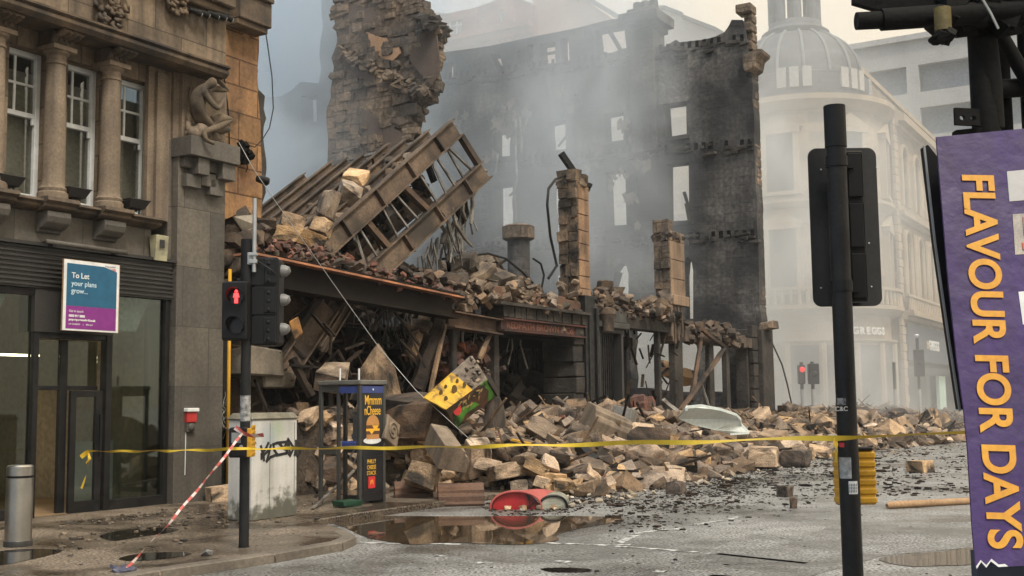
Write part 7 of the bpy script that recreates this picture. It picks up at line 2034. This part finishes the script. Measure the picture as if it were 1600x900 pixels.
MB().tube([Cc(1380,-22,5.4), Cc(1700,-30,5.4)], .075, 16).build('ledger_tube', TU, SC, auto=True)
MB().tube([Cc(1535,140,5.5), Cc(1700,132,5.5)], .045, 12).build('transom_tube', TU, SC, auto=True)
MB().tube([Cc(1555,40,5.45), Cc(1625,160,5.45)], .034, 12).build('brace_tube', TU, SC, auto=True)
MB().tube([Cc(1540,60,5.3), Cc(1548,130,5.3), Cc(1552,200,5.3)], .05, 12).build('standard_sleeve', TU, SC, auto=True)
w = MB(); e = [(1334,-14),(1334,4),(1378,17),(1600,12),(1600,-14)]; w.prism([Cc(x, y, 5.25) for x, y in e], (0,.04,0)); w.build('perforated_bracket', TU, SC)
def holed(outer, holes, dst, nm):
    """a drilled plate, facing the street"""
    c = Cc(*outer[0], dst); pl = [[(Cc(a, b, dst)-c) for a, b in L] for L in [outer]+holes]
    w = plate([(p.x, p.z) for p in pl[0]], [[(p.x, p.z) for p in L] for L in pl[1:]], 0, .02)
    w.v = [v+c for v in w.v]; return w.build(nm, TU, SC)
circ = lambda cx, cy, r: [(cx+r*math.cos(i*.524), cy+r*math.sin(i*.524)) for i in range(12)]
holed([(1492,168),(1530,170),(1531,197),(1492,195)], [circ(1503,184,4), circ(1520.5,185,4.4)], 5.2, 'drilled_plate')
w = MB(); w.prism([Cc(x, y, 5.22) for x, y in [(1494,203),(1534,199),(1534,212),(1494,212)]], (0,.05,0)); w.build('fixing_plate', TU, SC)
w = MB(); q = Cc(1473, 30, 5.1); w.tube([q+Vector((0,0,.05)), q+Vector((0,0,-.055))], .037, 14); w.build('yellow_coupler', mat('dull_yellow_coupler', (.16,.12,.03), (.08,.06,.02), 8, .6), SC, auto=True)
w = MB()
for i in range(10): w.rock(q+Vector((rnd.uniform(-.03,.03), rnd.uniform(-.03,.03), -.06+rnd.uniform(-.03,.0))), (.04,.04,.04), None, .2)
w.build('coupler_thread', TU, SC); MB().rock(Cc(1510,49,5.3), (.10,.05,.04)).build('coupler_bolt', TU, SC)
w = MB()
for i in range(16): w.rock(Cc(rnd.uniform(1470,1600), rnd.uniform(-10,34), 5.25), (.14,.1,.09), None, .2)
w.build('coupler', TU, SC)
w = MB(); w.tube([Cc(1530,-10,5.0), Cc(1548,20,5.0), Cc(1560,45,5.0)], .006, 5); w.build('tie_wire', M['galv'], SC)
# hoarding foot below the banner
w = MB(); a = D(1527, 900, 4.7); b = D(1650, 900, 4.7); HF = Frame(Vector((a.x, a.y, 0)), 0.0)
w.box(0, b.x-a.x+.6, 0, .06, 0, .92)
tag(w.build('hoarding_board', plain('dark_blue_hoarding', (.02,.03,.06), .5), None, HF), 'dark blue hoarding board under the purple banner at the picture corner', 'hoarding')

# ---- tapes
def ribbon(pts, wd, m_, name, label, twist=0.0, n=60, sag=0.0, wob=.0):
    pts = [Vector(p) for p in pts]; O_ = pts[0]; w = MB(); S_ = []
    for a, b in zip(pts[:-1], pts[1:]):
        L_ = (b-a).length; k = max(4, int(n*L_/sum((q-p).length for p, q in zip(pts[:-1], pts[1:]))))
        for i in range(k):
            t = i/k; p = a.lerp(b, t); p.z -= sag*L_*L_*.01*4*t*(1-t); S_.append(p)
    S_.append(pts[-1])
    for i, p in enumerate(S_):
        d_ = (S_[min(i+1, len(S_)-1)]-S_[max(i-1, 0)]).normalized(); sd = d_.cross(Vector((0,0,1))).normalized(); u_ = sd.cross(d_)
        t = twist*math.sin(i*.21)+.5*math.sin(i*.07); v = (u_*math.cos(t)+sd*math.sin(t))*wd/2
        p = p+Vector((0,0,wob*math.sin(i*.37)))
        w.v += [p-v-O_, p+v-O_]
    for i in range(len(S_)-1): w.f.append((2*i, 2*i+2, 2*i+3, 2*i+1))
    o = w.build(name, m_, None, smooth=True); o.location = O_
    return tag(o, label, 'tape')
dh = F1.w(P(138, 705, -.35).x, -.35, P(138, 705, -.35).z)
dsl = (S1.location-CAM).length
lp = D(358, 702, (SG.w(0,-.12,0)-CAM).dot(_fw)); lp2 = D(386, 701, (SG.w(0,-.12,0)-CAM).dot(_fw)); rp = D(1304, 684, (RO-CAM).dot(_fw)+.05); rp2 = D(1340, 682, (RO-CAM).dot(_fw)+.05)
ribbon([dh, lp, lp2, rp, rp2, D(1512, 677, 6.2)], .030, M['tapey'], 'barrier_tape', 'yellow tape stretched across the street from shop door to signal pole and banner', .95, 190, .03, .005)
ribbon([D(1305, 684, 6.3), D(1307, 700, 6.3), D(1306, 722, 6.3)], .03, M['tapey'], 'tape_tail', 'loose yellow tape tail hanging on the near signal pole', .3, 10)
ribbon([dh, dh+Vector((.02,-.02,-.12)), dh+Vector((-.03,.0,-.35)), dh+Vector((-.08,0,-.5))], .04, M['tapey'], 'tape_tail', 'loose yellow tape tail hanging from the shop door handle', .6, 16)
ribbon([dh+Vector((-.1,0,-.08)), dh, dh+Vector((.03,-.03,-.10)), dh+Vector((-.02,-.02,-.16))], .06, M['tapey'], 'tape_knot', 'bunched yellow tape knot on the shop door handle', .8, 12)
mt = bpy.data.materials.new('red_white_tape'); mt.use_nodes = True; nt = mt.node_tree; bs = nt.nodes['Principled BSDF']
tcn = nt.nodes.new('ShaderNodeTexCoord'); sp_ = nt.nodes.new('ShaderNodeSeparateXYZ'); nt.links.new(tcn.outputs['Object'], sp_.inputs[0])
ma = nt.nodes.new('ShaderNodeMath'); ma.operation = 'MULTIPLY_ADD'; ma.inputs[1].default_value = 9.0; nt.links.new(sp_.outputs['Z'], ma.inputs[0]); 
ml = nt.nodes.new('ShaderNodeMath'); ml.operation = 'MULTIPLY'; ml.inputs[1].default_value = 7.0; nt.links.new(sp_.outputs['X'], ml.inputs[0]); nt.links.new(ml.outputs[0], ma.inputs[2])
mf = nt.nodes.new('ShaderNodeMath'); mf.operation = 'FRACT'; nt.links.new(ma.outputs[0], mf.inputs[0])
mg = nt.nodes.new('ShaderNodeMath'); mg.operation = 'GREATER_THAN'; mg.inputs[1].default_value = .5; nt.links.new(mf.outputs[0], mg.inputs[0])
mx_ = nt.nodes.new('ShaderNodeMix'); mx_.data_type = 'RGBA'; nt.links.new(mg.outputs[0], mx_.inputs[0]); mx_.inputs[6].default_value = (.50,.10,.09,1); mx_.inputs[7].default_value = (.62,.50,.47,1); nt.links.new(mx_.outputs[2], bs.inputs['Base Color']); bs.inputs['Roughness'].default_value = .5
q = SG.w(.02,-.19,T(388,676).z); ge = G(196, 893, PV)
ribbon([q, q.lerp(ge, .3)+Vector((0,0,-.03)), q.lerp(ge, .65)+Vector((0,0,-.03)), ge+Vector((.0,.0,.02))], .026, mt, 'barrier_tape', 'red and white tape slanting from the push-button box down to the pavement', .9, 70, .0, .006)
ribbon([q+Vector((-.08,0,.06)), q, q+Vector((.1,-.02,-.03)), q+Vector((.22,-.02,-.02))], .05, mt, 'tape_tail', 'loose end of red and white tape fluttering at the push-button box', .5, 14)
w = MB()
for i in range(7): w.rock(ge+Vector((rnd.uniform(-.1,.06), rnd.uniform(-.05,.05), .015))-ge, (.09,.06,.03), None, .2)
o = w.build('crumpled_tape', plain('crumpled_tape_dark', (.08,.08,.12), .4)); o.location = ge; tag(o, 'crumpled dark tape end lying on the pavement under the red and white tape', 'tape')
q = G(322, 869, PV); o = MB().rock((0,0,.02), (.11,.06,.04), None, .2).rock((.04,.01,.035), (.05,.03,.04), None, .2).build('litter_scrap', plain('grey_litter', (.16,.16,.155), .7)); o.location = q; tag(o, 'crumpled grey litter scrap on the pavement before the pole', 'litter')

# ---- red shell lying at the puddle
rb = G(766, 797); rb1 = G(846, 796); rdir = (rb1-rb); ang = math.atan2(rdir.y, rdir.x); RS = Frame(rb, ang); L_ = rdir.length
hz_ = RS.l(805, 768, .0).z
RSr = root('red_shell', RS, 'fallen red domed shell of a sign lying at the puddle edge', 'fallen sign')
def arc(y, k=1.0, x0=0.0, x1=None, n=16):
    x1 = L_ if x1 is None else x1
    return [Vector((x0+(x1-x0)*(.5-.5*math.cos(math.pi*i/n)), y, hz_*k*math.sin(math.pi*i/n)**.8)) for i in range(n+1)]
redm = mat('red_gloss_shell', (.42,.025,.03), (.32,.02,.025), 2, .25, bump=.05, bscale=8, grain=.15, soot=.05, soot_scale=3)
pinkm = mat('pale_red_shell', (.46,.10,.085), (.36,.07,.06), 4, .5, bump=.1, grain=.2)  # paler, rougher red for the shell top and rim
w = MB(); A = arc(.0); B2 = arc(.75, .92, .25, L_+.40); k = 0
w.v = A+B2; n_ = len(A); w.f = [(i, i+1, n_+i+1, n_+i) for i in range(n_-1)]
w.build('shell', pinkm, RSr, smooth=True)
w = MB(); w.prism(arc(.03, .93, .03, L_-.03), (0,.01,0)); w.build('front_face', redm, RSr)
w = MB(); Ar = arc(-.02, 1.02); w.tube(Ar, .018, 6); w.build('rim', pinkm, RSr)
w = MB(); r0 = Vector((L_+.02, .0, 0)); pts = []
n_ = 14; q = [Vector((L_-.04+.42*(.5-.5*math.cos(math.pi*i/n_)), -.02+.14*i/n_, hz_*.74*math.sin(math.pi*i/n_)**.8)) for i in range(n_+1)]
w.prism(q, (.06,.5,.02)); w.build('lens_end', mat('dirty_lens', (.36,.36,.30), (.20,.20,.16), 5, .25, bump=.05), RSr)
w = MB(); w.tube([p+Vector((0,-.012,0)) for p in q], .018, 6); w.build('lens_rim', M['blackm'], RSr)
for i in range(4): MB().rock((.25+.22*i, -.08+rnd.uniform(-.04,.04), .03), (.09,.07,.06), None, .15).build('stuck_chip', M['rub'], RSr)
# ---- plank on the road, green scrap by the kiosk
a, b = G(1386, 795), G(1530, 787); w = MB(); dv = b-a
w.tube([Vector((0,0,.04)), dv*.04+Vector((0,0,.05)), dv+Vector((0,0,.045))], [.035,.052,.05], 10); o = w.build('timber_length', M['wood'], None, auto=True); o.location = a
tag(o, 'round bare timber length lying on the road left of the banner', 'timber')
a = G(548, 792, PV); o = MB().box(-.22,.2,-.05,.14,0,.09,.03).build('green_tray', plain('green_plastic', (.010,.06,.035), .4), None, Frame(a, A1)); tag(o, 'crushed green plastic tray at the foot of the kiosk', 'tray')
a, b = G(486,796,PV), G(556,770,PV); w = MB(); 
w.hexa([(0,0,.0),(.05,-.12,.0),(b.x-a.x,b.y-a.y-.1,.35),(b.x-a.x-.05,b.y-a.y+.05,.36),(0,0,.02),(.05,-.12,.02),(b.x-a.x,b.y-a.y-.1,.37),(b.x-a.x-.05,b.y-a.y+.05,.38)])
o = w.build('bent_sheet', M['strip']); o.location = a; tag(o, 'narrow bent grey sheet leaning into the kiosk from the pavement', 'metal sheet')
# ---- wires
def wire(pts, r, label, m_='blackm', name='cable'):
    O_ = Vector(pts[0]); o = MB().tube([Vector(p)-O_ for p in pts], r, 6).build(name, M[m_], None, smooth=True); o.location = O_; return tag(o, label, 'cable')
def FP(px, py, y): q = P(px, py, y); return F1.w(q.x, y, q.z)
wire([FP(373,222,-.05), FP(395,262,-.2), FP(420,300,-.35), FP(480,385,-.6), FP(540,470,-.9), FP(590,540,-1.3), FP(650,610,-1.9), FP(740,692,-3.2)], .0065, 'long pale wire hanging from the stone wall down to the rubble', 'galv', 'fallen_wire')
wire([FP(857,435,.0), FP(870,415,.1), FP(860,370,.0), FP(855,320,-.05), FP(857,295,.0), FP(868,280,.1), FP(884,274,.2)], .035, 'thick black cable looping beside the tall broken pier')
wire([FP(690,405,.8), FP(730,400,.8), FP(762,396,.8), FP(790,404,.8), FP(815,424,.8), FP(832,442,.8), FP(845,455,.7)], .03, 'black cable arching over the broken parapet')
wire([FP(833,404,1.0), FP(845,412,1.0), FP(850,430,1.0), FP(846,452,.9)], .028, 'short hooked cable end above the broken parapet')
wire([FP(698,396,1.0), FP(703,430,1.0)], .05, 'short black rod standing in the debris on the parapet')
# stub chimney and black bits behind the parapet
q = P(811, 440, 3.0); q1 = P(811, 352, 3.0); fr = F1.sub(q.x, 3.0, 0)
w = MB(); w.tube([(0,0,0),(0,0,q1.z-.35)], .32, 14); cs = w.build('stone_shaft', M['burnt'], None, fr, auto=True)
w = MB(); w.tube([(0,0,q1.z-.45),(0,0,q1.z-.40),(0,0,q1.z-.05),(0,0,q1.z)], [.36,.46,.46,.36], 14); w.build('capital', M['stack'], cs, auto=True)
tag(cs, 'round soot-dark column with a block capital standing alone inside the ruin', 'column')
w = MB()
for i in range(26):
    px = rnd.uniform(738,775); q = P(px, rnd.uniform(405,440), 1.6); a = Vector((q.x, rnd.uniform(1.2,2.0), q.z)); w.bar(a, a+Vector((rnd.uniform(-.4,.4), rnd.uniform(-.2,.2), -rnd.uniform(.2,.8))), .09, .05)
tag(w.build('charred_timber_pile', M['charwood'], None, Frame(F1.O, F1.ang)), 'bundle of charred timbers poking up behind the broken parapet', 'timber pile')
# ---- far signals beyond the heap
def far_pole(px, dst, ptop, name, label, head=None, red=False, grp=None):
    p = D(px, 600, dst); fr = Frame(Vector((p.x, p.y, 0)), 0.0); r_ = root(name, fr, label, 'traffic signal' if head else 'post')
    zt9 = fr.l(px, ptop).z
    MB().tube([(0,0,0),(0,0,zt9)], .07, 10).build('pole', M['black'], r_)
    w = MB(); w.tube([(0,0,.9),(0,0,1.9)], .074, 10); w.build('sticker', plain('pale_stickers', (.35,.35,.34), .6), r_)
    if head:
        a, b = fr.l(head[0], head[1], -.2), fr.l(head[2], head[3], -.2); w = MB(); w.box(a.x, b.x, -.2, .1, b.z, a.z); h9 = w.build('signal_head', M['blackm'], r_, bevel=.03)
        if red: MB().ball(((a.x+b.x)/2, -.22, a.z-.25*(a.z-b.z)), .11, 12, (1,.4,1)).build('lit_lamp', plain('dim_red_lamp', (1.0,.05,.05), .5, 0, .35), h9)
        else: MB().ball(((a.x+b.x)/2, -.2, (a.z+b.z)/2), .12, 12, (1,.3,1)).build('dark_lamp', M['blackm'], h9)
    return r_
far_pole(1398, 50, 566, 'signal_post', 'thin black post with pale stickers in the smoke before the far shop')
fp_ = far_pole(1436, 52, 528, 'traffic_signal', 'hazy traffic signal with a dark head before the far shopfront corner', (1430,546,1446,588))
w = MB(); fr_ = Frame(fp_.location, 0.0); q = fr_.l(1434, 524); w.ball((0,0,q.z), .1, 10, (1,1,.6)); w.bar((0,0,q.z-.6),(0,0,q.z),.05); w.build('sensor_dome', M['white'], fp_)
far_pole(1270, 44, 565, 'traffic_signal', 'pedestrian signal dim in the smoke just right of the ruin corner', (1264,568,1281,600))
far_pole(1253, 45, 566, 'traffic_signal', 'small lit red signal glowing through the smoke by the ruin corner', (1248,570,1259,600), True)
wire([FP(1196,530,.1), FP(1206,535,.1), FP(1222,570,-.1), FP(1230,600,-.2), FP(1238,636,-.3)], .03, 'thin wire drooping from the ruin corner into the smoke', 'blackm', 'drooping_wire')
ribbon([D(1345,636,47), D(1420,640,49), D(1510,655,50)], .10, plain('pale_tape', (.5,.52,.46), .5), 'barrier_tape', 'pale tape strung across the far side street', .3, 30)
# ------------------------------------------------------------------ air: one even haze, and smoke that hangs in the ruin and the side street
def volume(name, fr, bx, color, dens, nscale=None, lo=.35, hi=.7, grad=None, aniso=.0, mn=.3, mxd=2.1):
    w = MB().box(*bx); mt = bpy.data.materials.new(name); mt.use_nodes = True; nt = mt.node_tree
    nt.nodes.remove(nt.nodes['Principled BSDF']); pv_ = nt.nodes.new('ShaderNodeVolumePrincipled')
    pv_.inputs['Color'].default_value = color+(1,); pv_.inputs['Density'].default_value = dens; pv_.inputs['Anisotropy'].default_value = aniso
    if nscale:
        t = nt.nodes.new('ShaderNodeTexCoord'); mp = nt.nodes.new('ShaderNodeMapping'); mp.inputs['Scale'].default_value = (1, 1, .75); nt.links.new(t.outputs['Object'], mp.inputs[0])
        n = nt.nodes.new('ShaderNodeTexNoise'); n.inputs['Scale'].default_value = nscale; n.inputs['Detail'].default_value = 4.5; n.inputs['Distortion'].default_value = .9; nt.links.new(mp.outputs[0], n.inputs['Vector'])
        r = nt.nodes.new('ShaderNodeMapRange'); r.inputs[1].default_value = lo; r.inputs[2].default_value = hi; r.inputs[3].default_value = dens*mn; r.inputs[4].default_value = dens*mxd; nt.links.new(n.outputs['Fac'], r.inputs[0])
        d_ = r.outputs[0]
        for ax_, a, b, va, vb in (grad or []):
            s_ = nt.nodes.new('ShaderNodeSeparateXYZ'); nt.links.new(t.outputs['Object'], s_.inputs[0])
            g = nt.nodes.new('ShaderNodeMapRange'); g.interpolation_type = 'SMOOTHSTEP'; g.inputs[1].default_value = a; g.inputs[2].default_value = b; g.inputs[3].default_value = va; g.inputs[4].default_value = vb; nt.links.new(s_.outputs[ax_], g.inputs[0])
            m_ = nt.nodes.new('ShaderNodeMath'); m_.operation = 'MULTIPLY'; nt.links.new(d_, m_.inputs[0]); nt.links.new(g.outputs[0], m_.inputs[1]); d_ = m_.outputs[0]
        nt.links.new(d_, pv_.inputs['Density'])
    nt.links.new(pv_.outputs[0], nt.nodes['Material Output'].inputs['Volume'])
    return tag(w.build(name, mt, None, fr), kind='stuff')
volume('haze', Frame((0, 0, 0), 0), (-70, 130, -12, 160, -1, 48), (.93, .95, .97), .0004)
volume('smoke', F1, (-2.0, XC-.8, 7.3, 24, 3.6, 36), (.84, .92, 1.0), .038, .20, .42, .60, [('Z', 3.6, 8.0, 0, 1), ('Y', 10.5, 17, 1, 7.5)])
volume('smoke', F1, (9.0, XC-.8, 1.0, 7.2, 3.2, 30), (.88, .94, 1.0), .050, .28, .41, .60, [('Z', 3.2, 7.0, 0, 1), ('Y', 1.0, 2.6, 0, 1), ('X', 12, 25, 0, 1.7)], mn=.55, mxd=1.7)
volume('smoke', F1, (XC+.3, XC+19, -10, 26, -.2, 40), (.965, .98, .985), .080, .18, .40, .62, [('Y', -5.5, 1.0, .2, 1), ('Z', 5, 20, 1, .26), ('X', XC+.3, XC+2, 0, 1)])
for o in bpy.data.objects:                 # loose broken stuff lying on a thing, too many pieces to count
    if o.parent and o.name.split('.')[0] in ('brick_debris', 'stone_debris', 'charred_debris', 'brick_parapet', 'hanging_lath', 'deck_debris', 'hanging_shreds', 'floor_ledge', 'broken_stone', 'clinging_plaster', 'plaster_debris'):
        o['kind'] = 'stuff'
